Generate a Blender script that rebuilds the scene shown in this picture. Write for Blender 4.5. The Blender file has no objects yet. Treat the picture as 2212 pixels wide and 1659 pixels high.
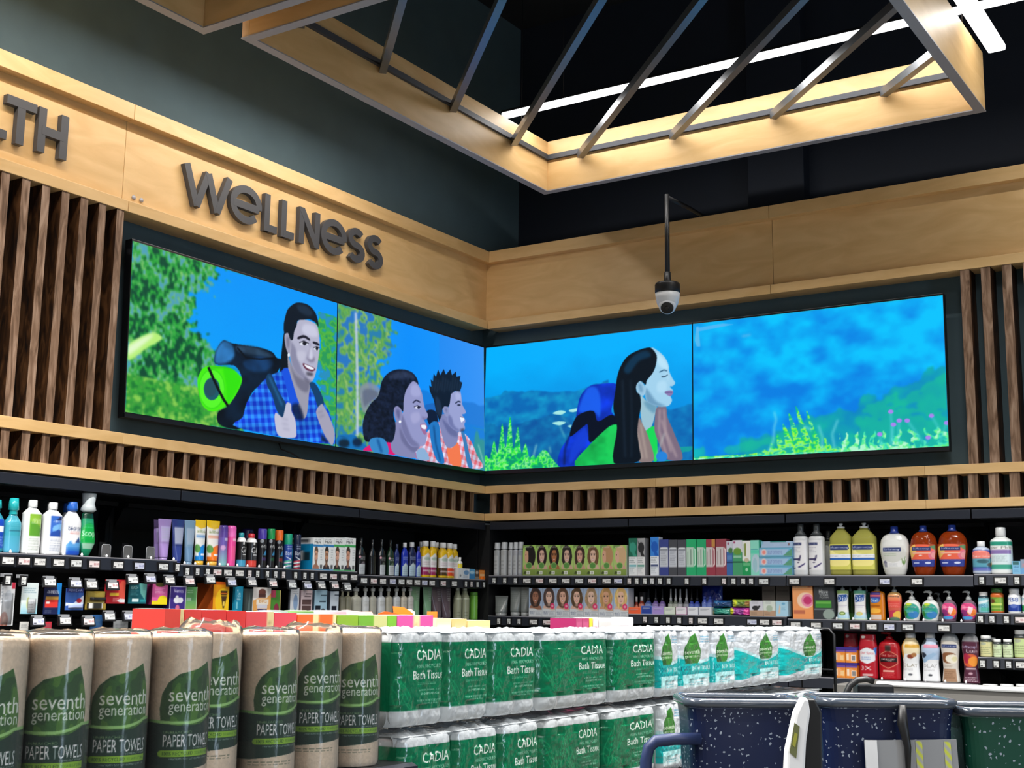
import bpy, bmesh, math, random
import numpy as np
from mathutils import Vector, Matrix

random.seed(7)
RNG = np.random.default_rng(7)
SC = bpy.context.scene
COL = SC.collection

# ------------------------------------------------------------------ camera
CAM = np.array([4.5801, -6.7109, 1.5501]); YAW, PITCH, ROLL, FPX = -0.579, 0.1688, 0.0135, 2773.4
def _axes():
    f = np.array([math.sin(YAW)*math.cos(PITCH), math.cos(YAW)*math.cos(PITCH), math.sin(PITCH)])
    r = np.array([math.cos(YAW), -math.sin(YAW), 0.0]); u = np.cross(r, f)
    c, s = math.cos(ROLL), math.sin(ROLL)
    return c*r+s*u, -s*r+c*u, f
AR, AU, AF = _axes()
cam_data = bpy.data.cameras.new('camera'); cam = bpy.data.objects.new('camera', cam_data); COL.objects.link(cam)
cam.matrix_world = Matrix(((AR[0], AU[0], -AF[0], CAM[0]), (AR[1], AU[1], -AF[1], CAM[1]), (AR[2], AU[2], -AF[2], CAM[2]), (0, 0, 0, 1)))
cam_data.sensor_width = 36.0; cam_data.lens = FPX/2212*36.0; cam_data.clip_start = 0.05
SC.camera = cam

# ------------------------------------------------------------------ world, exposure, store lighting
SC.view_settings.view_transform = 'Standard'; SC.view_settings.look = 'None'
SC.view_settings.exposure = 0.0; SC.view_settings.gamma = 1.0; SC.view_settings.use_curve_mapping = False
wd = bpy.data.worlds.new('store_ambient'); SC.world = wd; wd.use_nodes = True
wd.node_tree.nodes['Background'].inputs[0].default_value = (0.80, 0.90, 1.0, 1); wd.node_tree.nodes['Background'].inputs[1].default_value = 0.035

def area_lamp(name, loc, sx, sy, watts, color=(1, .97, .93), rot=(0, 0, 0), spread=180):
    l = bpy.data.lights.new(name, 'AREA'); l.shape = 'RECTANGLE'; l.size = sx; l.size_y = sy; l.energy = watts; l.color = color
    l.spread = math.radians(spread)
    o = bpy.data.objects.new(name, l); o.location = loc; o.rotation_euler = rot; COL.objects.link(o)
    return o
# continuous rows of linear LED lamps over the sales floor (the two nearest the corner are in view and get fixtures below; the rest are unseen)
area_lamp('lamp_row_light', (2.63, -0.69, 4.37), 4.2, .05, 30)
area_lamp('lamp_row_light', (3.41, -3.3, 4.01), .055, 4.6, 70, spread=130)
area_lamp('lamp_row_light', (4.0, -2.35, 4.25), 3.2, .06, 165, spread=108)  # unseen row added to light the right shelves from steeply above
area_lamp('lamp_row_light', (1.75, -5.7, 3.97), .06, 4.2, 300, spread=140)
area_lamp('lamp_row_light', (6.4, -6.8, 4.2), .06, 5.0, 85)
area_lamp('lamp_row_light', (9.6, -7.4, 4.2), .06, 6.0, 260)
area_lamp('lamp_row_light', (5.0, -10.3, 4.2), 9.0, .06, 60)
area_lamp('wall_washer_light', (.48, -5.2, 4.15), .05, 4.2, 46)      # wall washers along the left wall, above the hanging frames' edge boards
area_lamp('wall_washer_light', (.48, -2.1, 4.15), .05, 1.5, 18)
area_lamp('film_streak_light', (10.85, -5.2, 1.7), 2.6, 1.0, 90, (.62, .80, 1.0), (0, math.radians(90), 0))   # added, unseen cool light for blue streaks on the towel film

# ------------------------------------------------------------------ pixel ray to a real plane (used to measure positions)
def _ray(u, v): return AF + AR*((u-1106)/FPX) + AU*((829.5-v)/FPX)
def onL(u, v, x=0.0):
    d = _ray(u, v); q = CAM + d*((x-CAM[0])/d[0]); return float(q[1]), float(q[2])
def onR(u, v, y=0.0):
    d = _ray(u, v); q = CAM + d*((y-CAM[1])/d[1]); return float(q[0]), float(q[2])

# ------------------------------------------------------------------ colour
def rgb(c):
    if isinstance(c, str): return np.array([int(c[i:i+2], 16) for i in (0, 2, 4)], float)/255
    return np.array(c, float)
def lin(a):
    a = np.clip(a, 0, 1); return np.where(a <= .04045, a/12.92, ((a+.055)/1.055)**2.4)
def L4(c): return (*[float(x) for x in lin(rgb(c))], 1.0)

# ------------------------------------------------------------------ materials
MATS = {}
def newmat(name):
    m = bpy.data.materials.new(name); m.use_nodes = True; MATS[name] = m
    return m, m.node_tree.nodes, m.node_tree.links, m.node_tree.nodes['Principled BSDF']
def plain(name, col, rough=.5, metal=0., spec=.5, noise=.0, nscale=40., bump=0., coat=0.):
    m, n, l, b = newmat(name)
    b.inputs['Roughness'].default_value = rough; b.inputs['Metallic'].default_value = metal
    b.inputs['Specular IOR Level'].default_value = spec; b.inputs['Coat Weight'].default_value = coat
    b.inputs['Base Color'].default_value = L4(col)
    if noise or bump:
        tc = n.new('ShaderNodeTexCoord'); nz = n.new('ShaderNodeTexNoise'); nz.inputs['Scale'].default_value = nscale; nz.inputs['Detail'].default_value = 4
        l.new(tc.outputs['Object'], nz.inputs['Vector'])
        if noise:
            r = n.new('ShaderNodeValToRGB'); c = lin(rgb(col))
            r.color_ramp.elements[0].position = .3; r.color_ramp.elements[1].position = .7
            r.color_ramp.elements[0].color = (*(c*(1-noise)), 1); r.color_ramp.elements[1].color = (*np.clip(c*(1+noise), 0, 1), 1)
            l.new(nz.outputs['Fac'], r.inputs['Fac']); l.new(r.outputs['Color'], b.inputs['Base Color'])
        if bump:
            bp = n.new('ShaderNodeBump'); bp.inputs['Strength'].default_value = bump; bp.inputs['Distance'].default_value = .01
            l.new(nz.outputs['Fac'], bp.inputs['Height']); l.new(bp.outputs['Normal'], b.inputs['Normal'])
    return m
def wood(name, c1, c2, axis, rough=.45, scale=3., stretch=14., c3=None, spec=.5):
    m, n, l, b = newmat(name)
    tc = n.new('ShaderNodeTexCoord'); mp = n.new('ShaderNodeMapping'); s = [stretch]*3; s[axis] = 1.0
    mp.inputs['Scale'].default_value = s
    oi = n.new('ShaderNodeObjectInfo'); ad = n.new('ShaderNodeVectorMath'); ad.operation = 'ADD'
    vm = n.new('ShaderNodeVectorMath'); vm.operation = 'SCALE'; cx = n.new('ShaderNodeCombineXYZ')
    l.new(oi.outputs['Random'], cx.inputs[0]); l.new(oi.outputs['Random'], cx.inputs[2]); l.new(cx.outputs[0], vm.inputs[0]); vm.inputs['Scale'].default_value = 9.
    l.new(tc.outputs['Object'], ad.inputs[0]); l.new(vm.outputs[0], ad.inputs[1]); l.new(ad.outputs[0], mp.inputs['Vector'])
    nz = n.new('ShaderNodeTexNoise'); nz.inputs['Scale'].default_value = scale; nz.inputs['Detail'].default_value = 6; nz.inputs['Distortion'].default_value = 1.1
    l.new(mp.outputs[0], nz.inputs['Vector'])
    r = n.new('ShaderNodeValToRGB'); e = r.color_ramp.elements
    e[0].position = .32; e[0].color = L4(c1); e[1].position = .68; e[1].color = L4(c2)
    if c3: k = e.new(.5); k.color = L4(c3)
    l.new(nz.outputs['Fac'], r.inputs['Fac']); l.new(r.outputs['Color'], b.inputs['Base Color'])
    b.inputs['Roughness'].default_value = rough; b.inputs['Specular IOR Level'].default_value = spec
    return m
def printed(name, rough=.45, bump=0., bscale=60., coat=0., spec=.5, stretch=(1, 1, 1), trans=0.):
    m, n, l, b = newmat(name)
    a = n.new('ShaderNodeAttribute'); a.attribute_name = 'Col'
    l.new(a.outputs['Color'], b.inputs['Base Color']); b.inputs['Roughness'].default_value = rough; b.inputs['Coat Weight'].default_value = coat
    b.inputs['Coat Roughness'].default_value = .12; b.inputs['Specular IOR Level'].default_value = spec; b.inputs['Transmission Weight'].default_value = trans
    if bump:
        tc = n.new('ShaderNodeTexCoord'); mp = n.new('ShaderNodeMapping'); mp.inputs['Scale'].default_value = stretch
        oi = n.new('ShaderNodeObjectInfo'); ad = n.new('ShaderNodeVectorMath'); ad.operation = 'ADD'
        l.new(tc.outputs['Object'], ad.inputs[0]); l.new(oi.outputs['Random'], ad.inputs[1]); l.new(ad.outputs[0], mp.inputs[0])
        nz = n.new('ShaderNodeTexNoise'); nz.inputs['Scale'].default_value = bscale; nz.inputs['Detail'].default_value = 3; nz.inputs['Distortion'].default_value = 1.6
        l.new(mp.outputs[0], nz.inputs['Vector'])
        bp = n.new('ShaderNodeBump'); bp.inputs['Strength'].default_value = bump; bp.inputs['Distance'].default_value = .01
        l.new(nz.outputs['Fac'], bp.inputs['Height']); l.new(bp.outputs['Normal'], b.inputs['Normal'])
        l.new(bp.outputs['Normal'], b.inputs['Coat Normal'])
    return m
def emissive(name, col, strength, attr=False):
    m, n, l, b = newmat(name)
    b.inputs['Base Color'].default_value = (.004, .004, .004, 1); b.inputs['Roughness'].default_value = .5; b.inputs['Specular IOR Level'].default_value = .05
    b.inputs['Emission Strength'].default_value = strength
    if attr:
        a = n.new('ShaderNodeAttribute'); a.attribute_name = 'Col'; l.new(a.outputs['Color'], b.inputs['Emission Color'])
    else: b.inputs['Emission Color'].default_value = L4(col)
    return m
def clear(name, tint='ffffff', alpha=.12, rough=.08, bump=0., bscale=40., stretch=(1, 1, 1), ior=1.45):
    m, n, l, b = newmat(name)
    out = n['Material Output']; n.remove(b)
    tr = n.new('ShaderNodeBsdfTransparent'); tr.inputs[0].default_value = L4(tint)
    gl = n.new('ShaderNodeBsdfGlossy'); gl.inputs['Roughness'].default_value = rough
    df = n.new('ShaderNodeBsdfDiffuse'); df.inputs[0].default_value = L4('f4f4f4')
    mx0 = n.new('ShaderNodeMixShader'); mx0.inputs[0].default_value = alpha; l.new(tr.outputs[0], mx0.inputs[1]); l.new(df.outputs[0], mx0.inputs[2])
    fr = n.new('ShaderNodeFresnel'); fr.inputs['IOR'].default_value = ior
    mx = n.new('ShaderNodeMixShader'); l.new(fr.outputs[0], mx.inputs[0]); l.new(mx0.outputs[0], mx.inputs[1]); l.new(gl.outputs[0], mx.inputs[2])
    l.new(mx.outputs[0], out.inputs['Surface'])
    if bump:
        tc = n.new('ShaderNodeTexCoord'); mp = n.new('ShaderNodeMapping'); mp.inputs['Scale'].default_value = stretch
        oi = n.new('ShaderNodeObjectInfo'); ad = n.new('ShaderNodeVectorMath'); ad.operation = 'ADD'
        l.new(tc.outputs['Object'], ad.inputs[0]); l.new(oi.outputs['Random'], ad.inputs[1]); l.new(ad.outputs[0], mp.inputs[0])
        nz = n.new('ShaderNodeTexNoise'); nz.inputs['Scale'].default_value = bscale; nz.inputs['Detail'].default_value = 3; nz.inputs['Distortion'].default_value = 2.0
        l.new(mp.outputs[0], nz.inputs['Vector'])
        bp = n.new('ShaderNodeBump'); bp.inputs['Strength'].default_value = bump; bp.inputs['Distance'].default_value = .01
        l.new(nz.outputs['Fac'], bp.inputs['Height'])
        for x in (gl, fr): l.new(bp.outputs['Normal'], x.inputs['Normal'])
    return m

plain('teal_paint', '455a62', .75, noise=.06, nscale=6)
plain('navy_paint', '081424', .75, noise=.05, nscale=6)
plain('ceiling_black', '0c1016', .8)
plain('floor_grey', '6a6862', .5, noise=.1, nscale=5)
wood('maple_y', 'd2aa70', 'e2bc84', 1, c3='dab37a', scale=2.6, stretch=4)
wood('maple_x', 'd2aa70', 'e2bc84', 0, c3='dab37a', scale=2.6, stretch=4)
wood('walnut', '503a28', 'a68a74', 2, c3='80644f', scale=5, stretch=7, rough=.5, spec=.35)
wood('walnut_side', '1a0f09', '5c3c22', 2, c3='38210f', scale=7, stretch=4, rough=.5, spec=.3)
plain('edge_metal', 'a6a5ac', .5, .25)
plain('rail_dark', '44464c', .5, .3)
plain('bar_metal', '8a8d92', .28, .85)
plain('black_metal', '16171b', .42, .3, noise=.15, nscale=30)
plain('lip_metal', '2c303a', .35, .4)
plain('peg_black', '0b0c0f', .6)
plain('black_plastic', '141416', .45)
plain('dark_letter', '4a4a4d', .5, spec=.4)
plain('letter_side', '202022', .55)
plain('screen_black', '0b0c0e', .35)
plain('white_plastic', 'e9eaec', .35)
plain('grey_plastic', '9a9da2', .4)
emissive('lamp_white', 'ffffff', 3.5)
printed('print_carton', .42, coat=.15)
printed('print_bottle', .28, coat=.35)
printed('print_matte', .6)
printed('film_pack', .22, bump=.35, bscale=22, coat=.7, stretch=(1, 1, .45))
printed('paper_roll', .85, bump=.25, bscale=90, spec=.2)
emissive('display_picture', 'ffffff', 1.0, attr=True)
clear('clear_plastic', 'f4f6f8', .10)
clear('film_wrap', 'ffffff', .035, .14, bump=.22, bscale=11, stretch=(1, 1, .4), ior=1.42)

# ------------------------------------------------------------------ mesh builder
class MB:
    def __init__(s): s.v = []; s.f = []; s.c = []; s.sm = []; s.n = 0
    def add(s, V, F, col='ffffff', smooth=False):
        V = np.asarray(V, float).reshape(-1, 3)
        C = col if isinstance(col, np.ndarray) and col.ndim == 2 else np.tile(rgb(col), (len(V), 1))
        s.v.append(V); s.c.append(C); s.f += [tuple(i+s.n for i in f) for f in F]; s.sm += [smooth]*len(F); s.n += len(V)
        return s
    def box(s, x0, x1, y0, y1, z0, z1, col='ffffff'):
        V = [(x, y, z) for z in (z0, z1) for y in (y0, y1) for x in (x0, x1)]
        F = [(0, 2, 3, 1), (4, 5, 7, 6), (0, 1, 5, 4), (2, 6, 7, 3), (0, 4, 6, 2), (1, 3, 7, 5)]
        return s.add(V, F, col)
    def surf(s, P, col='ffffff', closed=False, smooth=True, capb=False, capt=False):
        """P: (nt, ns, 3) grid; closed joins the last column to the first"""
        nt, ns = P.shape[:2]; F = []
        for j in range(nt-1):
            for i in range(ns if closed else ns-1):
                k = (i+1) % ns; F.append((j*ns+i, j*ns+k, (j+1)*ns+k, (j+1)*ns+i))
        if capb: F.append(tuple(range(ns-1, -1, -1)))
        if capt: F.append(tuple((nt-1)*ns+i for i in range(ns)))
        C = col.reshape(-1, 3) if isinstance(col, np.ndarray) and col.ndim == 3 else col
        return s.add(P.reshape(-1, 3), F, C, smooth)
    def lathe(s, prof, n=24, k=1.0, col='ffffff', c=(0, 0, 0), capb=True, capt=True, sq=2.0):
        th = np.linspace(0, 2*math.pi, n, endpoint=False)
        cx, sy = np.cos(th), np.sin(th); e = 2/sq
        cx = np.sign(cx)*np.abs(cx)**e; sy = np.sign(sy)*np.abs(sy)**e
        P = np.zeros((len(prof), n, 3))
        for j, (r, z) in enumerate(prof): P[j, :, 0] = c[0]+r*cx; P[j, :, 1] = c[1]+r*k*sy; P[j, :, 2] = c[2]+z
        return s.surf(P, col, True, True, capb, capt)
    def tube(s, pts, r, n=8, col='ffffff', cap=True):
        pts = [Vector(p) for p in pts]; P = np.zeros((len(pts), n, 3)); up = None
        for j, p in enumerate(pts):
            t = (pts[min(j+1, len(pts)-1)]-pts[max(j-1, 0)]).normalized()
            if up is None: up = t.orthogonal().normalized()
            up = (up-t*up.dot(t)).normalized(); w = t.cross(up)
            rr = r[j] if isinstance(r, (list, tuple)) else r
            for i in range(n):
                a = 2*math.pi*i/n; q = p+(up*math.cos(a)+w*math.sin(a))*rr; P[j, i] = q
        return s.surf(P, col, True, True, cap, cap)
    def prism(s, poly, h0, h1, plane='xz', col='ffffff'):
        """extrude a simple 2D polygon; plane 'xz' extrudes along y, 'yz' along x, 'xy' along z"""
        n = len(poly)
        def p3(a, b, h): return {'xz': (a, h, b), 'yz': (h, a, b), 'xy': (a, b, h)}[plane]
        V = [p3(a, b, h0) for a, b in poly]+[p3(a, b, h1) for a, b in poly]
        F = [tuple(range(n)), tuple(range(2*n-1, n-1, -1))]+[(i, i+n, (i+1) % n+n, (i+1) % n) for i in range(n)]
        return s.add(V, F, col)
    def mesh(s, name):
        m = bpy.data.meshes.new(name)
        V = np.concatenate(s.v); C = lin(np.concatenate(s.c))
        m.from_pydata(V.tolist(), [], s.f)
        m.polygons.foreach_set('use_smooth', s.sm)
        a = m.color_attributes.new('Col', 'FLOAT_COLOR', 'POINT')
        a.data.foreach_set('color', np.concatenate([C, np.ones((len(C), 1))], 1).astype(np.float32).ravel())
        m.update(); return m
    def build(s, name, mat, parent=None, bevel=0., fix=False):
        m = s.mesh(name)
        if fix:
            bm = bmesh.new(); bm.from_mesh(m); bmesh.ops.recalc_face_normals(bm, faces=bm.faces); bm.to_mesh(m); bm.free()
        m.materials.append(MATS[mat] if isinstance(mat, str) else mat)
        o = bpy.data.objects.new(name, m); COL.objects.link(o)
        if parent: o.parent = parent
        if bevel:
            b = o.modifiers.new('bevel', 'BEVEL'); b.width = bevel; b.segments = 2; b.limit_method = 'ANGLE'; b.angle_limit = .6
        return o
def empty(name, loc=(0, 0, 0), rz=0.):
    o = bpy.data.objects.new(name, None); o.empty_display_size = .05; COL.objects.link(o); o.location = loc; o.rotation_euler = (0, 0, rz); return o
def tag(o, label, cat, group=None):
    o['label'] = label; o['category'] = cat
    if group: o['group'] = group
    return o
def struct(o): o['kind'] = 'structure'; return o
def dup(root, loc=None, rz=None):
    r = root.copy(); COL.objects.link(r)
    if loc is not None: r.location = loc
    if rz is not None: r.rotation_euler = (0, 0, rz)
    for ch in root.children:
        c = ch.copy(); COL.objects.link(c); c.parent = r
        for g in ch.children:
            d = g.copy(); COL.objects.link(d); d.parent = c
    return r

# ------------------------------------------------------------------ canvas: procedural pictures painted on a grid, then stored as mesh colours
_TXT = {}
def text_tris(s):
    if s in _TXT: return _TXT[s]
    cu = bpy.data.curves.new('t', 'FONT'); cu.body = s; cu.size = 1; cu.resolution_u = 2
    ob = bpy.data.objects.new('t', cu); me = bpy.data.meshes.new_from_object(ob)
    me.calc_loop_triangles()
    V = np.array([v.co[:2] for v in me.vertices]) if len(me.vertices) else np.zeros((3, 2))
    T = np.array([t.vertices[:] for t in me.loop_triangles], int) if len(me.loop_triangles) else np.zeros((0, 3), int)
    mn, mx = V.min(0), V.max(0); V = (V-mn)/np.maximum(mx-mn, 1e-6)
    bpy.data.objects.remove(ob); bpy.data.curves.remove(cu); bpy.data.meshes.remove(me)
    _TXT[s] = V[T]; return _TXT[s]
def vnoise(h, w, fx, fy, seed=0, oct=3):
    r = np.random.default_rng(seed); out = np.zeros((h, w)); amp = 1.; tot = 0
    for o in range(oct):
        nx, ny = int(fx*2**o)+2, int(fy*2**o)+2; g = r.random((ny+1, nx+1))
        x = np.linspace(0, nx-1.001, w); y = np.linspace(0, ny-1.001, h); xi = x.astype(int); yi = y.astype(int); a = x-xi; b = (y-yi)[:, None]
        a = a*a*(3-2*a); b = b*b*(3-2*b)
        g00 = g[yi][:, xi]; g01 = g[yi][:, xi+1]; g10 = g[yi+1][:, xi]; g11 = g[yi+1][:, xi+1]
        out += amp*((g00*(1-a)+g01*a)*(1-b)+(g10*(1-a)+g11*a)*b); tot += amp; amp *= .5
    return out/tot
class Cv:
    def __init__(s, w, h, bg='ffffff', ss=3):
        s.w, s.h, s.ss = w, h, ss; s.H, s.W = h*ss, w*ss; s.a = np.tile(rgb(bg), (s.H, s.W, 1))
        s.X, s.Y = np.meshgrid((np.arange(s.W)+.5)/s.W, (np.arange(s.H)+.5)/s.H)
    def put(s, m, col, al=1.):
        if isinstance(col, np.ndarray) and col.ndim == 3: c = col[m]
        else: c = rgb(col)
        s.a[m] = s.a[m]*(1-al)+c*al; return s
    def mask_poly(s, P):
        P = np.asarray(P, float); m = np.zeros((s.H, s.W), bool)
        i0 = max(int(P[:, 1].min()*s.H)-1, 0); i1 = min(int(P[:, 1].max()*s.H)+2, s.H)
        j0 = max(int(P[:, 0].min()*s.W)-1, 0); j1 = min(int(P[:, 0].max()*s.W)+2, s.W)
        if i1 <= i0 or j1 <= j0: return m
        X, Y = s.X[i0:i1, j0:j1], s.Y[i0:i1, j0:j1]; mm = np.zeros(X.shape, bool)
        for k in range(len(P)):
            x0, y0 = P[k]; x1, y1 = P[(k+1) % len(P)]
            if y0 == y1: continue
            mm ^= ((y0 > Y) != (y1 > Y)) & (X < (x1-x0)*(Y-y0)/(y1-y0)+x0)
        m[i0:i1, j0:j1] = mm; return m
    def p(s, P, col, al=1.): return s.put(s.mask_poly(P), col, al)
    def r(s, x0, y0, x1, y1, col, al=1.): return s.put((s.X >= x0) & (s.X <= x1) & (s.Y >= y0) & (s.Y <= y1), col, al)
    def e(s, cx, cy, rx, ry, col, al=1.): return s.put(((s.X-cx)/rx)**2+((s.Y-cy)/ry)**2 <= 1, col, al)
    def g(s, x0, y0, x1, y1, c0, c1, al=1.):
        m = (s.X >= x0) & (s.X <= x1) & (s.Y >= y0) & (s.Y <= y1); t = np.clip((s.Y-y0)/(y1-y0), 0, 1)[..., None]
        return s.put(m, rgb(c0)*(1-t)+rgb(c1)*t, al)
    def t(s, txt, x0, y0, x1, y1, col, al=1.):
        m = np.zeros((s.H, s.W), bool)
        for T in text_tris(txt):
            Q = np.stack([x0+T[:, 0]*(x1-x0), y0+T[:, 1]*(y1-y0)], 1)
            i0 = max(int(Q[:, 1].min()*s.H)-1, 0); i1 = min(int(Q[:, 1].max()*s.H)+2, s.H); j0 = max(int(Q[:, 0].min()*s.W)-1, 0); j1 = min(int(Q[:, 0].max()*s.W)+2, s.W)
            if i1 <= i0 or j1 <= j0: continue
            X, Y = s.X[i0:i1, j0:j1], s.Y[i0:i1, j0:j1]
            d = [(Q[(k+1) % 3, 0]-Q[k, 0])*(Y-Q[k, 1])-(Q[(k+1) % 3, 1]-Q[k, 1])*(X-Q[k, 0]) for k in range(3)]
            m[i0:i1, j0:j1] |= ((d[0] >= 0) & (d[1] >= 0) & (d[2] >= 0)) | ((d[0] <= 0) & (d[1] <= 0) & (d[2] <= 0))
        return s.put(m, col, al)
    def l(s, x0, y0, x1, y1, n, col, al=.8, seed=1):
        """n rows of fine print: broken dashes"""
        r = np.random.default_rng(seed+n); dy = (y1-y0)/n
        for k in range(n):
            yb = y0+dy*(k+.3); x = x0; xe = x0+(x1-x0)*r.uniform(.7, 1)
            while x < xe:
                w = r.uniform(.04, .12)*(x1-x0); s.r(x, yb, min(x+w, xe), yb+dy*.42, col, al); x += w+.025*(x1-x0)
        return s
    def ops(s, L):
        for o in L: getattr(s, o[0])(*o[1:])
        return s
    def out(s): return s.a.reshape(s.h, s.ss, s.w, s.ss, 3).mean((1, 3))
# ================================================================== ROOM SHELL
WALLX, WALLY, UPY = -.13, .13, .55
struct(MB().box(-1.0, 11, -11, 1.2, -.1, 0).build('floor', 'floor_grey'))
w_ = struct(empty('streak_light_frame', (10.95, -5.2, 0)))  # unseen frame added around the cool streak light
for a in ((-.05, .05, -.56, -.5, .3, 3.1), (-.05, .05, .5, .56, .3, 3.1), (-.05, .05, -.5, .5, .3, .36), (-.05, .05, -.5, .5, 3.04, 3.1)): MB().box(*a).build('streak_light_bar', 'edge_metal', w_)
struct(MB().box(-1.0, 11, -11, 1.2, 5.6, 5.7).build('ceiling', 'ceiling_black'))
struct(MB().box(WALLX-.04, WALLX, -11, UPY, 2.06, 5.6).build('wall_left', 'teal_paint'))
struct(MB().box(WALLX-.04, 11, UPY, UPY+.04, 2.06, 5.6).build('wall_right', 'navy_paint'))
struct(MB().box(WALLX, 11, WALLY, WALLY+.03, 2.06, 3.74).build('trim_1', 'teal_paint'))
struct(MB().box(1.62, 1.98, UPY-.1, UPY, 3.85, 5.6).build('trim_2', 'navy_paint', bevel=.004))

# maple bulkhead over the displays: recessed sign panel between a projecting ledge and a bottom strip
def bulkhead(name, side):
    t = struct(empty(name))
    seams = [-4.6, -2.935, 0.0] if side == 'L' else [0.0, 1.93, 4.6]
    for a, b in zip(seams[:-1], seams[1:]):
        a2, b2 = a+(.0015 if a != 0 else 0), b-(.0015 if b != 0 else 0)
        if side == 'L':
            MB().box(-.075, -.05, a2, b2+(.05 if b == 0 else 0), 3.345, 3.735).build('panel', 'maple_y', t)
            MB().box(WALLX, 0, a2, b2, 3.735, 3.81).build('ledge', 'maple_y', t, .002)
            MB().box(WALLX, .0, a2, b2, 3.292, 3.345).build('bottom_strip', 'maple_y', t, .002)
        else:
            MB().box(a2-(.05 if a == 0 else 0), b2, .05, .075, 3.345, 3.735).build('panel', 'maple_x', t)
            MB().box(a2, b2, 0, UPY, 3.735, 3.81).build('ledge', 'maple_x', t, .002)
            MB().box(a2, b2, 0, WALLY, 3.292, 3.345).build('bottom_strip', 'maple_x', t, .002)
    if side == 'L':
        MB().box(WALLX, -.001, 0, UPY, 3.735, 3.808).build('ledge', 'maple_y', t)
        for dy in (0, .045): MB().lathe([(.011, 0), (.011, .004)], 10).build('screw_cap', 'edge_metal', t).matrix_local = Matrix.Translation((-.049, -2.87+dy, 3.385))@Matrix.Rotation(math.pi/2, 4, 'Y')
    return t
bulkhead('trim_3', 'L'); bulkhead('trim_4', 'R')

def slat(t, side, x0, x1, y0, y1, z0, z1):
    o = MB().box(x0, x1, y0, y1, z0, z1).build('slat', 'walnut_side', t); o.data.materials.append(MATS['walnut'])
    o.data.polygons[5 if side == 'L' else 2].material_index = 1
# two maple rails with walnut slats between (ladder band) and tall slats beside the displays
def rails(name, side):
    t = struct(empty(name))
    for z0, z1 in ((2.228, 2.277), (2.056, 2.102)):
        for a, b in (((-4.6, -2.88), (-2.88, 0.0)) if side == 'L' else ((0.0, 1.2), (1.2, 2.75), (2.75, 4.6))):
            if side == 'L': MB().box(WALLX, 0, a, b-.001, z0, z1).build('rail', 'maple_y', t, .0015)
            else: MB().box(a, b-.001, 0, WALLY, z0, z1).build('rail', 'maple_x', t, .0015)
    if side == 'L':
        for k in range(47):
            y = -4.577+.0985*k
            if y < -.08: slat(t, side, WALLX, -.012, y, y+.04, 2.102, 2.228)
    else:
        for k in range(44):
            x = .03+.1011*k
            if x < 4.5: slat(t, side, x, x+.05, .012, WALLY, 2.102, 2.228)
    return t
rails('trim_5', 'L'); rails('trim_6', 'R')
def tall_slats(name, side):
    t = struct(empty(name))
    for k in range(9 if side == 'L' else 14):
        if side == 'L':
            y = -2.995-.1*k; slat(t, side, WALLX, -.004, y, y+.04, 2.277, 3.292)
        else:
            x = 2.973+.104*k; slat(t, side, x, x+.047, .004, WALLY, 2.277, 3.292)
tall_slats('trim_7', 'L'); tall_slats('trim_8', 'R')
MB().box(WALLX, -.075, -2.96, -2.90, 3.125, 3.145).build('trim_9', 'edge_metal')['kind'] = 'structure'

# ================================================================== RAISED SIGN LETTERS
def ribbon(mb, pts, w, x0, x1, closed=False):
    """flat stroke of width w along pts (y,z), extruded from x0 to x1"""
    P = [Vector(p) for p in pts]; n = len(P); A, B = [], []
    for i, p in enumerate(P):
        d0 = (P[i]-P[i-1]).normalized() if i > 0 else None; d1 = (P[i+1]-P[i]).normalized() if i < n-1 else None
        d0 = d0 or d1; d1 = d1 or d0
        nn = Vector((-(d0+d1).y, (d0+d1).x)).normalized(); c = max(nn.dot(Vector((-d1.y, d1.x))), .35)
        A.append(p+nn*(w/2/c)); B.append(p-nn*(w/2/c))
    for i in range(n-1): mb.prism([B[i], B[i+1], A[i+1], A[i]], x0, x1, 'yz')
def arc(cy, cz, ry, rz, a0, a1, n=28): return [(cy+ry*math.cos(math.radians(a0+(a1-a0)*i/n)), cz+rz*math.sin(math.radians(a0+(a1-a0)*i/n))) for i in range(n+1)]
Z0, Z1, ZM = 3.437, 3.637, 3.537
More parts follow.
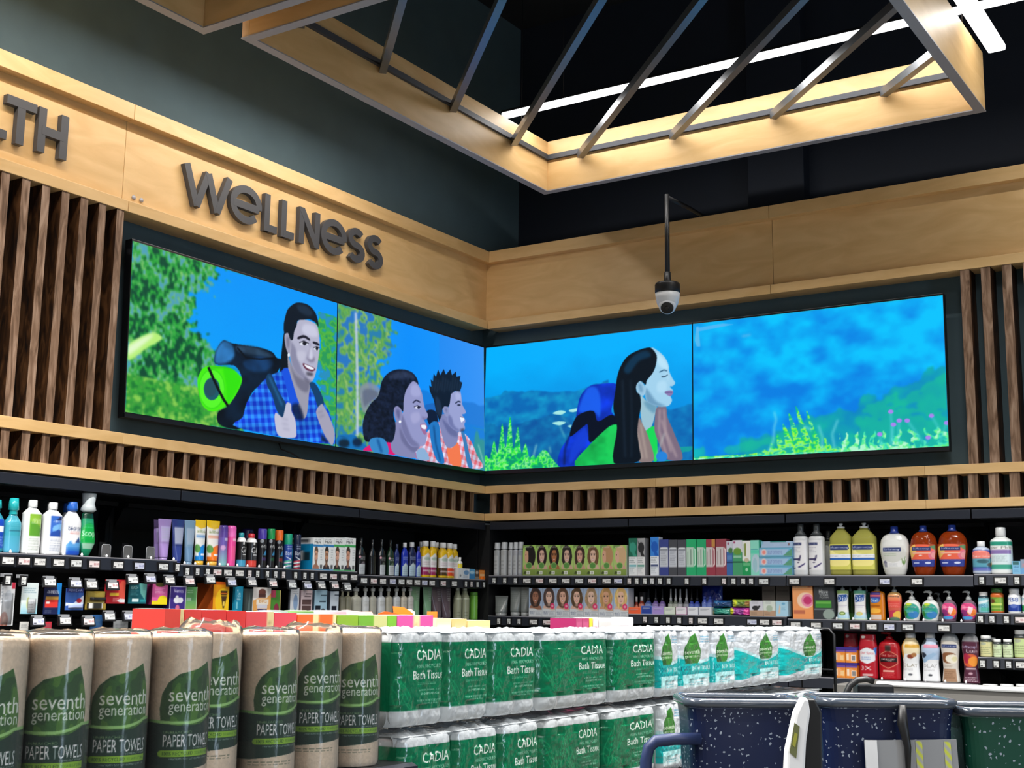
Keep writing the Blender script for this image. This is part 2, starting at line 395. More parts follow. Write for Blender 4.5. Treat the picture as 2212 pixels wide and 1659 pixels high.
def letter(ch, y0, y1, w=.039):
    mb = MB(); S = []; h = w/2; a, b = y0+h, y1-h
    if ch == 'W': m = (y0+y1)/2; S = [[(y0+h*.9, Z1), (y0+(y1-y0)*.29, Z0+.004)], [(y0+(y1-y0)*.29, Z0+.004), (m, Z1-.012)], [(m, Z1-.012), (y0+(y1-y0)*.71, Z0+.004)], [(y0+(y1-y0)*.71, Z0+.004), (y1-h*.9, Z1)]]
    if ch == 'L': S = [[(a, Z1), (a, Z0)], [(a, Z0+h), (y1, Z0+h)]]
    if ch == 'T': S = [[((y0+y1)/2, Z1), ((y0+y1)/2, Z0)], [(y0, Z1-h), (y1, Z1-h)]]
    if ch == 'H': S = [[(a, Z1), (a, Z0)], [(b, Z1), (b, Z0)], [(a, ZM), (b, ZM)]]
    if ch == 'N': S = [[(a, Z1), (a, Z0)], [(b, Z1), (b, Z0)], [(a, Z1-.01), (b, Z0+.01)]]
    if ch == 'A': m = (y0+y1)/2; S = [[(a, Z0), (m, Z1)], [(m, Z1), (b, Z0)], [(y0+(y1-y0)*.25, Z0+.055), (y1-(y1-y0)*.25, Z0+.055)]]
    if ch == 'E': S = [[(a, Z1), (a, Z0)], [(a, Z0+h), (y1, Z0+h)], [(a, Z1-h), (y1, Z1-h)], [(a, ZM), (y1-.02, ZM)]]
    if ch == 'e': c = (y0+y1)/2; S = [arc(c, ZM, (y1-y0)/2-h, .1-h, -4, 318, 36), [(a, ZM-.006), (b, ZM-.006)]]
    if ch == 'S':
        c = (y0+y1)/2; r = (y1-y0)/2-h; q = (.2-w)/4
        S = [arc(c, ZM+q, r*.94, q, 35, 270, 20)+arc(c, ZM-q, r, q, 90, -145, 20)[1:]]
    for i, s in enumerate(S): ribbon(mb, s, w, -.049-.0003*i, -.022+.0005*i)
    return mb
def sign(name, text, spans, label, w=.039):
    t = tag(empty(name, (0, 0, 0)), label, 'sign')
    for ch, (a, b) in zip(text, spans): letter(ch, a, b, w).build('letter', 'dark_letter', t, fix=True)
    return t
sign('wall_sign', 'WeLLNeSS', [(-2.598, -2.277), (-2.285, -2.06), (-2.04, -1.945), (-1.914, -1.815), (-1.776, -1.613), (-1.6, -1.385), (-1.375, -1.225), (-1.205, -1.06)],
     'raised dark grey letters spelling WELLNESS on the maple panel above the left display')
sign('wall_sign', 'HeALTH', [(-4.34, -4.17), (-4.15, -3.93), (-3.93, -3.74), (-3.72, -3.53), (-3.59, -3.43), (-3.43, -3.272)][:3]+[(-3.70, -3.575), (-3.585, -3.437), (-3.425, -3.272)],
     'raised dark grey letters ending in LTH, cut off by the left edge of the photo')

# ================================================================== HANGING MAPLE CEILING FRAMES
def board(mb_parent, x0, x1, y0, y1, z0, z1, axis, parent):
    MB().box(x0, x1, y0, y1, z0, z1).build('side_board', 'maple_'+axis, parent, .002)
def frame(label, x0, x1, y0, y1, bars):
    z0, z1, t = 3.985, 4.29, .045
    r = tag(empty('ceiling_frame', ((x0+x1)/2, (y0+y1)/2, z0)), label, 'ceiling frame'); off = Matrix.Translation((-(x0+x1)/2, -(y0+y1)/2, -z0))
    n0 = len(r.children)
    def add(mb, nm, mat, bev=0.):
        o = mb.build(nm, mat, r, bev); o.matrix_local = off; return o
    add(MB().box(x0, x0+t, y0, y1, z0, z1), 'side_board', 'maple_y', .002); add(MB().box(x1-t, x1, y0, y1, z0, z1), 'side_board', 'maple_y', .002)
    add(MB().box(x0+t, x1-t, y0, y0+t, z0, z1), 'side_board', 'maple_x', .002); add(MB().box(x0+t, x1-t, y1-t, y1, z0, z1), 'side_board', 'maple_x', .002)
    e = .006
    for a in ((x0-.002, x0+t+.002, y0-.002, y1+.002), (x1-t-.002, x1+.002, y0-.002, y1+.002)): add(MB().box(*a, z0-e, z0-.0005), 'edge_strip', 'edge_metal')
    for a in ((x0+t+.002, x1-t-.002, y0-.002, y0+t+.002), (x0+t+.002, x1-t-.002, y1-t-.002, y1+.002)): add(MB().box(*a, z0-e, z0-.0005), 'edge_strip', 'edge_metal')
    zb = 4.17
    for a in ((x0+t, x0+t+.018, y0+t, y1-t), (x1-t-.018, x1-t, y0+t, y1-t), (x0+t+.018, x1-t-.018, y0+t, y0+t+.018), (x0+t+.018, x1-t-.018, y1-t-.018, y1-t)): add(MB().box(*a, zb, zb+.03), 'inner_rail', 'rail_dark')
    for c in bars:   # diagonal bars: line y = c - x, clipped to the inside
        xa = max(x0+t+.01, c-(y1-t-.01)); xb = min(x1-t-.01, c-(y0+t+.01))
        if xb-xa < .05: continue
        d = .013
        mb = MB().prism([(xa-d, c-xa-d), (xb-d, c-xb-d), (xb+d, c-xb+d), (xa+d, c-xa+d)], zb-.03, zb+.012, 'xy')
        add(mb, 'cross_bar', 'bar_metal').data.validate()
    for px, py in ((x0+.3, y0+.3), (x1-.3, y0+.3), (x0+.3, y1-.3), (x1-.3, y1-.3)):
        xx = x0+t/2 if px < (x0+x1)/2 else x1-t/2
        add(MB().tube([(xx, py, z1-.01), (xx, py, 5.6)], .002, 6), 'hanging_wire', 'black_metal')
    return r
frame('maple ceiling frame with diagonal metal bars hanging over the display corner', .66, 3.225, -2.925, -.385, [.52-.6*i-1.2+.6*3.0-.02 for i in range(-4, 6)])
frame('maple ceiling frame cut by the top left edge of the photo', .55, 3.1, -5.6, -3.045, [-2.2-.6*i for i in range(-3, 5)])

# ================================================================== LINEAR LAMPS
def lamp(label, a, b, z, w=.075):
    ax = 0 if abs(a[0]-b[0]) > abs(a[1]-b[1]) else 1
    L = abs(a[ax]-b[ax]); c = ((a[0]+b[0])/2, (a[1]+b[1])/2, z)
    r = tag(empty('linear_lamp', c), label, 'lamp'); h, q = L/2, w/2
    def bx(d, e, z0, z1): return MB().box(-d, d, -e, e, z0, z1) if ax == 0 else MB().box(-e, e, -d, d, z0, z1)
    bx(h, q*.7, .032, .045).build('housing', 'black_metal', r, .002)
    bx(h-.004, q-.004, 0, .032).build('diffuser', 'lamp_white', r, .008)
    for s in (-1, 1):
        p = (s*h*.8, 0) if ax == 0 else (0, s*h*.8)
        MB().tube([(p[0], p[1], .04), (p[0], p[1], 5.6-z)], .0015, 6).build('hanging_wire', 'black_metal', r)
    return r
lamp('long white linear lamp behind the diagonal bars, running along the right wall', (.55, -.69), (4.75, -.69), 4.38, .05)
lamp('white linear lamp beside the right edge of the hanging frame, ending near the corner', (3.41, -.95), (3.41, -5.6), 4.03, .085)
for o in SC.objects:
    if o.type == 'LIGHT' and abs(o.location.z-4.37) < .001: o.location.z = 4.375

# ================================================================== SECURITY CAMERA ON A DROP POLE
def security_camera():
    cx, cy = 1.508, -.45
    r = tag(empty('security_camera', (cx, cy, 3.22)), 'white dome security camera hanging on a black pole before the right fascia', 'camera')
    MB().tube([(0, 0, .10), (0, 0, .60)], .014, 12).build('pole', 'black_plastic', r)
    MB().tube([(0, 0, .585), (.0, .3, .60), (.0, UPY+.45, .60)], .012, 10).build('wall_arm', 'black_plastic', r)
    MB().lathe([(.028, .085), (.020, .105), (.018, .15)], 16).build('collar', 'black_plastic', r)
    MB().lathe([(.066, .03), (.070, .035), (.070, .078), (.064, .088), (.03, .09)], 28).build('mount_cap', 'black_plastic', r)
    b = MB().lathe([(.045, -.052), (.058, -.03), (.065, 0), (.068, .03), (.05, .032)], 28).build('body', 'white_plastic', r)
    d = Vector((.30, -.75, -.62)).normalized(); M = Matrix.Translation(Vector((0, 0, -.03))+d*.012)@d.to_track_quat('Z', 'Y').to_matrix().to_4x4()
    e = MB().lathe([(.048, -.02), (.050, .0), (.047, .02), (.040, .034), (.036, .038)], 28).build('eyeball', 'white_plastic', r); e.matrix_local = M
    k = MB().lathe([(.035, .036), (.035, .041), (.03, .043)], 24).build('lens_window', 'black_plastic', e)
    MB().lathe([(.014, .043), (.014, .047), (.01, .048)], 20).build('lens', 'screen_black', e)
    return r
security_camera()
# ================================================================== DISPLAY WALL
SW, SH, SZ, TL, TR = 1.4404, .806, 2.37, -.03, -.014
def scr_pt(side, u, v):
    """pixel measured on the (slightly tilted) display plane -> (along wall, height)"""
    d = _ray(u, v)
    if side == 'L': n = np.array([1, 0, -math.tan(TL)])
    else: n = np.array([0, 1, math.tan(TR)])
    p0 = np.array([0, 0, SZ]); q = CAM+d*(np.dot(p0-CAM, n)/np.dot(d, n))
    return (q[1] if side == 'L' else q[0]), q[2]
class Scr(Cv):
    def __init__(s, side, k, w=430, h=240):
        super().__init__(w, h, '1060d0', 2); s.side, s.k = side, k; s.a0 = -SW*(k+1) if side == 'L' else SW*k
    def M(s, pts, K=None):
        o = []
        for x, y in pts:
            if K: x, y = K[1]+x/K[0], K[2]+y/K[0]
            a, z = scr_pt(s.side, x, y); o.append(((a-s.a0)/SW, (z-SZ)/SH))
        return o
    def P(s, pts, col, al=1., K=None, sm=True):
        q = np.array(s.M(pts, K))
        if sm and len(q) > 3:   # Catmull-Rom rounding of the outline
            n = len(q); o = []
            for i in range(n):
                p0, p1, p2, p3 = q[i-1], q[i], q[(i+1) % n], q[(i+2) % n]
                for t in (0, .25, .5, .75): o.append(.5*((2*p1)+(-p0+p2)*t+(2*p0-5*p1+4*p2-p3)*t*t+(-p0+3*p1-3*p2+p3)*t**3))
            q = np.array(o)
        m = s.mask_poly(q)
        if al < .95 and K:     # half-tones inside the picture have soft borders
            ii, jj = np.where(m)
            if not len(ii): return m
            r = 4; i0, i1, j0, j1 = max(ii.min()-2*r, 0), ii.max()+2*r+1, max(jj.min()-2*r, 0), jj.max()+2*r+1
            w = m[i0:i1, j0:j1].astype(float)
            for ax in (0, 1):
                for _ in (0, 1): w = sum(np.roll(w, d, ax) for d in range(-r, r+1))/(2*r+1)
            w = (w*al)[..., None]; s.a[i0:i1, j0:j1] = s.a[i0:i1, j0:j1]*(1-w)+rgb(col)*w; return m
        s.put(m, col, al); return m
    def E(s, x, y, rx, ry, col, al=1., K=None):
        return s.P([(x+rx*math.cos(t), y+ry*math.sin(t)) for t in np.linspace(0, 2*math.pi, 14, endpoint=False)], col, al, K)
    def lin(s, pts, w, col, al=1., K=None):
        for (x0, y0), (x1, y1) in zip(pts[:-1], pts[1:]):
            d = math.hypot(x1-x0, y1-y0)+1e-6; nx, ny = -(y1-y0)/d*w/2, (x1-x0)/d*w/2
            s.P([(x0+nx, y0+ny), (x1+nx, y1+ny), (x1-nx, y1-ny), (x0-nx, y0-ny)], col, al, K, False)
    def shade(s, m, seed, amt=.25, fx=14, fy=10):
        n = vnoise(s.H, s.W, fx, fy, seed)[..., None]; s.a[m] = np.clip(s.a[m]*(1+amt*2*(n[m]-.5)), 0, 1)
    def blur(s, m, r):
        b = s.a.copy()
        for ax in (0, 1):
            k = np.zeros_like(b)
            for d in range(-r, r+1): k += np.roll(b, d, ax)
            b = k/(2*r+1)
        s.a[m] = b[m]
def mixc(c0, c1, t): return rgb(c0)*(1-t[..., None])+rgb(c1)*t[..., None]
def leaves(s, m, cols, seed, fx=60, fy=45, stretch=1.):
    n = vnoise(s.H, s.W, fx, fy*stretch, seed, 2); n2 = vnoise(s.H, s.W, fx/4, fy/4, seed+1, 3); t = np.clip((n-.5)*2.2+(n2-.5)*1.6+.5, 0, .999)
    C = np.array([rgb(c) for c in cols]); k = t*(len(C)-1); i = k.astype(int); f = (k-i)[..., None]
    s.put(m, C[i]*(1-f)+C[np.minimum(i+1, len(C)-1)]*f)
FULL = lambda s: np.ones((s.H, s.W), bool)

def screen_one():
    s = Scr('L', 1); X, Y = s.X, s.Y; K = (3.19, 250, 500)
    s.put(FULL(s), mixc('0ca4fc', '0496fa', np.clip(Y+.3*(vnoise(s.H, s.W, 5, 4, 3)-.5), 0, 1)))
    n = vnoise(s.H, s.W, 9, 12, 5)
    leaves(s, X < .36+.16*(n-.5)+.07*np.sin(Y*7)+.14*(vnoise(s.H, s.W, 40, 40, 77, 2)-.5), ['0c4a34', '14703a', '1f9438', '3cb444', '2e9450', '8cd060', '4ea0b8'], 11, 90, 36)
    leaves(s, (X > .90+.06*(n-.5)+.08*(vnoise(s.H, s.W, 50, 40, 78, 2)-.5)) & (Y < .9), ['2a9a5a', '58b840', '2aa86a', '2890c0'], 12, 40, 30)
    leaves(s, (X < .52+.15*(n-.5)) & (Y < .22), ['1c7a34', '40b43a', '2d8c3a', '85cc50'], 13, 70, 50)
    m = s.P([(75, 790), (180, 720), (270, 695), (320, 740), (220, 800), (90, 888)], 'b8f07a', 1, K); s.P([(78, 800), (200, 725), (262, 712), (200, 770), (90, 850)], 'eefce0', .8, K)
    s.blur(X < .56, 3); s.blur(X < .56, 2)
    # pack and sleeping mat
    pk = s.P([(690, 830), (740, 750), (800, 768), (900, 785), (1000, 800), (1080, 830), (1112, 870), (1150, 890), (1110, 980), (1060, 1020), (960, 1090), (900, 1200), (865, 1360), (720, 1335), (705, 1250), (780, 1200), (850, 1090), (870, 1010), (820, 925), (690, 915)], '0a1a2c', 1, K)
    s.P([(690, 830), (740, 755), (800, 775), (820, 850), (780, 900), (690, 910)], '2a6ca8', .9, K); s.P([(830, 790), (940, 790), (1060, 835), (1090, 870), (960, 850), (860, 830)], '32506e', .9, K)
    s.P([(880, 900), (1000, 860), (1090, 900), (1040, 960), (930, 960)], '12345c', .9, K); s.lin([(840, 800), (900, 870), (1000, 880), (1110, 870)], 12, '0a1420', 1, K)
    s.shade(pk, 5, .5)
    s.P([(565, 1060), (572, 1000), (600, 945), (650, 925), (720, 928), (800, 945), (850, 985), (872, 1025), (840, 1110), (790, 1180), (730, 1222), (680, 1242), (630, 1230), (590, 1180)], '46f010', 1, K)
    s.P([(740, 935), (800, 950), (850, 990), (868, 1030), (830, 1110), (770, 1190), (760, 1050)], '2ee008', .8, K)
    s.E(664, 1086, 90, 140, '3ce01a', 1, K); s.E(664, 1086, 84, 130, '58f82a', 1, K); s.E(664, 1086, 56, 78, '1c5a6a', 1, K); s.E(655, 1080, 40, 60, '24505e', 1, K)
    s.lin([(640, 935), (672, 1010), (700, 1070), (740, 1150), (775, 1205)], 18, '0a1014', 1, K); s.lin([(640, 940), (760, 930), (860, 960)], 8, '10602a', .6, K)
    # long dark hair behind the neck, shirt, neck, head
    s.P([(1165, 690), (1150, 790), (1140, 900), (1135, 980), (1190, 955), (1198, 850), (1185, 760)], '0c1620', 1, K)
    sh = s.P([(1135, 965), (1195, 940), (1215, 1020), (1245, 1130), (1290, 1280), (1320, 1260), (1335, 1100), (1350, 1050), (1390, 1090), (1440, 1180), (1480, 1260), (1508, 1380), (1500, 1470), (855, 1358), (878, 1280), (905, 1180), (945, 1120), (1000, 1050), (1060, 995)], '1c5ee0', 1, K)
    pl = ((np.sin(X*190+Y*20) > .1).astype(float)+(np.sin(Y*115-X*30) > .1))/2
    s.put(sh, mixc('1238c8', '2f8cf6', pl)); s.shade(sh, 9, .25)
    s.P([(1188, 850), (1220, 930), (1310, 1025), (1345, 1038), (1335, 1120), (1320, 1260), (1288, 1285), (1240, 1150), (1200, 1020)], '9c9cae', 1, K); s.P([(1200, 900), (1240, 985), (1310, 1030), (1340, 1040), (1320, 1110), (1250, 1060)], '6a6a80', .8, K)
    s.P([(1190, 945), (1215, 1020), (1250, 1140), (1265, 1190), (1215, 1215), (1180, 1080), (1150, 960)], '1a54e0', 1, K)
    f = s.P([(1248, 645), (1262, 612), (1300, 606), (1342, 616), (1385, 640), (1402, 690), (1408, 760), (1406, 830), (1396, 900), (1386, 960), (1366, 1020), (1345, 1038), (1310, 1025), (1260, 985), (1220, 930), (1203, 860), (1198, 800), (1212, 745), (1232, 690)], 'b4b4cc', 1, K)
    s.P([(1205, 760), (1240, 800), (1260, 880), (1290, 960), (1340, 1030), (1300, 1020), (1240, 965), (1208, 880)], '7c7c98', .75, K); s.P([(1300, 640), (1370, 650), (1395, 720), (1340, 720), (1290, 690)], 'd2d4ea', .7, K); s.P([(1330, 800), (1350, 800), (1362, 880), (1340, 890)], 'd8daee', .7, K); s.P([(1250, 830), (1310, 830), (1300, 890), (1262, 890)], 'ccccdf', .6, K)
    s.P([(1166, 712), (1190, 698), (1210, 740), (1213, 800), (1205, 845), (1188, 835), (1172, 785)], 'a0a0b8', 1, K); s.P([(1180, 730), (1198, 735), (1198, 790), (1185, 800)], '70708a', .8, K); s.E(1195, 850, 8, 14, 'e8f4ff', 1, K)
    s.P([(1165, 700), (1160, 640), (1178, 560), (1200, 520), (1250, 488), (1310, 495), (1350, 520), (1380, 560), (1396, 610), (1400, 655), (1382, 628), (1340, 604), (1300, 606), (1258, 612), (1248, 650), (1232, 690), (1224, 742), (1205, 742), (1190, 698)], '0e1a28', 1, K)
    s.P([(1250, 505), (1310, 508), (1360, 560), (1330, 580), (1270, 550)], '24384e', .7, K)
    s.P([(1256, 728), (1300, 712), (1340, 738), (1338, 752), (1300, 732), (1262, 742)], '20202e', 1, K); s.P([(1362, 757), (1390, 762), (1407, 778), (1404, 786), (1366, 772)], '20202e', 1, K)
    s.E(1300, 770, 30, 15, 'e0e4f2', 1, K); s.E(1304, 770, 14, 14, '1c1c26', 1, K); s.lin([(1268, 765), (1300, 753), (1334, 772)], 6, '181824', 1, K)
    s.E(1388, 806, 19, 13, 'e0e4f2', 1, K); s.E(1390, 806, 10, 12, '1c1c26', 1, K); s.lin([(1366, 800), (1388, 791), (1408, 802)], 5, '181824', 1, K)
    s.P([(1318, 872), (1340, 898), (1366, 896), (1374, 880), (1368, 860), (1362, 880), (1345, 884)], '68607a', .9, K); s.lin([(1345, 770), (1330, 850), (1318, 880)], 7, '807c98', .8, K)
    s.P([(1292, 908), (1330, 920), (1378, 945), (1362, 964), (1325, 958), (1300, 936)], '6c3c52', 1, K); s.P([(1302, 916), (1335, 926), (1370, 944), (1355, 952), (1322, 940)], 'f2f6ff', 1, K)
    s.P([(1318, 972), (1362, 978), (1356, 992), (1322, 988)], '1e1c28', .9, K); s.P([(1300, 1008), (1345, 1030), (1366, 1016), (1345, 1040), (1312, 1028)], '3c3a4c', .7, K)
    s.P([(1040, 1000), (1075, 985), (1130, 1110), (1178, 1200), (1150, 1282), (1110, 1230), (1080, 1130), (1045, 1060)], '143c64', 1, K); s.lin([(1060, 1000), (1110, 1110), (1150, 1200)], 10, '2c74ac', .9, K)
    s.P([(1338, 1050), (1375, 1045), (1420, 1120), (1437, 1190), (1400, 1217), (1370, 1130)], '14406c', 1, K)
    s.P([(1212, 1205), (1265, 1190), (1300, 1290), (1270, 1300), (1240, 1290)], '0c1a3c', .85, K)
    s.P([(1180, 1183), (1210, 1190), (1214, 1240), (1240, 1300), (1247, 1380), (1236, 1422), (1128, 1412), (1098, 1310), (1105, 1250), (1150, 1282), (1165, 1240)], 'c2c2d8', 1, K)
    for a, b in (((1150, 1290), (1190, 1300)), ((1150, 1325), (1195, 1335)), ((1155, 1360), (1200, 1368))): s.lin([a, b], 6, '8a8aa6', .8, K)
    s.P([(1385, 1235), (1420, 1190), (1440, 1212), (1480, 1290), (1512, 1390), (1500, 1470), (1475, 1458), (1440, 1400), (1395, 1290)], 'a4a2b8', 1, K); s.lin([(1395, 1250), (1430, 1240)], 6, '706e88', .8, K); s.lin([(1405, 1280), (1440, 1268)], 6, '706e88', .8, K)
    s.P([(1420, 1395), (1475, 1458), (1420, 1450)], '0a1430', .9, K)
    return s
def screen_two():
    s = Scr('L', 0); X, Y = s.X, s.Y; K = (4.148, 700, 640)
    s.put(FULL(s), mixc('289cfc', '0a90fc', np.clip(1-np.abs(X-.45)*1.8, 0, 1)))
    n = vnoise(s.H, s.W, 8, 12, 25)
    s.put((X > .66) & (Y > .35), mixc('2a86ee', '5a98f8', np.clip((X-.6)*1.6, 0, 1)+0*Y), .6)
    s.put((X > .5) & (Y < .52+.1*(n-.5)), '1a6cc4', .55)
    leaves(s, X < .30+.22*(n-.5)+.06*np.sin(Y*9)+.14*(vnoise(s.H, s.W, 40, 30, 79, 2)-.5), ['2a80b0', '4a9c6a', '78b84a', '3c8c60', 'a2cc5a', '2a78c4'], 31, 34, 20)
    s.blur(FULL(s), 4)
    s.lin([(285, 140), (295, 500), (300, 900), (300, 1250)], 22, 'c4d0ee', .9, K)
    s.P([(1340, 1545), (1350, 1290), (1375, 1200), (1400, 1280), (1440, 1300), (1475, 1560)], '3a9a8a', .8, K); s.lin([(1385, 1330), (1440, 1520)], 9, 'b0e0d0', .7, K)
    s.P([(120, 1260), (180, 1240), (280, 1250), (320, 1300), (420, 1380), (240, 1370), (120, 1340)], '1670b8', 1, K); s.E(180, 1320, 50, 40, '10202e', .9, K); s.E(300, 1310, 45, 40, '10203a', .9, K)
    # man with spiky hair
    s.P([(905, 985), (940, 965), (990, 960), (1012, 1010), (1022, 1140), (950, 1152), (930, 1200), (930, 1100)], '1c68c0', 1, K); s.P([(920, 1030), (1000, 1030), (1020, 1140), (945, 1150)], '0e1830', .95, K)
    sh = s.P([(830, 1460), (850, 1340), (940, 1200), (1035, 1130), (1100, 1330), (1130, 1360), (1190, 1320), (1205, 1220), (1260, 1230), (1320, 1300), (1370, 1420), (1398, 1550)], 'e88a98', 1, K)
    pl = ((np.sin(X*170-Y*40) > 0).astype(float)+(np.sin(Y*90+X*20) > 0))/2
    s.put(sh, mixc('e26a78', 'd8d8f4', pl)); s.shade(sh, 3, .2)
    s.P([(1105, 1365), (1150, 1360), (1205, 1315), (1232, 1522), (1135, 1502)], 'f47a50', 1, K)
    s.P([(1036, 1125), (1060, 1060), (1110, 1070), (1120, 1150), (1190, 1208), (1203, 1230), (1192, 1320), (1130, 1362), (1088, 1330), (1050, 1210)], '8288b8', 1, K); s.P([(1060, 1100), (1120, 1155), (1190, 1212), (1195, 1260), (1120, 1230)], '5e6698', .8, K)
    s.P([(1130, 880), (1180, 852), (1222, 850), (1236, 920), (1242, 970), (1272, 1030), (1266, 1052), (1240, 1060), (1254, 1085), (1270, 1118), (1260, 1148), (1266, 1190), (1232, 1212), (1180, 1206), (1120, 1150), (1108, 1070), (1122, 980)], '9aa2d2', 1, K)
    s.P([(1115, 1060), (1150, 1090), (1170, 1160), (1225, 1206), (1180, 1205), (1122, 1150)], '6870a4', .8, K); s.P([(1180, 870), (1218, 862), (1228, 920), (1190, 930)], 'b4bce8', .7, K)
    s.P([(1063, 1000), (1100, 978), (1122, 1010), (1116, 1075), (1090, 1072)], '8e96c4', 1, K); s.P([(1082, 1005), (1106, 1005), (1104, 1050)], '626a98', .8, K)
    hp = [(950, 850), (945, 800), (966, 810), (958, 745), (980, 762), (985, 690), (1005, 720), (1025, 655), (1045, 705), (1075, 650), (1095, 700), (1135, 652), (1150, 705), (1185, 672), (1190, 720), (1225, 712), (1218, 760), (1242, 772), (1232, 820), (1220, 852), (1175, 848), (1140, 876), (1130, 960), (1118, 990), (1080, 985), (1063, 1012), (1058, 1060), (1038, 1118), (1010, 1050), (985, 925)]
    s.P(hp, '101c2e', 1, K, False); s.P([(1000, 900), (1040, 930), (1060, 1020), (1050, 1080), (1012, 1040)], '22344e', .8, K)
    for i in range(12): x = 970+i*22; s.lin([(x, 840+10*(i % 3)), (x+14, 720+14*(i % 4))], 8, '2c4058', .7, K)
    s.lin([(1180, 960), (1205, 940), (1228, 948)], 10, '202a44', 1, K); s.E(1212, 974, 16, 8, '2c3450', 1, K); s.P([(1222, 1082), (1252, 1086), (1262, 1105), (1235, 1130), (1225, 1105)], 'f0f4ff', 1, K); s.lin([(1222, 1080), (1256, 1088)], 5, '584a70', 1, K); s.P([(1225, 1196), (1262, 1188), (1255, 1206), (1232, 1212)], '1e2438', .9, K)
    s.P([(950, 1152), (1030, 1138), (1050, 1330), (1082, 1492), (1020, 1482), (970, 1350)], '2478c4', 1, K); s.lin([(985, 1160), (1005, 1330), (1045, 1480)], 14, '124a86', .9, K)
    s.P([(1232, 1218), (1266, 1240), (1302, 1400), (1335, 1532), (1290, 1522), (1250, 1300)], '3c7cb8', 1, K)
    # woman with curly tied hair
    s.P([(316, 830), (350, 790), (400, 768), (460, 790), (500, 830), (500, 890), (420, 960), (365, 1050), (330, 960)], '8a90a8', .85, K); s.P([(350, 850), (420, 830), (490, 880), (400, 960), (360, 980)], '5a627c', .7, K)
    s.P([(350, 1382), (420, 1330), (560, 1290), (605, 1330), (645, 1422), (560, 1412), (440, 1392)], 'e01c74', 1, K)
    s.P([(820, 1450), (850, 1370), (905, 1370), (945, 1470)], '8cb0d8', 1, K); s.lin([(815, 1400), (825, 1450)], 16, 'd83a80', 1, K)
    s.P([(636, 1130), (690, 1150), (720, 1250), (780, 1345), (862, 1345), (822, 1400), (818, 1452), (645, 1422), (600, 1330), (640, 1205)], '8688b4', 1, K); s.P([(680, 1180), (730, 1270), (800, 1345), (850, 1350), (800, 1400), (700, 1300)], '62648e', .7, K)
    h = s.P([(500, 850), (520, 760), (570, 692), (640, 657), (720, 655), (790, 680), (832, 730), (848, 792), (802, 762), (762, 800), (730, 862), (715, 942), (712, 1030), (690, 1012), (658, 985), (634, 1002), (624, 1062), (640, 1130), (642, 1200), (622, 1290), (590, 1312), (480, 1292), (375, 1302), (348, 1180), (368, 1060), (420, 962), (478, 905)], '141c30', 1, K); s.shade(h, 7, .6, 60, 50)
    s.P([(580, 720), (680, 670), (780, 690), (820, 740), (740, 730), (640, 740)], '3c4a6a', .55, K)
    s.P([(760, 802), (802, 760), (846, 792), (880, 870), (894, 950), (908, 1008), (932, 1060), (926, 1094), (900, 1110), (914, 1138), (926, 1178), (916, 1208), (926, 1248), (906, 1330), (862, 1346), (780, 1345), (720, 1250), (690, 1150), (698, 1060), (712, 1030), (715, 942), (730, 862)], '9498c8', 1, K)
    s.P([(700, 1060), (740, 1150), (790, 1270), (860, 1340), (790, 1345), (722, 1252), (692, 1150)], '6a6c98', .75, K); s.P([(790, 800), (840, 800), (870, 880), (820, 900), (780, 870)], 'b0b4e2', .6, K); s.P([(780, 1060), (850, 1040), (860, 1110), (800, 1140)], 'b4b4de', .55, K)
    s.P([(628, 1012), (656, 984), (692, 1012), (702, 1060), (690, 1142), (668, 1142), (640, 1100)], '8a8cba', 1, K); s.P([(648, 1020), (678, 1020), (680, 1090), (662, 1090)], '5c5e8c', .8, K); s.E(683, 1125, 11, 13, 'f4f8ff', 1, K)
    s.lin([(798, 956), (828, 930), (866, 950)], 12, '2c2e4c', 1, K); s.E(842, 996, 28, 13, 'd8dcf4', 1, K); s.E(850, 996, 13, 12, '20203a', 1, K); s.lin([(808, 992), (840, 978), (872, 996)], 6, '1c1c34', 1, K)
    s.P([(880, 1080), (905, 1094), (928, 1086), (915, 1104), (892, 1104)], '6a608a', .9, K); s.P([(866, 1150), (915, 1145), (928, 1180), (916, 1206), (924, 1230), (900, 1240), (872, 1190)], 'a06c9a', 1, K); s.P([(872, 1156), (914, 1156), (914, 1190), (884, 1186)], 'f2f4ff', 1, K)
    s.P([(415, 1282), (540, 1280), (578, 1412), (440, 1395)], '3888c8', 1, K); s.lin([(480, 1282), (520, 1402)], 24, '1a5a9c', .9, K)
    return s
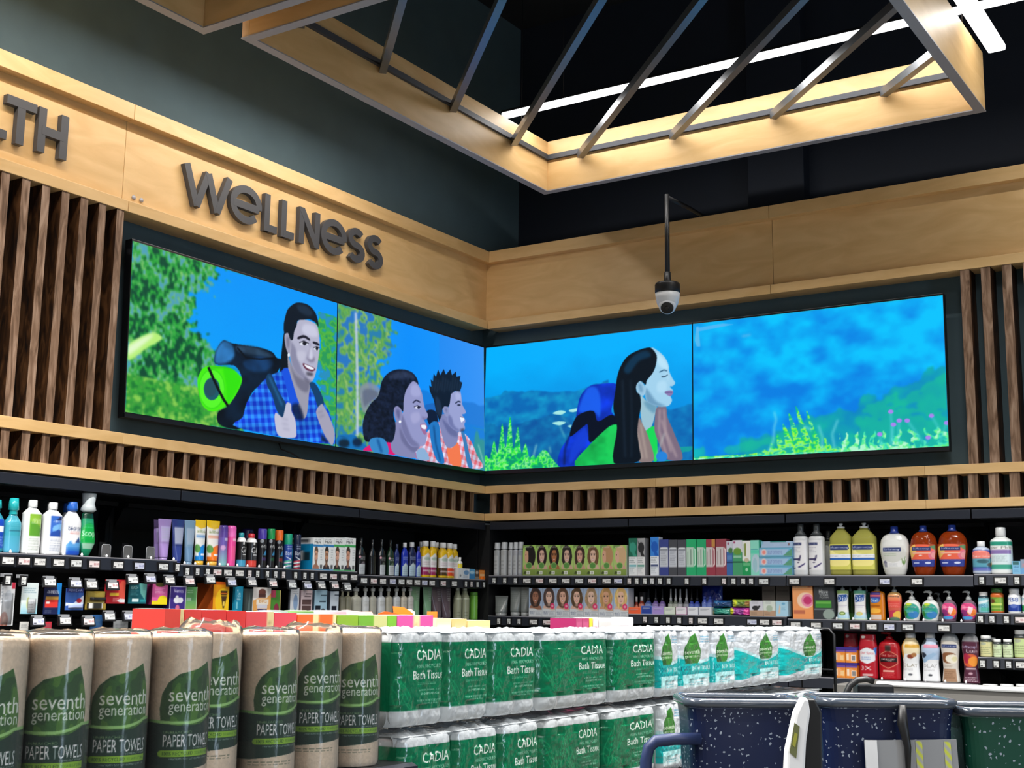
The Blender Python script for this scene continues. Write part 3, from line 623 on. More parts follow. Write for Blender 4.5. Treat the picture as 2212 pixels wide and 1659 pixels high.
def screen_three():
    s = Scr('R', 0); X, Y = s.X, s.Y; K = (3.457, 1150, 560); n = vnoise(s.H, s.W, 7, 7, 41, 4)
    s.put(FULL(s), mixc('0876cc', '02b2ff', np.clip(Y*1.15+.25*(n-.5), 0, 1)))
    s.put((Y < .60+.14*(n-.5)) & (X < .62), mixc('0a5aa6', '18a0c8', np.clip((vnoise(s.H, s.W, 22, 16, 42)-.3)*1.8, 0, 1)), .75)
    s.put((Y < .36+.2*(n-.5)), mixc('0a4c96', '1484b8', np.clip((vnoise(s.H, s.W, 26, 18, 44)-.3)*1.8, 0, 1)), .6)
    s.blur(FULL(s), 3)
    leaves(s, (Y < .06+.24*np.exp(-((X-.13)/.09)**2)*(1+.5*np.sin(X*150))) & (X < .36) | (Y < .14*np.exp(-((X-.31)/.05)**2)), ['0a9a70', '18d85c', '4cf040', '98f8a0', '20b870'], 45, 70, 50)
    s.put((Y < .10) & (X > .85) & (n > .5), '18b890', .6); s.blur((Y < .3) & (X < .4), 1)
    for a in ([(165, 1150), (215, 1128), (262, 1138), (225, 1160)], [(285, 1125), (352, 1112), (340, 1135), (300, 1140)], [(160, 1222), (215, 1210), (262, 1218), (215, 1240)], [(270, 1245), (305, 1235), (298, 1258)]): s.P(a, 'b0f0e8', .95, K)
    s.lin([(215, 1240), (255, 1330)], 6, '8ce0d8', .9, K); s.lin([(225, 1160), (300, 1250)], 5, '6cd0d0', .7, K); s.lin([(45, 1385), (20, 1480)], 9, 'c0f0e0', .8, K); s.lin([(140, 1400), (150, 1450)], 7, 'b0f0d0', .8, K)
    bp = s.P([(205, 1545), (220, 1430), (280, 1330), (335, 1180), (345, 1120), (370, 1020), (430, 950), (500, 930), (640, 932), (620, 1040), (600, 1140), (660, 1210), (540, 1290), (430, 1390), (330, 1545)], '0c36c8', 1, K); s.shade(bp, 8, .35)
    s.P([(400, 1000), (430, 955), (490, 960), (520, 1060), (510, 1180), (470, 1140), (360, 1140), (375, 1060)], '1a62f0', .9, K)
    s.P([(330, 1190), (400, 1140), (470, 1135), (500, 1210), (600, 1160), (650, 1220), (560, 1270), (440, 1370), (425, 1240), (390, 1250), (290, 1325)], '061024', 1, K); s.lin([(285, 1320), (255, 1420), (250, 1540)], 10, '081430', .9, K); s.P([(390, 1260), (420, 1290), (420, 1360), (350, 1460), (290, 1530), (300, 1420)], '1440d8', .9, K)
    gs = s.P([(328, 1540), (450, 1375), (540, 1285), (600, 1240), (652, 1250), (660, 1400), (640, 1530)], '16b852', 1, K); s.shade(gs, 4, .3); s.P([(560, 1300), (640, 1260), (640, 1380), (580, 1480)], '20d05c', .6, K)
    s.P([(815, 1015), (860, 1060), (930, 1095), (922, 1150), (902, 1230), (870, 1285), (838, 1262), (818, 1190), (812, 1100)], '9cc4d4', 1, K); s.P([(840, 1060), (930, 1098), (915, 1150), (860, 1110)], '5c94b4', .75, K)
    s.P([(848, 1292), (915, 1248), (935, 1330), (938, 1495), (902, 1500), (868, 1385)], '18d85a', 1, K)
    s.P([(935, 1105), (1000, 1100), (1012, 1180), (1062, 1300), (1125, 1490), (1010, 1495), (960, 1400), (918, 1285), (918, 1200)], '7c6c80', 1, K)
    for a in ([(955, 1120), (950, 1280), (1010, 1480)], [(985, 1120), (1000, 1290), (1080, 1480)], [(970, 1200), (1040, 1440)]): s.lin(a, 13, 'b8a4a8', .8, K)
    s.lin([(990, 1300), (925, 1490)], 7, 'c8d8d0', .9, K); s.E(970, 1475, 42, 38, '2484dc', 1, K)
    s.P([(798, 1185), (832, 1240), (872, 1330), (912, 1500), (798, 1510), (755, 1310)], '8c7c7c', 1, K)
    for a in ([(815, 1230), (860, 1490)], [(790, 1300), (830, 1490)]): s.lin(a, 10, 'c4b4a8', .8, K)
    s.P([(888, 660), (940, 680), (992, 730), (1020, 790), (1026, 838), (1050, 890), (1069, 922), (1052, 945), (1030, 950), (1052, 978), (1052, 1000), (1034, 1020), (1046, 1052), (1030, 1086), (1000, 1100), (930, 1096), (860, 1060), (846, 990), (850, 930), (870, 890), (905, 840), (925, 780)], 'a2d2ee', 1, K)
    s.P([(850, 960), (885, 1000), (930, 1060), (1000, 1098), (930, 1096), (860, 1060)], '5c8cb0', .75, K); s.P([(945, 700), (1005, 770), (1015, 820), (960, 800), (935, 750)], 'c4ecff', .7, K); s.P([(940, 920), (1000, 910), (1000, 980), (940, 990)], 'bce4fa', .6, K)
    s.P([(780, 920), (812, 906), (852, 960), (842, 1012), (815, 1016), (786, 985)], '9cc8e4', 1, K); s.P([(795, 930), (820, 935), (830, 985), (812, 990)], '6494b8', .8, K)
    hr = s.P([(640, 880), (670, 790), (720, 720), (790, 680), (850, 660), (892, 660), (932, 715), (926, 790), (902, 850), (862, 900), (850, 935), (812, 908), (782, 940), (786, 990), (810, 1016), (816, 1100), (800, 1190), (790, 1290), (802, 1400), (802, 1508), (615, 1522), (640, 1260), (612, 1110), (628, 980)], '081420', 1, K)
    s.P([(690, 820), (760, 720), (850, 680), (890, 720), (800, 760), (730, 850)], '10466c', .6, K); s.lin([(680, 900), (690, 1200), (700, 1480)], 14, '1c2c3e', .7, K); s.lin([(740, 900), (750, 1200), (745, 1480)], 12, '1c2c3e', .6, K)
    s.lin([(952, 842), (985, 825), (1010, 832)], 9, '3c6888', 1, K); s.lin([(968, 876), (990, 876), (1014, 862)], 7, '183450', 1, K); s.lin([(1000, 845), (1022, 905)], 6, 'd4f0ff', .6, K)
    s.P([(1025, 940), (1045, 948), (1060, 935), (1050, 948)], '4c78a0', .9, K); s.P([(990, 990), (1030, 978), (1052, 985), (1052, 1002), (1034, 1022), (1008, 1012)], '8a7ab0', 1, K); s.lin([(992, 994), (1046, 994)], 4, '4a4878', 1, K)
    return s
def screen_four():
    s = Scr('R', 1); X, Y = s.X, s.Y; n = vnoise(s.H, s.W, 8, 8, 51, 4); n2 = vnoise(s.H, s.W, 16, 10, 52, 4)
    s.put(FULL(s), mixc('0680e4', '08c4ff', np.clip(.2+.45*Y+.25*X+1.6*(n-.5)+.9*(n2-.5), 0, 1)))
    s.put(Y < .12+.55*(X-.2)**1.3*(X > .2)+.16*(n2-.5), mixc('0a84c0', '14b8a0', np.clip(n2*1.4-.2, 0, 1)), .85)
    s.put((Y < .10+.5*(X-.25)*(X > .25)+.1*(n2-.5)) & (n > .44), '1cc490', .5); s.blur(FULL(s), 4)
    leaves(s, (Y < .02+.20*np.exp(-((X-.44)/.09)**2)*(1+.6*np.sin(X*170+Y*30))), ['14b890', '38e860', 'a8f840', '70f0a0', '18b0a0'], 55, 60, 50)
    leaves(s, (Y < .012+.06*(1+np.sin(X*140+20*n))*(X > .60)) | (Y < .10*np.exp(-((X-.98)/.05)**2)), ['18b8a8', '48e8c0', '60f080', 'b0f8d0'], 56, 70, 50)
    Kp = (2.861, 1600, 540)
    for a in ([(205, 1000), (218, 1050), (205, 1100), (200, 1180), (170, 1250)], [(480, 1085), (505, 1160), (500, 1230)], [(600, 1050), (565, 1140), (580, 1230)], [(390, 1090), (440, 1115)]): s.lin(a, 9, '9ce8f0', .8, Kp)
    for x0, y0, x1, y1 in ((928, 1000, 940, 1210), (945, 1080, 925, 1210), (980, 1055, 975, 1200), (1030, 1055, 1130, 1190), (860, 1140, 870, 1215), (1180, 1025, 1230, 1110), (1275, 1070, 1230, 1190), (1160, 1160, 1150, 1200)):
        s.lin([(x0, y0), (x1, y1)], 8, '6cdce8', .8, Kp); s.E(x0, y0, 17, 13, 'a888f0', 1, Kp)
    s.lin([(4, 532), (60, 522)], 14, '60b8f0', .8, Kp); s.P([(1500, 735), (1503, 705), (1508, 704), (1512, 748), (1504, 748)], '68bcf0', .8, None, False); s.P([(1503, 708), (1560, 698), (1585, 700), (1505, 716)], '60b8f4', .8, None, False)
    return s
def display(side, k, painter, label):
    s = painter(); s.blur(FULL(s), 1); C = s.out(); w, h = s.w, s.h
    a0 = -SW*(k+1) if side == 'L' else SW*k
    t = tag(empty('display_screen', (0, a0+SW/2, SZ-.02) if side == 'L' else (a0+SW/2, 0, SZ-.02), math.pi/2 if side == 'L' else 0), label, 'screen', None)
    # local frame: X along the wall, -Y towards the room, Z up
    tilt = TL if side == 'L' else TR
    hb = empty('panel_pivot'); hb.rotation_euler = (0, 0, 0); bpy.data.objects.remove(hb)
    R = Matrix.Translation((0, 0, .02))@Matrix.Rotation(tilt, 4, 'X')
    o = MB().box(-SW/2+.001-(.024 if (side, k) == ('R', 0) else 0), SW/2-.001, .004, .05, -.02, SH+.008).build('housing', 'screen_black', t, .002); o.matrix_local = R
    m = .0035; ex = .022 if (side, k) == ('R', 0) else 0
    xs = np.linspace(-SW/2+m-ex, SW/2-m, w); zs = np.linspace(m, SH-m, h); P = np.zeros((h, w, 3)); P[..., 0] = xs[None]; P[..., 2] = zs[:, None]; P[..., 1] = .002
    o = MB().surf(P, C, smooth=False).build('picture', 'display_picture', t); o.matrix_local = R
    o = MB().box(-SW/2+.001, SW/2-.001, -.001, .01, -.02, -.002).build('bottom_bezel', 'black_metal', t); o.matrix_local = R
    o = MB().box(-.2, .2, .05, .128, .25, .55).build('wall_bracket', 'black_metal', t); o.matrix_local = Matrix.Translation((0, 0, .02))
    return t
display('L', 1, screen_one, 'leftmost wall display, showing a man in blue plaid with a green sleeping mat')
display('L', 0, screen_two, 'left-wall display at the corner, showing a curly-haired woman and a red-plaid man')
display('R', 0, screen_three, 'display right of the corner, showing a long-haired woman in green with a blue backpack')
display('R', 1, screen_four, 'rightmost wall display showing only blue hills and meadow flowers')
t = tag(MB().tube([(-.12, -1.78, 2.40), (-.10, -1.76, 2.33), (-.06, -1.72, 2.31), (-.05, -1.66, 2.285)], .004, 8).build('power_cable', 'black_plastic'), 'black cable drooping below the left displays onto the maple rail', 'cable')
# ================================================================== SHELVING BAYS
EDGE = .03           # shelf fronts stand this far in front of the display plane
BACK = .50
BAYS_L = [(-3.95, -2.552, 1.722), (-2.552, -1.264, 1.706), (-1.264, -.035, 1.690)]
BAYS_R = [(.06, 1.038, (1.715, 1.470, 1.18)), (1.038, 2.0, (1.715, 1.497, 1.18)), (2.0, 2.98, (1.716, 1.486, 1.187)), (2.98, 4.2, (1.722, 1.533, 1.318))]
def bay(side, a, b, levels, label, lip_gap=.004):
    """local frame: X along the wall (left to right seen from the room), -Y towards the room"""
    w = b-a; t = tag(empty('shelving_bay', (0, (a+b)/2, 0) if side == 'L' else ((a+b)/2, 0, 0), math.pi/2 if side == 'L' else 0), label, 'shelving', 'black shelving bays')
    h = w/2
    MB().box(-h, h, BACK, BACK+.02, 0, 2.03).build('back_panel', 'peg_black', t)
    for s in (-1, 1): MB().box(s*(h-.012)-.011, s*(h-.012)+.011, BACK-.05, BACK, 0, 2.0).build('upright', 'black_metal', t)
    c = MB().prism([(-EDGE, 2.0), (-EDGE+.004, 2.0), (-EDGE+.02, 2.020), (-EDGE+.05, 2.000), (.36, 2.000), (.36, 2.006), (-EDGE+.05, 2.045), (-EDGE, 2.045)], -h+lip_gap, h-lip_gap, 'yz').build('canopy', 'black_metal', t, fix=True)
    MB().box(-h+lip_gap, h-lip_gap, -EDGE-.004, -EDGE, 1.998, 2.043).build('canopy_lip', 'lip_metal', c, .0015)
    MB().box(-h+.03, h-.03, -EDGE+.06, .1, 1.9965, 1.9998).build('canopy_flange', 'black_metal', c)
    MB().box(-h+.03, h-.03, .361, .385, 1.98, 2.006).build('canopy_flange', 'black_metal', c)
    for s in (-1, 1): MB().prism([(.385, 1.99), (BACK, 1.99), (BACK, 1.86), (BACK-.03, 1.86)], s*(h-.03)-.0015, s*(h-.03)+.0015, 'yz').build('canopy_bracket', 'black_metal', c)
    for z in levels:
        sh = MB().box(-h+.003, h-.003, -EDGE+.006, .40, z-.016, z-.001).build('shelf', 'black_metal', t)
        MB().prism([(-EDGE+.006, z-.002), (-EDGE-.004, z-.004), (-EDGE-.012, z-.055), (-EDGE+.006, z-.058)], -h+.003, h-.003, 'yz').build('price_rail', 'lip_metal', sh, fix=True)
        MB().box(-h+.003, h-.003, -EDGE-.004, -EDGE-.001, z-.006, z+.0).build('front_edge', 'edge_metal', sh)
        for s in (-1, 1): MB().prism([(.40, z-.016), (BACK, z-.005), (BACK, z-.12), (.05, z-.03), (.05, z-.016)], s*(h-.02)-.0015, s*(h-.02)+.0015, 'yz').build('shelf_bracket', 'black_metal', sh)
    MB().box(-h, h, -EDGE-.02, BACK, .0, .14).build('base', 'black_metal', t)
    return t
for (a, b, z), lv, nm in zip(BAYS_L, ([], [], [1.445]), ('black shelving bay at the left edge, with mouthwash on its top shelf', 'black shelving bay under the join of the two left displays', 'black left-wall shelving bay nearest the inside corner')):
    bay('L', a, b, [z, 1.05, .6]+lv, nm)
for (a, b, zs), nm in zip(BAYS_R, ('black right-wall shelving bay nearest the corner, stocked with hair colour boxes', 'black shelving bay with toothpaste cartons under the right wall', 'black shelving bay stocked with soap bottles under the right wall', 'black shelving bay at the right edge, stocked with vitamin jars')):
    bay('R', a, b, list(zs)+[.6]+([1.05] if a > 2.9 else []), nm)
# white divider clips along the shelf fronts, between the products
def clips(side, lvl, us):
    for u in us:
        a, _ = on(side, u, 1200, -EDGE); z = base_z(side, lvl, a)
        sh = [s for b in SC.objects if b.name.startswith('shelving_bay') for s in b.children if s.name.startswith('shelf') and abs((b.location.y if side == 'L' else b.location.x)-a) < .72 and (b.rotation_euler.z > .1) == (side == 'L') and abs(min(v.co.z for v in s.data.vertices)-(z-.016)) < .004]
        if not sh: continue
        s = sh[0]; b = s.parent; c = b.location.y if side == 'L' else b.location.x
        MB().lathe([(.0045, 0), (.006, .007), (.002, .015)], 10, 1, 'ffffff', (a-c, -EDGE+.004, z-.001)).build('divider_clip', 'white_plastic', s)
MB().box(-.52, -.035, -.03, .0, 0, 2.03).build('trim_10', 'peg_black')['kind'] = 'structure'
MB().box(-.03, .055, -.02, .52, 0, 2.03).build('trim_11', 'peg_black')['kind'] = 'structure'

# ================================================================== PRODUCT BUILDERS (local frame: X right, -Y front, Z up, base at z = 0)
SHELF = {}
def base_z(side, lvl, along):
    if side == 'L':
        for a, b, z in BAYS_L:
            if along <= b or b == BAYS_L[-1][1]: return z if lvl == 1 else 1.445
    for a, b, zs in BAYS_R:
        if along <= b or b == BAYS_R[-1][1]: return zs[lvl-1]
def on(side, u, v, off): return onL(u, v, -off) if side == 'L' else onR(u, v, off)
def put(o, side, along, off, z, rz=0.):
    o.location = (-off, along, z) if side == 'L' else (along, off, z)
    o.rotation_euler = (0, 0, (math.pi/2 if side == 'L' else 0)+rz); return o
def meas_box(side, lvl, u0, u1, vt, off, zb=None):
    a0, a1 = on(side, u0, vt, off)[0], on(side, u1, vt, off)[0]; z = base_z(side, lvl, (a0+a1)/2) if zb is None else zb
    return (a0+a1)/2, a1-a0, on(side, (u0+u1)/2, vt, off)[1]-z, z
def meas_round(side, lvl, u0, u1, vt, off, k, zb=None):
    o = off+.03
    for _ in range(4):
        a0, a1 = on(side, u0, vt, o)[0], on(side, u1, vt, o)[0]; d = _ray((u0+u1)/2, vt); d = d/np.linalg.norm(d)
        hz = math.hypot(d[0], d[1]); sn = abs(d[0] if side == 'L' else d[1])/hz; cs = math.sqrt(max(0, 1-sn*sn))
        r = (a1-a0)*sn/2/math.sqrt(sn*sn+(k*cs)**2); o = off+k*r
    z = base_z(side, lvl, (a0+a1)/2) if zb is None else zb
    return (a0+a1)/2, r, on(side, (u0+u1)/2, vt, o)[1]-z, z, o
def carton_mesh(w, d, h, cv, side, top=None, lcv=None):
    mb = MB(); mb.box(-w/2, w/2, -d/2, d/2, 0, h, side)
    def face(c, f):
        C = c.out(); S, T = np.meshgrid(np.linspace(0, 1, c.w), np.linspace(0, 1, c.h)); mb.surf(f(S, T), C, smooth=False)
    if cv: face(cv, lambda S, T: np.stack([-w/2+S*w, np.full_like(S, -d/2-.0004), T*h], -1))
    if lcv: face(lcv, lambda S, T: np.stack([np.full_like(S, -w/2-.0004), d/2-S*d, T*h], -1))
    if top: mb.add([(-w/2, -d/2, h+.0004), (w/2, -d/2, h+.0004), (w/2, d/2, h+.0004), (-w/2, d/2, h+.0004)], [(0, 1, 2, 3)], top)
    return mb
def body_mesh(r, h, k, prof, cv, back, sq=2.0, nb=12):
    """prof: (radius fraction, height fraction); the canvas wraps the front half"""
    C = cv.out(); nh = cv.h; zs = np.linspace(0, 1, nh)
    pr = np.interp(zs, [p[1] for p in prof], [p[0] for p in prof])
    th = np.concatenate([np.linspace(math.pi, 2*math.pi, cv.w), np.linspace(0, math.pi, nb+2)[1:-1]])
    e = 2/sq; cx = np.sign(np.cos(th))*np.abs(np.cos(th))**e; sy = np.sign(np.sin(th))*np.abs(np.sin(th))**e
    P = np.zeros((nh, len(th), 3)); P[..., 0] = r*pr[:, None]*cx; P[..., 1] = r*k*pr[:, None]*sy; P[..., 2] = (zs*h)[:, None]
    CC = np.concatenate([C, np.tile(rgb(back), (nh, nb, 1))], 1)
    return MB().surf(P, CC, True, True, True, True)
def pump_mesh(r, z, h, col, ang=math.pi*1.05):
    mb = MB(); mb.lathe([(r*.95, 0), (r, h*.02), (r*.95, h*.28), (r*.6, h*.42), (r*.32, h*.48), (r*.30, h*.72)], 16, 1, col, (0, 0, z))
    mb.lathe([(r*.5, h*.7), (r*.62, h*.76), (r*.62, h*.92), (r*.4, h*.98)], 14, 1, col, (0, 0, z))
    mb.tube([(0, 0, z+h*.9), (math.cos(ang)*r*1.3, math.sin(ang)*r*1.3, z+h*.92), (math.cos(ang)*r*2.0, math.sin(ang)*r*2.0, z+h*.84)], [r*.5, r*.36, r*.26], 10, col)
    return mb
def multi(name, parts):
    if len(parts) == 1: return parts[0][1].build(name, parts[0][2])
    r = empty(name)
    for n, mb, m in parts: mb.build(n, m, r)
    return r

def CT(side, lvl, u0, u1, vt, label, bg, ops=(), sidec=None, d=.05, off=-.02, name='carton', cat='box', res=(26, 44), top=None, lcv=None, group=None, zb=None, rz=0., paint=None):
    c, w, h, z = meas_box(side, lvl, u0, u1, vt, off, zb)
    cv = Cv(*res, bg).ops(ops)
    if paint: paint(cv)
    o = carton_mesh(w*.985, d, h, cv, sidec or bg, top, lcv).build(name, 'print_carton')
    put(o, side, c, off+d/2, z, rz); return tag(o, label, cat, group)
def BT(side, lvl, u0, u1, vt, label, bg, ops=(), prof=((.9, 0), (1, .04), (1, .8), (.5, .97), (.45, 1)), cap=None, k=.6, bh=.85, off=-.01, name='bottle', cat='bottle', res=(28, 44), sq=2.4, back=None, pump=None, mat='print_bottle', group=None, zb=None, capn='cap', rz=0., paint=None, lab=None):
    """cap: list of (radius fraction, z fraction of cap height) + colour; bh: body share of the height; lab: see-through body colour under a separate label"""
    c, r, h, z, o_ = meas_round(side, lvl, u0, u1, vt, off, k, zb)
    hb = h*bh; cv = Cv(*res, bg).ops(ops)
    if paint: paint(cv)
    parts = []
    if lab:
        pm = Cv(6, 24, bg); parts.append(('body', body_mesh(r, hb, k, prof, pm, bg, sq), lab[0]))
        t0, t1, a0, a1 = lab[1:]; zs = np.linspace(t0, t1, cv.h); pr = np.interp(zs, [p[1] for p in prof], [p[0] for p in prof])
        th = np.linspace(math.pi*(1+a0), math.pi*(1+a1), cv.w); e = 2/sq
        cx = np.sign(np.cos(th))*np.abs(np.cos(th))**e; sy = np.sign(np.sin(th))*np.abs(np.sin(th))**e
        P = np.zeros((cv.h, cv.w, 3)); P[..., 0] = (r*pr[:, None]+.0008)*cx; P[..., 1] = (r*k*pr[:, None]+.0008)*sy; P[..., 2] = (zs*hb)[:, None]
        C = cv.out(); F = MB()
        if len(lab) > 5: pass
        parts.append(('label', F.surf(P, C), 'print_carton'))
    else: parts.append(('body', body_mesh(r, hb, k, prof, cv, back or bg, sq), mat))
    if cap:
        col, pts = cap[0], cap[1]; kk = cap[2] if len(cap) > 2 else 1.0
        parts.append((capn, MB().lathe([(r*a, hb-.001+(h-hb)*b) for a, b in pts], 20, kk, col), 'print_bottle'))
    if pump: parts.append(('pump', pump_mesh(r*pump[1], hb-.001, h-hb, pump[0]), 'print_bottle'))
    o = multi(name, parts); put(o, side, c, o_, z, rz); return tag(o, label, cat, group)
def TB(side, lvl, u0, u1, vt, label, bg, ops=(), capc='dddddd', caph=.1, base=.62, off=0., res=(24, 44), mat='print_bottle', group=None, zb=None, name='squeeze_tube', cat='tube', paint=None):
    """squeeze tube standing on its cap, flat crimped top"""
    c, w, h, z = meas_box(side, lvl, u0, u1, vt, off+.02, zb); w *= .97
    cv = Cv(*res, bg).ops(ops)
    if paint: paint(cv)
    C = cv.out(); zs = np.linspace(0, 1, cv.h); a = w/2*(base+(1-base)*np.clip(zs, 0, 1)**.8); b = np.interp(zs, [0, .1, .9, 1], [w/2*base, w/2*base, .004, .0025])
    th = np.concatenate([np.linspace(math.pi, 2*math.pi, cv.w), np.linspace(0, math.pi, 14)[1:-1]]); P = np.zeros((cv.h, len(th), 3))
    P[..., 0] = a[:, None]*np.cos(th); P[..., 1] = b[:, None]*np.sin(th); P[..., 2] = (h*caph+zs*h*(1-caph))[:, None]
    CC = np.concatenate([C, np.tile(rgb(bg), (cv.h, 12, 1))], 1)
    parts = [('body', MB().surf(P, CC, True, True, True, True), mat), ('cap', MB().lathe([(w/2*base*.9, 0), (w/2*base*.96, .002), (w/2*base*.96, h*caph)], 20, 1, capc), 'print_bottle')]
    o = multi(name, parts); put(o, side, c, off+w/2*base+.004, z); return tag(o, label, cat, group)
def CARD(u0, u1, v0, v1, label, bg, ops=(), off=-.035, res=(30, 44), blister=None, depth=.004, sidec=None, name='hanging_card', cat='package', n=1, zt=.012, paint=None, mat='print_carton', rz=0.):
    a0, z1 = onL(u0, v0, -off); a1, _ = onL(u1, v0, -off); _, z0 = onL((u0+u1)/2, v1, -off); _, z1 = onL((u0+u1)/2, v0, -off)
    w, h = a1-a0, z1-z0; cv = Cv(*res, bg).ops(ops)
    if paint: paint(cv)
    parts = [('card', carton_mesh(w, depth, h, cv, sidec or bg), mat)]
    if blister:
        x0, y0, x1, y1, dp, col = blister
        xs = [(-.5+x0)*w, (-.5+x1)*w]; P = []
        mb = MB(); n1, n2 = 12, 12; S, T = np.meshgrid(np.linspace(0, 1, n1), np.linspace(0, 1, n2)); bump = np.clip((1-(2*S-1)**4)*(1-(2*T-1)**4), 0, 1)**.5
        mb.surf(np.stack([xs[0]+S*(xs[1]-xs[0]), -depth/2-.0008-bump*dp, (y0+T*(y1-y0))*h], -1), col or 'ffffff')
        parts.append(('blister', mb, 'clear_plastic' if col is None else 'print_bottle'))
    o = multi(name, parts); put(o, 'L', (a0+a1)/2, off+depth/2, z0, rz); return tag(o, label, cat)
# electronic price tags
_TAGM = {}
def tag_meshes(kind, variant):
    k = (kind, variant)
    if k not in _TAGM:
        w, h = (.066, .040) if kind == 'w' else (.036, .044)
        f = MB().box(-w/2, w/2, -.004, .006, -h/2, h/2); f = f.mesh('housing'); f.materials.append(MATS['black_plastic'])
        cv = Cv(20, 12, ['dcdcda', 'e2d6d6', 'd8dcdc', 'ccd0e2'][variant]) if kind == 'w' else Cv(12, 14, ['dcdedc', 'd6dad8', 'e0d8d8', 'd8dadc'][variant])
        r = np.random.default_rng(variant*7+len(kind)); tx = ['$7.79', '$8.49', '$4.99', '$6.29'][variant]
        if kind == 'w': cv.t(tx, .46, .28, .94, .66, ['4a4a4c', 'a04a4e', '4a4a4c', '5a62a0'][variant]); cv.r(.06, .14, .3, .3, '2a2a2c'); cv.l(.06, .72, .8, .95, 2, '8a8a8a', .6, variant)
        else: cv.t(tx, .12, .42, .9, .68, '5a5c5c'); cv.r(.1, .12, .55, .26, '1e1e20'); cv.l(.1, .74, .9, .95, 2, '8a8a8a', .6, variant)
        C = cv.out(); m_ = .007; S, T = np.meshgrid(np.linspace(0, 1, cv.w), np.linspace(0, 1, cv.h))
        q = MB().surf(np.stack([(-w/2+m_)+S*(w-2*m_), np.full_like(S, -.0046), (-h/2+m_)+T*(h-2*m_)], -1), C, smooth=False).mesh('display'); q.materials.append(MATS['print_matte'])
        _TAGM[k] = (f, q)
    return _TAGM[k]
ORD = 'first second third fourth fifth sixth seventh eighth ninth tenth eleventh twelfth thirteenth fourteenth fifteenth sixteenth seventeenth eighteenth nineteenth twentieth'.split()
def ordn(i):
    if i < 20: return ORD[i]
    t = ['twenty', 'thirty', 'forty', 'fifty'][(i+1)//10-2]; o = (i+1) % 10
    return t+'-'+ORD[o-1] if o else {20: 'twentieth', 30: 'thirtieth', 40: 'fortieth', 50: 'fiftieth'}[i+1]
def price_tag(kind, variant, label, group, parent=None):
    f, q = tag_meshes(kind, variant); t = parent or empty('price_tag')
    for n, me in (('housing', f), ('display', q)):
        o = bpy.data.objects.new(n, me); COL.objects.link(o); o.parent = t
    if label: tag(t, label, 'price tag', group)
    return t
def tag_row(side, lvl, items, where, group, v, zoff=-.032):
    for i, (kd, u) in enumerate(items):
        off = -EDGE-.012; a, _ = on(side, u, v, off); z = base_z(side, lvl, a)+zoff
        t = price_tag(kd, (i*7+lvl+len(where)) % 4 if i % 3 else 0, f'{ordn(i)} electronic price tag from the left on the {where}', group)
        put(t, side, a, off, z); t.rotation_euler.x = 0
# ================================================================== PICTURES PRINTED ON PACKS
def portrait(cv, hair, skin, x0, y0, x1, y1, style=0, shirt=None):
    W, H = x1-x0, y1-y0; X = lambda a: x0+a*W; Y = lambda a: y0+a*H; s = rgb(skin); dk = s*.72; hd = rgb(hair)
    if style == 3:   # man, short hair
        cv.p([(X(.0), Y(0)), (X(.12), Y(.16)), (X(.4), Y(.24)), (X(.62), Y(.24)), (X(.9), Y(.14)), (X(1), Y(0))], shirt or '2a2a30')
        cv.p([(X(.36), Y(.14)), (X(.36), Y(.36)), (X(.66), Y(.36)), (X(.64), Y(.16)), (X(.5), Y(.1))], dk)
        cv.e(X(.5), Y(.78), .27*W, .2*H, hd); cv.e(X(.5), Y(.58), .24*W, .30*H, s); cv.p([(X(.25), Y(.74)), (X(.3), Y(.9)), (X(.6), Y(.96)), (X(.76), Y(.8)), (X(.74), Y(.72)), (X(.6), Y(.8)), (X(.36), Y(.8))], hd)
        cv.p([(X(.27), Y(.5)), (X(.3), Y(.36)), (X(.5), Y(.27)), (X(.7), Y(.36)), (X(.73), Y(.5)), (X(.62), Y(.44)), (X(.5), Y(.46)), (X(.38), Y(.44))], hd, .55)
    else:
        cv.p([(X(.02), Y(0)), (X(.12), Y(.2)), (X(.4), Y(.3)), (X(.6), Y(.3)), (X(.9), Y(.18)), (X(1), Y(0))], s*.93)
        if style == 2: cv.e(X(.62), Y(.58), .36*W, .42*H, hd); cv.e(X(.3), Y(.58), .17*W, .28*H, s); cv.p([(X(.2), Y(.9)), (X(.6), Y(.98)), (X(.9), Y(.7)), (X(.85), Y(.2)), (X(.45), Y(.25)), (X(.42), Y(.75)), (X(.22), Y(.82))], hd); cv.e(X(.24), Y(.62), .03*W, .02*H, '2a2020'); return
        n = vnoise(cv.H, cv.W, 5, 7, int(hd[0]*99)+style)
        m = (((cv.X-X(.5))/(.42*W))**2+((cv.Y-Y(.56))/(.44*H))**2 < 1+.5*(n-.5)*(style == 1)) & (cv.Y > Y(.12)); cv.put(m, hd)
        cv.put(m & (vnoise(cv.H, cv.W, 16, 4, 5) > .56), np.clip(hd*1.25+.05, 0, 1), .6)
        cv.p([(X(.42), Y(.2)), (X(.42), Y(.4)), (X(.6), Y(.4)), (X(.58), Y(.2))], dk)
        cv.e(X(.5), Y(.58), .215*W, .27*H, s); cv.p([(X(.27), Y(.72)), (X(.34), Y(.9)), (X(.52), Y(.86)), (X(.7), Y(.9)), (X(.74), Y(.7)), (X(.66), Y(.8)), (X(.5), Y(.82)), (X(.36), Y(.8))], hd)
    cx = .5
    for q in (-.1, .1): cv.e(X(cx+q), Y(.62), .055*W, .022*H, '2c2222'); cv.r(X(cx+q-.07), Y(.665), X(cx+q+.07), Y(.685), hd*.8, .8)
    cv.e(X(cx), Y(.43), .085*W, .03*H, 'b05858'); cv.e(X(cx), Y(.437), .06*W, .014*H, 'f6f0ee'); cv.r(X(cx-.03), Y(.5), X(cx+.03), Y(.515), dk, .7)
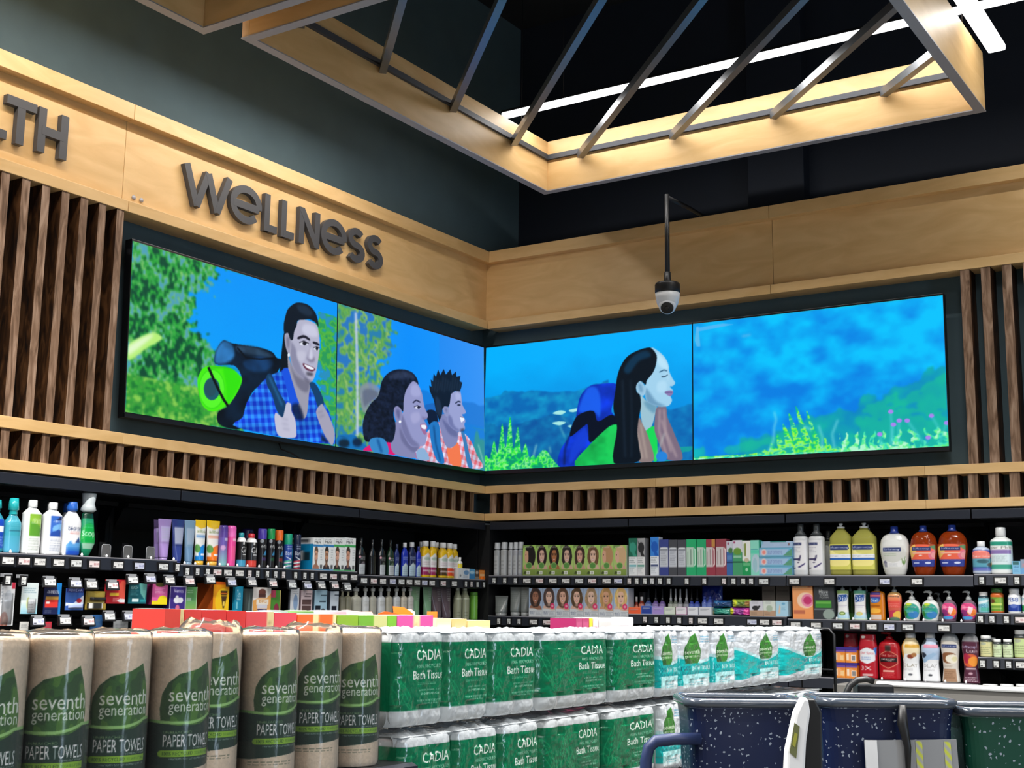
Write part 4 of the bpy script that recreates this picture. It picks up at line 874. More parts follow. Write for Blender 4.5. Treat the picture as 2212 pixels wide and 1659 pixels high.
def LB(word, x0, y0, x1, y1, bg='1c2c6c', fg='f0f2fa'): return [('r', x0, y0, x1, y1, bg), ('t', word, x0+(x1-x0)*.08, y0+(y1-y0)*.2, x1-(x1-x0)*.08, y1-(y1-y0)*.2, fg)]

# ================================================================== UPPER LEFT SHELF
U = 'on the upper left shelf'
RB = ((.86, 0), (.95, .02), (1, .06), (1, .72), (.95, .8), (.62, .92), (.45, .97), (.42, 1))
TC = ('28b4b8', [(.42, 0), (.44, .05), (.40, .25), (.58, .3), (.48, 1.0), (.40, 1.0)])
BT('L', 1, -28, 13, 1079, 'teal-capped mouthwash with a blue label, cut by the left edge of the photo', '2a90a8', [('r', 0, .12, 1, .8, '1848b8'), ('r', .1, .5, .75, .64, 'e8eef8'), ('l', .1, .16, .9, .4, 4, '9ab8e8')], RB, TC, .62, .78)
BT('L', 1, 12, 50, 1075.5, 'turquoise mouthwash with a turquoise cap, unlabelled front, near the left edge', '3ea0b4', [('g', 0, 0, 1, .45, '58aed0', '4aa4be'), ('r', .3, .56, .95, .585, '24566c'), ('l', .35, .62, .8, .85, 4, '6ab8c8', .5)], RB, TC, .62, .70)
WB = ((.92, 0), (1, .02), (1, .86), (.55, .96), (.42, .965), (.42, 1))
WC = lambda c='f2f4f4': (c, [(.44, 0), (.45, .02), (.43, .97), (.40, 1.0)])
BT('L', 1, 51, 92, 1080, 'white mouthwash bottle with a green leaf label', 'eef0f0', [('r', .32, .38, .93, .84, '8cbc3c'), ('p', [(.34, .38), (.93, .38), (.93, .46), (.6, .62), (.34, .7)], '5c9c34'), ('t', 'desert', .42, .7, .85, .75, 'e8f4d8'), ('t', 'essence', .4, .64, .86, .69, 'e8f4d8'), ('l', .32, .08, .75, .34, 7, '8a9a8c')], WB, WC(), .62, .87)
BT('L', 1, 92, 132, 1087, 'white-capped bottle half hidden behind the mouthwash with a blue label', 'e6e8ea', [], WB, WC(), .62, .87, off=.09)
BT('L', 1, 94, 136, 1085, 'white mouthwash bottle with a blue water-drop label', 'eef0f2', [('r', .34, .40, .95, .84, '3a6cc8'), ('e', .72, .56, .3, .12, '7ab8f0'), ('p', [(.34, .4), (.95, .4), (.9, .48), (.6, .56), (.34, .46)], '2a50a8'), ('p', [(.5, .75), (.66, .84), (.86, .75)], '1c2c64'), ('t', 'desert', .45, .7, .88, .75, 'e8f0fc'), ('l', .34, .08, .85, .36, 7, '7a88a8')], WB, WC(), .62, .87)
BT('L', 1, 128, 168, 1087, 'blue-capped bottle half hidden behind the white mouthwash with blue mountains', 'dfe2e6', [], RB, ('2c5cc0', [(.46, 0), (.5, .3), (.44, 1.0)]), .6, .83, off=.09)
BT('L', 1, 136, 178, 1084, 'white mouthwash bottle with blue mountains and a blue cap', 'ecedf0', [('t', 'biotene', .3, .56, .92, .66, '1c2a50'), ('l', .35, .47, .8, .54, 2, 'c86a60'), ('g', .25, .02, .95, .26, '1c58b0', '4a98d8'), ('p', [(.25, .24), (.4, .34), (.5, .26), (.66, .42), (.8, .28), (.95, .36), (.95, .2), (.25, .2)], '5aa0dc'), ('p', [(.52, .3), (.64, .42), (.76, .3)], '2c4c88'), ('r', .3, .03, .9, .12, '1c50c0')], RB, ('2c6cd0', [(.47, 0), (.54, .35), (.45, .9), (.42, 1.0)]), .62, .83)
BT('L', 1, 175, 211, 1065, 'green pinch-waisted mouthwash bottle with a clear cup cap', '1f9468', [('g', 0, 0, 1, .2, '0f6c4c', '2aa878'), ('e', .5, .48, .42, .26, '0ea044'), ('t', 'Scope', .16, .42, .88, .58, 'f4faf4'), ('r', .2, .18, .82, .3, 'a8dcc0'), ('g', 0, .84, 1, 1, '0e4030', '10402e'), ('l', .25, .62, .8, .8, 3, '5cc890', .5)], ((.30, 0), (.45, .04), (1, .30), (1, .38), (.62, .97), (.42, 1)), ('cfd8da', [(.56, 0), (.86, .1), (.74, .3), (.66, .42), (.80, .95), (.74, 1.0)]), .6, .70)
def pusher(u, label):
    a, _ = onL(u, 1190, 0); z = base_z('L', 1, a); t = tag(empty('shelf_pusher'), label, 'shelf fitting')
    MB().box(-.016, .016, .0, .30, .0, .004).build('track', 'black_plastic', t)
    q = 10; pts = [(-.024, 0), (-.024, .05)]+[(-.018+.006*math.cos(math.radians(x))-.0, .05+.006*math.sin(math.radians(x))) for x in (180, 135, 90)]+[(.018+.006*math.cos(math.radians(x)), .05+.006*math.sin(math.radians(x))) for x in (90, 45, 0)]+[(.024, 0)]
    MB().prism(pts, -.002, .001, 'xz').build('front_stop', 'clear_plastic', t, fix=True)
    MB().tube([(-.024, -.001, 0), (-.024, -.001, .05), (-.018, -.001, .056), (.018, -.001, .056), (.024, -.001, .05), (.024, -.001, 0)], .0016, 6).build('stop_rim', 'grey_plastic', t)
    MB().box(-.02, .02, .17, .176, .004, .075).build('paddle', 'black_plastic', t); MB().lathe([(.0045, 0), (.006, .006), (.002, .014)], 10, 1, 'ffffff', (0, -.006, 0)).build('clip', 'white_plastic', t)
    put(t, 'L', a, 0, z)
pusher(229, 'empty clear pusher front right of the green mouthwash bottle'); pusher(276, 'middle empty clear pusher front between mouthwash and lavender tubes'); pusher(325, 'empty clear pusher front just left of the lavender tubes')
tubeops = lambda lab, lo: [('r', .25, .42, .82, .80, lab), ('l', .3, .48, .78, .76, 6, 'a8acc0'), ('r', 0, 0, 1, .36, lo)]
TB('L', 1, 333, 362, 1123, 'lavender squeeze tube half hidden behind another lavender tube', '8e76b4', tubeops('a898cc', '9a84c4'), '9c88c0', .06, .5, off=.06)
TB('L', 1, 343, 373, 1121, 'front lavender squeeze tube with a pale label', '9a82bc', tubeops('b4a8d4', 'a88ccc'), 'a890c8', .06, .5)
TB('L', 1, 373, 401, 1122, 'navy blue squeeze tube between the lavender and pale blue tubes', '2c3878', tubeops('a8b0cc', '34448c'), '3c4890', .06, .5)
TB('L', 1, 399, 424, 1124, 'pale steel-blue squeeze tube', '7898b4', tubeops('98b0c8', '6c90b4'), '7c9cb8', .06, .5)
sun = lambda a, b: [('p', [(0, .86), (.5, .78), (1, .85), (1, 1), (0, 1)], 'f0c418'), ('t', 'alba', .22, .68, .82, .76, '8c9c60'), ('r', .15, .56, .85, .63, b), ('e', .75, .18, .5, .22, a), ('r', 0, 0, 1, .12, a), ('e', .2, .3, .2, .1, '5c9c4c'), ('r', .4, .14, .8, .18, 'e8f0f8')]
TB('L', 1, 423.5, 448.5, 1123.5, 'yellow-topped sunscreen tube with a blue lower half', 'f0f2f0', sun('1c88dc', '88b0dc'), 'e0b030', .10, .62)
TB('L', 1, 450, 479.5, 1125, 'yellow-topped sunscreen tube with an orange lower half', 'f4f2ee', sun('f47c1c', 'f0b498'), 'e8b040', .10, .62)
CANP = ((.95, 0), (1, .02), (1, .82), (.97, .84), (1, .86), (.97, .9), (1, .92), (.96, .97), (.8, 1))
BT('L', 1, 474, 493, 1135, 'purple to mint shaving gel can', '6a58ac', [('g', 0, 0, 1, .5, '88ccc8', '7c68b0'), ('g', 0, .7, 1, 1, '60489c', '4c3a90'), ('e', .3, .45, .2, .06, 'c8a0d0'), ('r', .4, .62, .9, .68, 'c0c0e0')], CANP, None, 1, 1., name='aerosol_can', cat='can')
BT('L', 1, 490, 511, 1136, 'hot pink shaving gel can', 'ec4c9c', [('g', 0, .72, 1, 1, 'f07cc4', 'e85cb4'), ('r', .4, .62, .95, .69, 'f8b8d8'), ('r', .35, .15, .9, .5, 'f05c98')], CANP, None, 1, 1., name='aerosol_can', cat='can')
GELP = ((.95, 0), (1, .02), (1, .86), (.8, .96), (.5, 1))
gel = lambda c: [('r', 0, 0, 1, .24, c), ('t', 'Gillette', .3, .48, 1.35, .68, 'f0f2f4'), ('r', .4, .40, .8, .44, 'e0e4e8'), ('l', .4, .26, .8, .38, 3, '9aa0a8'), ('r', 0, .84, 1, 1, 'f0f0f0'), ('r', .4, .74, .5, .84, 'd8d8d8')]
BT('L', 1, 520, 548, 1143, 'dark purple can in the back row behind the two black gel cans', '241c50', [], CANP, None, 1, 1., name='aerosol_can', cat='can', off=.1)
BT('L', 1, 511, 533, 1150.5, 'black shaving gel can with a teal cap and teal base', '1a191c', gel('48a0c8'), GELP, ('2a98a4', [(.5, 0), (.55, .2), (.55, .9), (.45, 1)]), 1, .86, name='aerosol_can', cat='can')
BT('L', 1, 531, 556, 1152, 'black shaving gel can with a red cap and red base', '1a191c', gel('e04a40'), GELP, ('d42c34', [(.5, 0), (.6, .2), (.6, .8), (.4, 1)]), 1, .86, name='aerosol_can', cat='can')
edge = lambda c: [('t', 'edge', .2, .66, .85, .80, 'f0f4f4'), ('p', [(.4, .44), (.75, .44), (.58, .64)], '3a8cc0'), ('r', .3, .26, .9, .36, c), ('e', .25, .92, .16, .06, '8a9098')]
for u0, u1, v, c, c2, nm in ((558, 577, 1142, '4c3ca4', '3c2c5c', 'purple'), (578, 595, 1142, '1c9450', '1c4c34', 'green'), (595.6, 612.6, 1145, 'ec6c24', '7c2c30', 'orange')):
    BT('L', 1, u0, u1, v, f'black shaving gel can with a tall {nm} cap', '1c1c20', edge(c2), ((.95, 0), (1, .02), (1, 1)), (c, [(1.02, 0), (1.03, .05), (1.03, .9), (.95, 1)]), 1, .73, name='aerosol_can', cat='can')
barb = lambda a, b: [('l', .2, .78, .9, .95, 2, 'd0d8f0'), ('t', 'Barbasol', .08, .56, 1.3, .72, 'f4f6fa'), ('p', [(.1, .52), (.6, .40), (.5, .38), (.1, .5)], 'e8ecf4')]+[('p', [(0, y), (1, y+.07), (1, y+.12), (0, y+.05)], c) for y, c in ((.0, a), (.08, 'f0f2f2'), (.14, a), (.22, 'f0f2f2'), (.28, b))]
BT('L', 1, 614, 632, 1153, 'blue shaving foam can with a sea-green cap and green stripes', '2c4ca0', barb('3ca880', '5cc0a0'), ((.95, 0), (1, .02), (1, 1)), ('1ca07c', [(1.0, 0), (1.02, .05), (1.02, .92), (.94, 1)]), 1, .69, name='aerosol_can', cat='can')
BT('L', 1, 635, 651, 1154.6, 'navy shaving foam can with a navy cap and red stripes', '1c2848', barb('c03848', 'd05060'), ((.95, 0), (1, .02), (1, 1)), ('1c2440', [(1.0, 0), (1.02, .05), (1.02, .92), (.94, 1)]), 1, .71, name='aerosol_can', cat='can')
def men(band, hair, skin, shirt, lo):
    def f(cv):
        cv.r(0, .72, 1, .78, band); cv.t('JUST FOR', .15, .91, .7, .95, '3a3c40'); cv.t('MEN', .15, .82, .72, .90, '2a2c30'); portrait(cv, hair, skin, .0, .03, .66, .74, 3, shirt)
        cv.r(.0, 0, 1, .045, lo); cv.r(.72, .06, .92, .18, '5a5e60'); cv.l(.72, .3, .95, .66, 5, 'a0a8ac')
    return f
lside = Cv(14, 30, '0c84b8').ops([('r', 0, .8, 1, 1, 'd8dcde'), ('r', .1, .84, .8, .94, '4a4e54'), ('r', .4, .3, .6, .6, 'f0f2f4'), ('r', .6, .3, .85, .55, '14303c')])
for u0, u1, band, hair, skin, sh, lo, nm in ((677, 699.4, '2c80c0', '6c5444', 'd8a488', 'b07860', '4c9ccc', 'a smiling bearded man'), (699.4, 722.4, '2c80c0', '2c2420', 'c89474', '3c3034', '4c9ccc', 'a dark-bearded man'), (722.4, 745.5, '3cac58', '4c3828', 'dca890', '30302c', '58c07c', 'a clean-shaven man facing left'), (745.5, 769, '3cac58', '3c2c24', 'd89c80', '383040', '4cbc70', 'a smiling short-haired man')):
    CT('L', 1, u0, u1, 1162, f'white hair colour box showing {nm}, {"blue" if band[0]=="2" else "green"} band', 'f0f2f2', (), 'cfd6d8', .17, res=(30, 52), paint=men(band, hair, skin, sh, lo), lcv=lside if u0 < 680 else None)
CT('L', 1, 660, 682, 1165, 'blue-sided hair colour box standing in the row behind the bearded man boxes', '0c84b8', [('r', 0, .8, 1, 1, 'd8dcde')], '0c84b8', .12, off=.16)
DB = ((.9, 0), (1, .03), (1, .68), (.72, .84), (.34, .94), (.3, 1)); DC = lambda c: (c, [(.3, 0), (.32, .1), (.3, 1)])
dk = lambda pic: [('r', .22, .03, .9, .36, 'c6ccd0'), ('l', .28, .08, .84, .33, 5, '8a929a'), ('l', .3, .5, .9, .62, 2, 'c0c4c8'), ('e', .25, .6, .10, .035, 'e0a8b8'), ('p', [(.3, .36), (.5, .46), (.7, .38), (.85, .48), (.9, .36)], pic)]
for u0, u1, v, col, pic, nm in ((770.5, 790, 1161.5, '18181c', '6c6470', 'black oil bottle beside the hair colour boxes'), (797, 813, 1165, '141618', '20282a', 'black oil bottle turned sideways, without a pale label'), (816, 833.6, 1164, '16181c', '58645c', 'black oil bottle with a pale label, left of the dark green one'), (835, 852.5, 1166, '16301f', '5c7460', 'dark green oil bottle with a pale label')):
    BT('L', 1, u0, u1, v, nm, col, [] if 'sideways' in nm else dk(pic), DB, DC('1c1e20'), .7, .80)
for u0, u1, v, col, nm, c in ((852, 863, 1175, '1c2c6c', 'leftmost slim navy bottle with a pale lower label', '1c2848'), (867, 882, 1172, '1c34b0', 'royal blue bottle with a white cap among the navy bottles', 'e0e2e6'), (881, 899, 1171, '16204c', 'navy bottle with a white cap and leaf picture beside the yellow bottles', 'e0e2e6'), (898, 910, 1180, '1c30b8', 'royal blue bottle half hidden by the first yellow bottle', '1c2c80')):
    BT('L', 1, u0, u1, v, nm, col, [('r', .12, .03, .95, .36, 'b4ccd8'), ('l', .2, .08, .9, .33, 4, '8aa0b4'), ('l', .2, .56, .9, .68, 2, 'a8b4dc'), ('p', [(.2, .36), (.45, .48), (.6, .38), (.8, .5), (.95, .36)], 'c8d8dc')], RB, WC(c), .6, .86)
yel = lambda a: [('r', 0, 0, 1, .09, 'f4c818'), ('r', 0, .09, 1, .34, a), ('r', 0, .34, 1, .66, 'f0eeee'), ('p', [(.1, .62), (.5, .78), (.9, .62)], 'f2efee'), ('e', .5, .6, .28, .05, 'b8ccbc'), ('l', .2, .4, .85, .52, 3, 'c8a8b4'), ('e', .72, .2, .14, .07, 'e8dca0'), ('r', .15, .2, .6, .25, 'f0e0e4', .7)]
for i, (u0, u1, v, a, off, nm) in enumerate(((903, 917, 1170, '8c2458', .09, 'hidden behind the first magenta one'), (909, 929, 1168, 'a02460', 0, 'with a magenta band, leftmost of the front row'), (926, 943.6, 1169, 'a02460', 0, 'with a magenta band, second of the front row'), (937, 950, 1171, '4c3020', .055, 'with a brown band, set slightly back'), (946, 967, 1172, '54381c', 0, 'with a brown and cream fruit band, front row'), (962, 980, 1173, 'ec4a1c', 0, 'with an orange-red band, front row'), (973, 990, 1175, 'ec4420', .02, 'with an orange-red band, rightmost'))):
    BT('L', 1, u0, u1, v, f'yellow skin-care bottle {nm}', 'f4c41c', yel(a), ((.94, 0), (1, .02), (1, .78), (.94, .86), (.66, .95), (.5, 1)), ('f2f2f2', [(.52, 0), (.56, .05), (.54, .95), (.48, 1)]), .62, .85, off=off-.01)
BT('L', 1, 988, 999, 1203.6, 'small white bottle with a yellow label at the end of the yellow bottles', 'f0f0ea', [('r', 0, .3, 1, .8, 'f0dc3c'), ('l', .2, .4, .9, .6, 2, 'c0b040')], WB, WC(), .7, .86)
for u0, u1, v, bg, ops, nm in ((990.5, 999.5, 1227, 'e4e8ea', [('e', .5, .3, .2, .1, '8a9098')], 'white small carton below the white and yellow bottle'), (999.5, 1014, 1228, 'dfe6ec', [('e', .55, .6, .35, .22, '6c98c4'), ('l', .15, .1, .85, .35, 3, '8a98a8')], 'small white carton with a blue flower picture'), (1014, 1026, 1229, '5ca4d0', [('r', 0, 0, 1, .5, '3c88c0'), ('e', .5, .65, .4, .14, 'b0d8ec')], 'small blue carton near the corner'), (1026, 1035, 1231, '584c44', [('r', 0, .0, 1, .3, '90887c'), ('e', .5, .7, .3, .15, 'c8b8a8')], 'small dark brown carton beside the orange one'), (1035, 1050, 1231.6, 'f08830', [('r', .15, .35, .85, .6, 'f8c890'), ('l', .15, .65, .85, .9, 2, 'f8d0a0')], 'small orange carton at the corner end of the shelf')):
    CT('L', 1, u0, u1, v, nm, bg, ops, d=.04, res=(14, 18))
CT('L', 1, 1042, 1054, 1246, 'low orange box lying in front of the small orange carton', 'f47c24', [], d=.025, off=-.025, res=(6, 4))
tag_row('L', 1, [('w', u) for u in (15, 50, 84, 125, 163, 202, 254, 300, 352)]+[('s', u) for u in (382, 404, 426, 448)]+[('w', u) for u in (469, 492, 517)]+[('s', u) for u in (539, 556, 577, 595, 612, 638, 658, 674)]+[('w', u) for u in (698, 720, 743, 764, 786, 807, 827, 848, 867, 884, 901, 917, 933, 957, 981)]+[('s', u) for u in (1006, 1018, 1031, 1045)], 'upper left shelf edge', 'price tags on the upper left shelf edge', 1225)

# ================================================================== LEFT WALL HOOKS AND LOWER LEFT SHELF
fine = lambda x0, y0, x1, y1, n, c='8a8f98': ('l', x0, y0, x1, y1, n, c)
CARD(-40, 2, 1262, 1350, 'grey card at the very left edge, hanging left of the white toothbrush pack', '6a6a66', [fine(.2, .3, .9, .8, 5)])
CARD(4, 34, 1258, 1351, 'white hanging pack with a pink-brown brush head at its foot', 'dfe2e6', [('r', .75, .84, .98, 1, 'c83048'), ('e', .55, .6, .28, .22, 'c4cad2'), ('e', .35, .12, .28, .2, 'b46c5c'), ('e', .4, .1, .12, .12, 'd09884'), fine(.05, .5, .2, .95, 6, '8894a4')], blister=(.1, .02, .9, .75, .012, None))
CARD(49, 84, 1259, 1326, 'pale aqua and white hanging pack left of the navy one', 'd8e6e6', [('g', 0, 0, 1, .4, '8cc8dc', 'e0eae8'), ('e', .42, .34, .1, .2, 'c8d088'), ('r', .42, .04, .86, .48, 'f0f2f2'), fine(.46, .1, .82, .42, 4), ('r', .05, .62, .95, .86, 'dce8ea'), fine(.1, .66, .9, .84, 3, '6c98a8')], blister=(.38, .02, .9, .5, .008, None))
CARD(98, 134, 1259, 1327, 'navy and blue hanging pack with a red and gold panel', '16204c', [('p', [(.6, 1), (1, 1), (1, 0), (.85, 0), (.85, .6)], '1c7cc8'), ('t', 'ANBESOL', .16, .66, .86, .76, 'f0f2f8'), ('r', .1, .46, .84, .56, 'b88c3c'), ('r', .08, .22, .82, .46, 'd83830'), ('r', .14, .34, .34, .42, 'f0d8d4'), fine(.1, .04, .6, .14, 2)])
CARD(144, 182, 1271, 1318, 'blue lip balm blister card with a red heart', '3c64b4', [('r', 0, .8, 1, 1, '24307c'), ('t', 'ABREVA', .12, .85, .9, .97, 'c8d4f0'), ('p', [(0, .35), (.4, .3), (1, .7), (1, .3), (0, .2)], 'e0e6f0'), ('e', .74, .44, .15, .1, 'b82838')], blister=(.15, .08, .98, .32, .012, 'b8c8f0'))
CARD(186.5, 230.6, 1277, 1317, 'gold blister card holding two black and white sticks', '9c8434', [('p', [(.1, 1), (.5, .86), (.95, 1), (.95, .7), (.1, .7)], 'b09c48'), ('r', .1, .35, .95, .42, 'c8b878')], blister=(.2, .5, 1.0, .68, .012, '2a2c2c'))
CARD(192, 222, 1303, 1314, 'lower black and white stick in front of the gold card', '2c2c28', [('r', 0, 0, .3, 1, 'e8e8e4'), ('r', .9, 0, 1, 1, 'e8e8e4')], off=-.05, res=(14, 6), depth=.012, name='lip_stick', cat='stick')
CARD(229, 272, 1252, 1304, 'red blister card with a yellow strip and a white tube', 'c02430', [('e', .85, .55, .2, .4, 'e05848'), ('r', .25, .32, .68, .45, 'f0c840'), ('r', .3, .6, .6, .68, 'e8b0ac'), ('r', .4, .08, .7, .26, 'e86c70'), ('p', [(.6, .14), (.75, .22), (1, .2), (1, .06), (.75, .06)], 'f0f0f2')])
CARD(280, 318, 1260, 1304, 'teal blister card between the red and the pink cards', '14606c', [('p', [(.55, 1), (1, 1), (.9, .2), (.65, .5)], '6cb8b0'), ('t', 'REACH', .1, .7, .5, .85, 'd0ecec'), fine(.1, .4, .55, .65, 4, '7cc0c8'), ('r', .2, .1, .55, .25, 'd8f0f0'), ('r', .65, .1, .95, .22, '2c98a0')])
CARD(330, 363, 1259, 1306, 'pink card with a yellow dome at the bottom', 'e064a8', [('r', 0, 0, 1, .18, 'f4e020'), ('e', .7, .18, .32, .24, 'f4e020'), ('e', .5, .92, .3, .12, '4c4820'), fine(.2, .5, .85, .78, 4, 'f8c8e0')], depth=.05, sidec='6c1c4c')
CARD(368, 403, 1266, 1327, 'purple white-framed razor box showing a white rose shape', '3c2c84', [('r', 0, 0, .04, 1, 'e8e8f0'), ('r', .95, 0, 1, 1, 'e8e8f0'), ('r', 0, .96, 1, 1, 'e8e8f0'), ('t', 'Venus', .24, .76, .82, .9, 'e8e8f8'), ('e', .45, .5, .2, .11, 'e8eaf0'), ('e', .66, .5, .16, .1, 'dfe2ea'), ('e', .45, .62, .08, .05, 'e8eaf0'), ('e', .5, .22, .12, .12, 'd87098')], depth=.04, sidec='2c2060')
CARD(402, 426.5, 1268, 1327, 'green razor card behind the purple framed box', '5c9c5c', [('g', 0, 0, 1, .6, '98c058', '5ca068'), ('r', .93, 0, 1, 1, 'c8e0b8'), ('r', .1, .5, .5, .6, 'a8c8b0'), fine(.15, .75, .8, .9, 2, 'c0dcc0')], off=-.03)
CARD(462, 496, 1257, 1327, 'orange and yellow razor box with a dark razor picture', 'f0a018', [('e', .65, .4, .5, .4, 'f8c820'), ('p', [(.45, .72), (.88, .72), (.84, .58), (.5, .58)], '3a2414'), ('p', [(.5, .56), (.86, .56), (.72, .2), (.62, .2)], '4a3018'), ('r', .44, .62, .9, .66, 'd87020'), ('r', .62, .26, .74, .4, 'f0d060'), ('r', 0, .9, 1, 1, 'c8581c')], depth=.11, sidec='b0501c')
CARD(508.5, 525.5, 1267, 1327, 'slim teal pack hanging right of the orange razor box', '1888ac', [('t', 'Gillette', .25, .5, .7, .9, 'd8f0f8'), ('r', .2, .2, .4, .45, '78c8dc')], depth=.015)
CARD(532, 549, 1272, 1327, 'dark grey pack left of the orange and white razor card', '3c4848', [('p', [(.2, 0), (.5, .9), (.6, 0)], '5a6c6c'), ('r', .85, 0, 1, .4, 'c0a070')], depth=.02)
CARD(548, 586, 1269, 1327, 'orange and white razor card with a dark blue foot', 'e0dcd8', [('p', [(0, 0), (0, .5), (.3, .6), (.75, .6), (1, .8), (1, 0)], 'e8a85c'), ('e', .5, .82, .2, .12, '6c4038'), ('r', .3, .62, .7, .76, '50302c'), ('r', .2, .36, .85, .56, 'f0e8dc'), ('t', 'BIC', .35, .44, .75, .55, 'c87818'), ('r', .25, .22, .8, .36, 'd8d8e4'), ('p', [(.25, .2), (.8, .2), (.65, .03), (.4, .03)], '28306c')], off=-.04)
CARD(585, 607, 1275, 1327, 'green and red card right of the orange and white razor card', '4c8c34', [('r', 0, .7, .5, 1, 'b8405c'), ('e', .6, .2, .25, .25, '8c3048'), ('r', .9, 0, 1, 1, 'c0b070')])
CARD(628, 647, 1270, 1327, 'slim white card with a blue figure', 'd4d8de', [('e', .6, .45, .25, .3, '88a4c8'), fine(.3, .75, .9, .95, 3, '7a8290')], depth=.012, sidec='3a3e46')
CARD(651, 675, 1275, 1327, 'pale pink card with brown windows', 'd8c4c8', [('r', .12, .4, .9, .62, '5c4444'), ('r', .12, .12, .9, .36, '5c4444'), ('r', .4, .82, .9, .86, '504048'), ('r', .3, .72, .85, .76, '504048')], depth=.06, sidec='8c7880')
CARD(680, 707, 1275, 1327, 'pale blue card with black razor shapes', 'a4c8dc', [('r', .1, 0, .5, .36, '14202c'), ('e', .7, .12, .2, .12, '14202c'), ('r', .5, .76, .95, .8, '304858'), ('r', .4, .5, .9, .55, '304858')], depth=.06, sidec='445868')
CARD(714, 732, 1277, 1327, 'white and navy slim card beside the pale pump bottles', 'ccd8e4', [('r', .2, 0, .75, .36, '101828'), ('r', .5, .8, 1, .85, '3a4454')], depth=.09, sidec='3c4450')
for u0, u1, v0, v1, bg, nm in ((44, 62, 1343, 1362, 'd0d0cc', 'white card top showing above the paper towels at far left'), (97, 112, 1343, 1360, 'c03444', 'red and white card top just above the paper towels'), (196, 222, 1328, 1362, '2c5c94', 'blue card top behind the paper towels'), (246, 277, 1340, 1366, 'a8acae', 'grey card low on the hooks behind the paper towels'), (284, 308, 1341, 1368, 'b4bcc0', 'pale grey card left of the low yellow card'), (316, 342, 1336, 1368, 'd8bc2c', 'yellow card low on the hooks behind the paper towels')):
    CARD(u0, u1, v0, v1, nm, bg, [fine(.15, .3, .85, .7, 3, '707478')], res=(14, 14))
# pump bottles, tubes and hair bottles on the lower shelf by the corner
pb = lambda b: [('r', .1, .3, .95, .78, b), fine(.25, .48, .85, .64, 4, '9a9a90')]
for i, (u0, u1, bg, lb) in enumerate(((733, 747, '7c7a66', '8c8a76'), (745, 760, '88866f', '96947e'), (757, 781, 'b8b8a8', 'c0bfb0'), (781, 798, 'c4c8c8', 'd4d8da'), (797, 814, 'aeaea2', 'b4b3a6'), (814, 832, 'c8ccd0', 'd8dcde'), (831, 848, 'aaa796', 'b2ae9c'), (848, 865, 'c6cacc', 'd4d8da'), (864, 880, 'c8c0b0', 'd0c8b8'), (879, 894, 'c4c2bc', 'd0ceca'))):
    BT('L', 2, u0, u1, 1267, f'{ordn(i)} pale clear-topped bottle from the left in the row behind the orange torn box', bg, pb(lb), ((.95, 0), (1, .02), (1, .74), (.9, .8), (.36, .84), (.34, 1)), ('c4c8c6', [(.34, 0), (.5, .1), (.5, .7), (.2, .75), (.2, 1)]), .7, .86)
for u0, u1, v, bg, nm in ((889, 911, 1264.6, '8cb890', 'left of the two sage green squeeze tubes by the corner'), (916, 936, 1265, '84b08c', 'right of the two sage green squeeze tubes by the corner'), (935, 958, 1265, '6c5c64', 'left of the two mauve-brown squeeze tubes by the corner'), (955.6, 979, 1265, '6c5c64', 'right of the two mauve-brown squeeze tubes by the corner')):
    TB('L', 2, u0, u1, v, nm, bg, [fine(.5, .5, .85, .9, 6, 'c8ccc8'), ('r', .55, .05, .85, .25, 'b0b0b4', .5)], bg, .05, .55)
for u0, u1, v, nm in ((980, 997, 1267, 'left pale olive spray bottle by the corner'), (994, 1014, 1267, 'right pale olive spray bottle by the corner')):
    BT('L', 2, u0, u1, v, nm, 'a8ac90', [('r', 0, .70, 1, .73, 'd8dcc8'), fine(.2, .1, .6, .3, 2, '7c8068')], ((.95, 0), (1, .02), (1, .72), (.95, .74), (.9, .8), (.6, .9), (.5, 1)), ('b8bcb0', [(.5, 0), (.52, .9), (.4, 1)]), 1, .88)
for u0, u1, nm in ((1014, 1032, 'left bright green bottle at the corner end of the lower left shelf'), (1032, 1050.6, 'right bright green bottle at the corner end of the lower left shelf')):
    BT('L', 2, u0, u1, 1278, nm, '7cc048', [fine(.5, .45, .9, .72, 4, 'c8e0b0')], ((.95, 0), (1, .02), (1, .84), (.98, .85), (.98, 1)), ('5c9c38', [(1, 0), (1, .9), (.9, 1)]), 1, .86)
# hooks with tilted electronic tags
def hook(u, v, kd, label, i):
    off = -.07; a, z = onL(u, v, -off); t = tag(empty('peg_hook'), label, 'hook', 'peg hooks with price tags')
    MB().tube([(0, BACK-off-.003, -.012), (0, .01, -.012), (0, .004, -.004)], .003, 8).build('rod', 'black_metal', t)
    MB().box(-.02, .02, -.002, .02, .012, .026).build('clip', 'grey_plastic', t)
    h = empty('tag_holder'); h.parent = t; h.rotation_euler = (math.radians(-14), 0, 0) if kd == 'w' else (0, 0, 0)
    price_tag(kd, i % 4, None, None, h)
    put(t, 'L', a, off, z)
HK = [(16, 1253, 's'), (50, 1255, 's'), (107, 1258, 'w'), (163, 1261, 'w'), (197, 1263, 'w'), (243, 1265, 'w'), (286, 1253, 'w'), (325, 1251, 'w'), (366, 1254, 'w'), (409, 1256, 'w'), (454, 1252.5, 'w'), (500, 1258.6, 'w'), (544, 1258.6, 'w'), (589, 1261, 'w'), (631, 1264, 'w'), (664, 1266, 'w'), (694, 1266, 'w'), (723, 1266, 'w'), (750, 1269, 'w')]
for i, (u, v, k) in enumerate(HK): hook(u, v, k, f'{ordn(i)} peg hook tag from the left in the row above the hanging packs', i)
for i, (u, v) in enumerate([(82, 1343), (140, 1341), (191, 1343), (236, 1332), (278, 1332), (317, 1331), (353, 1328)]): hook(u, v, 'w', f'{ordn(i)} peg hook tag from the left in the row just above the paper towels', i+3)
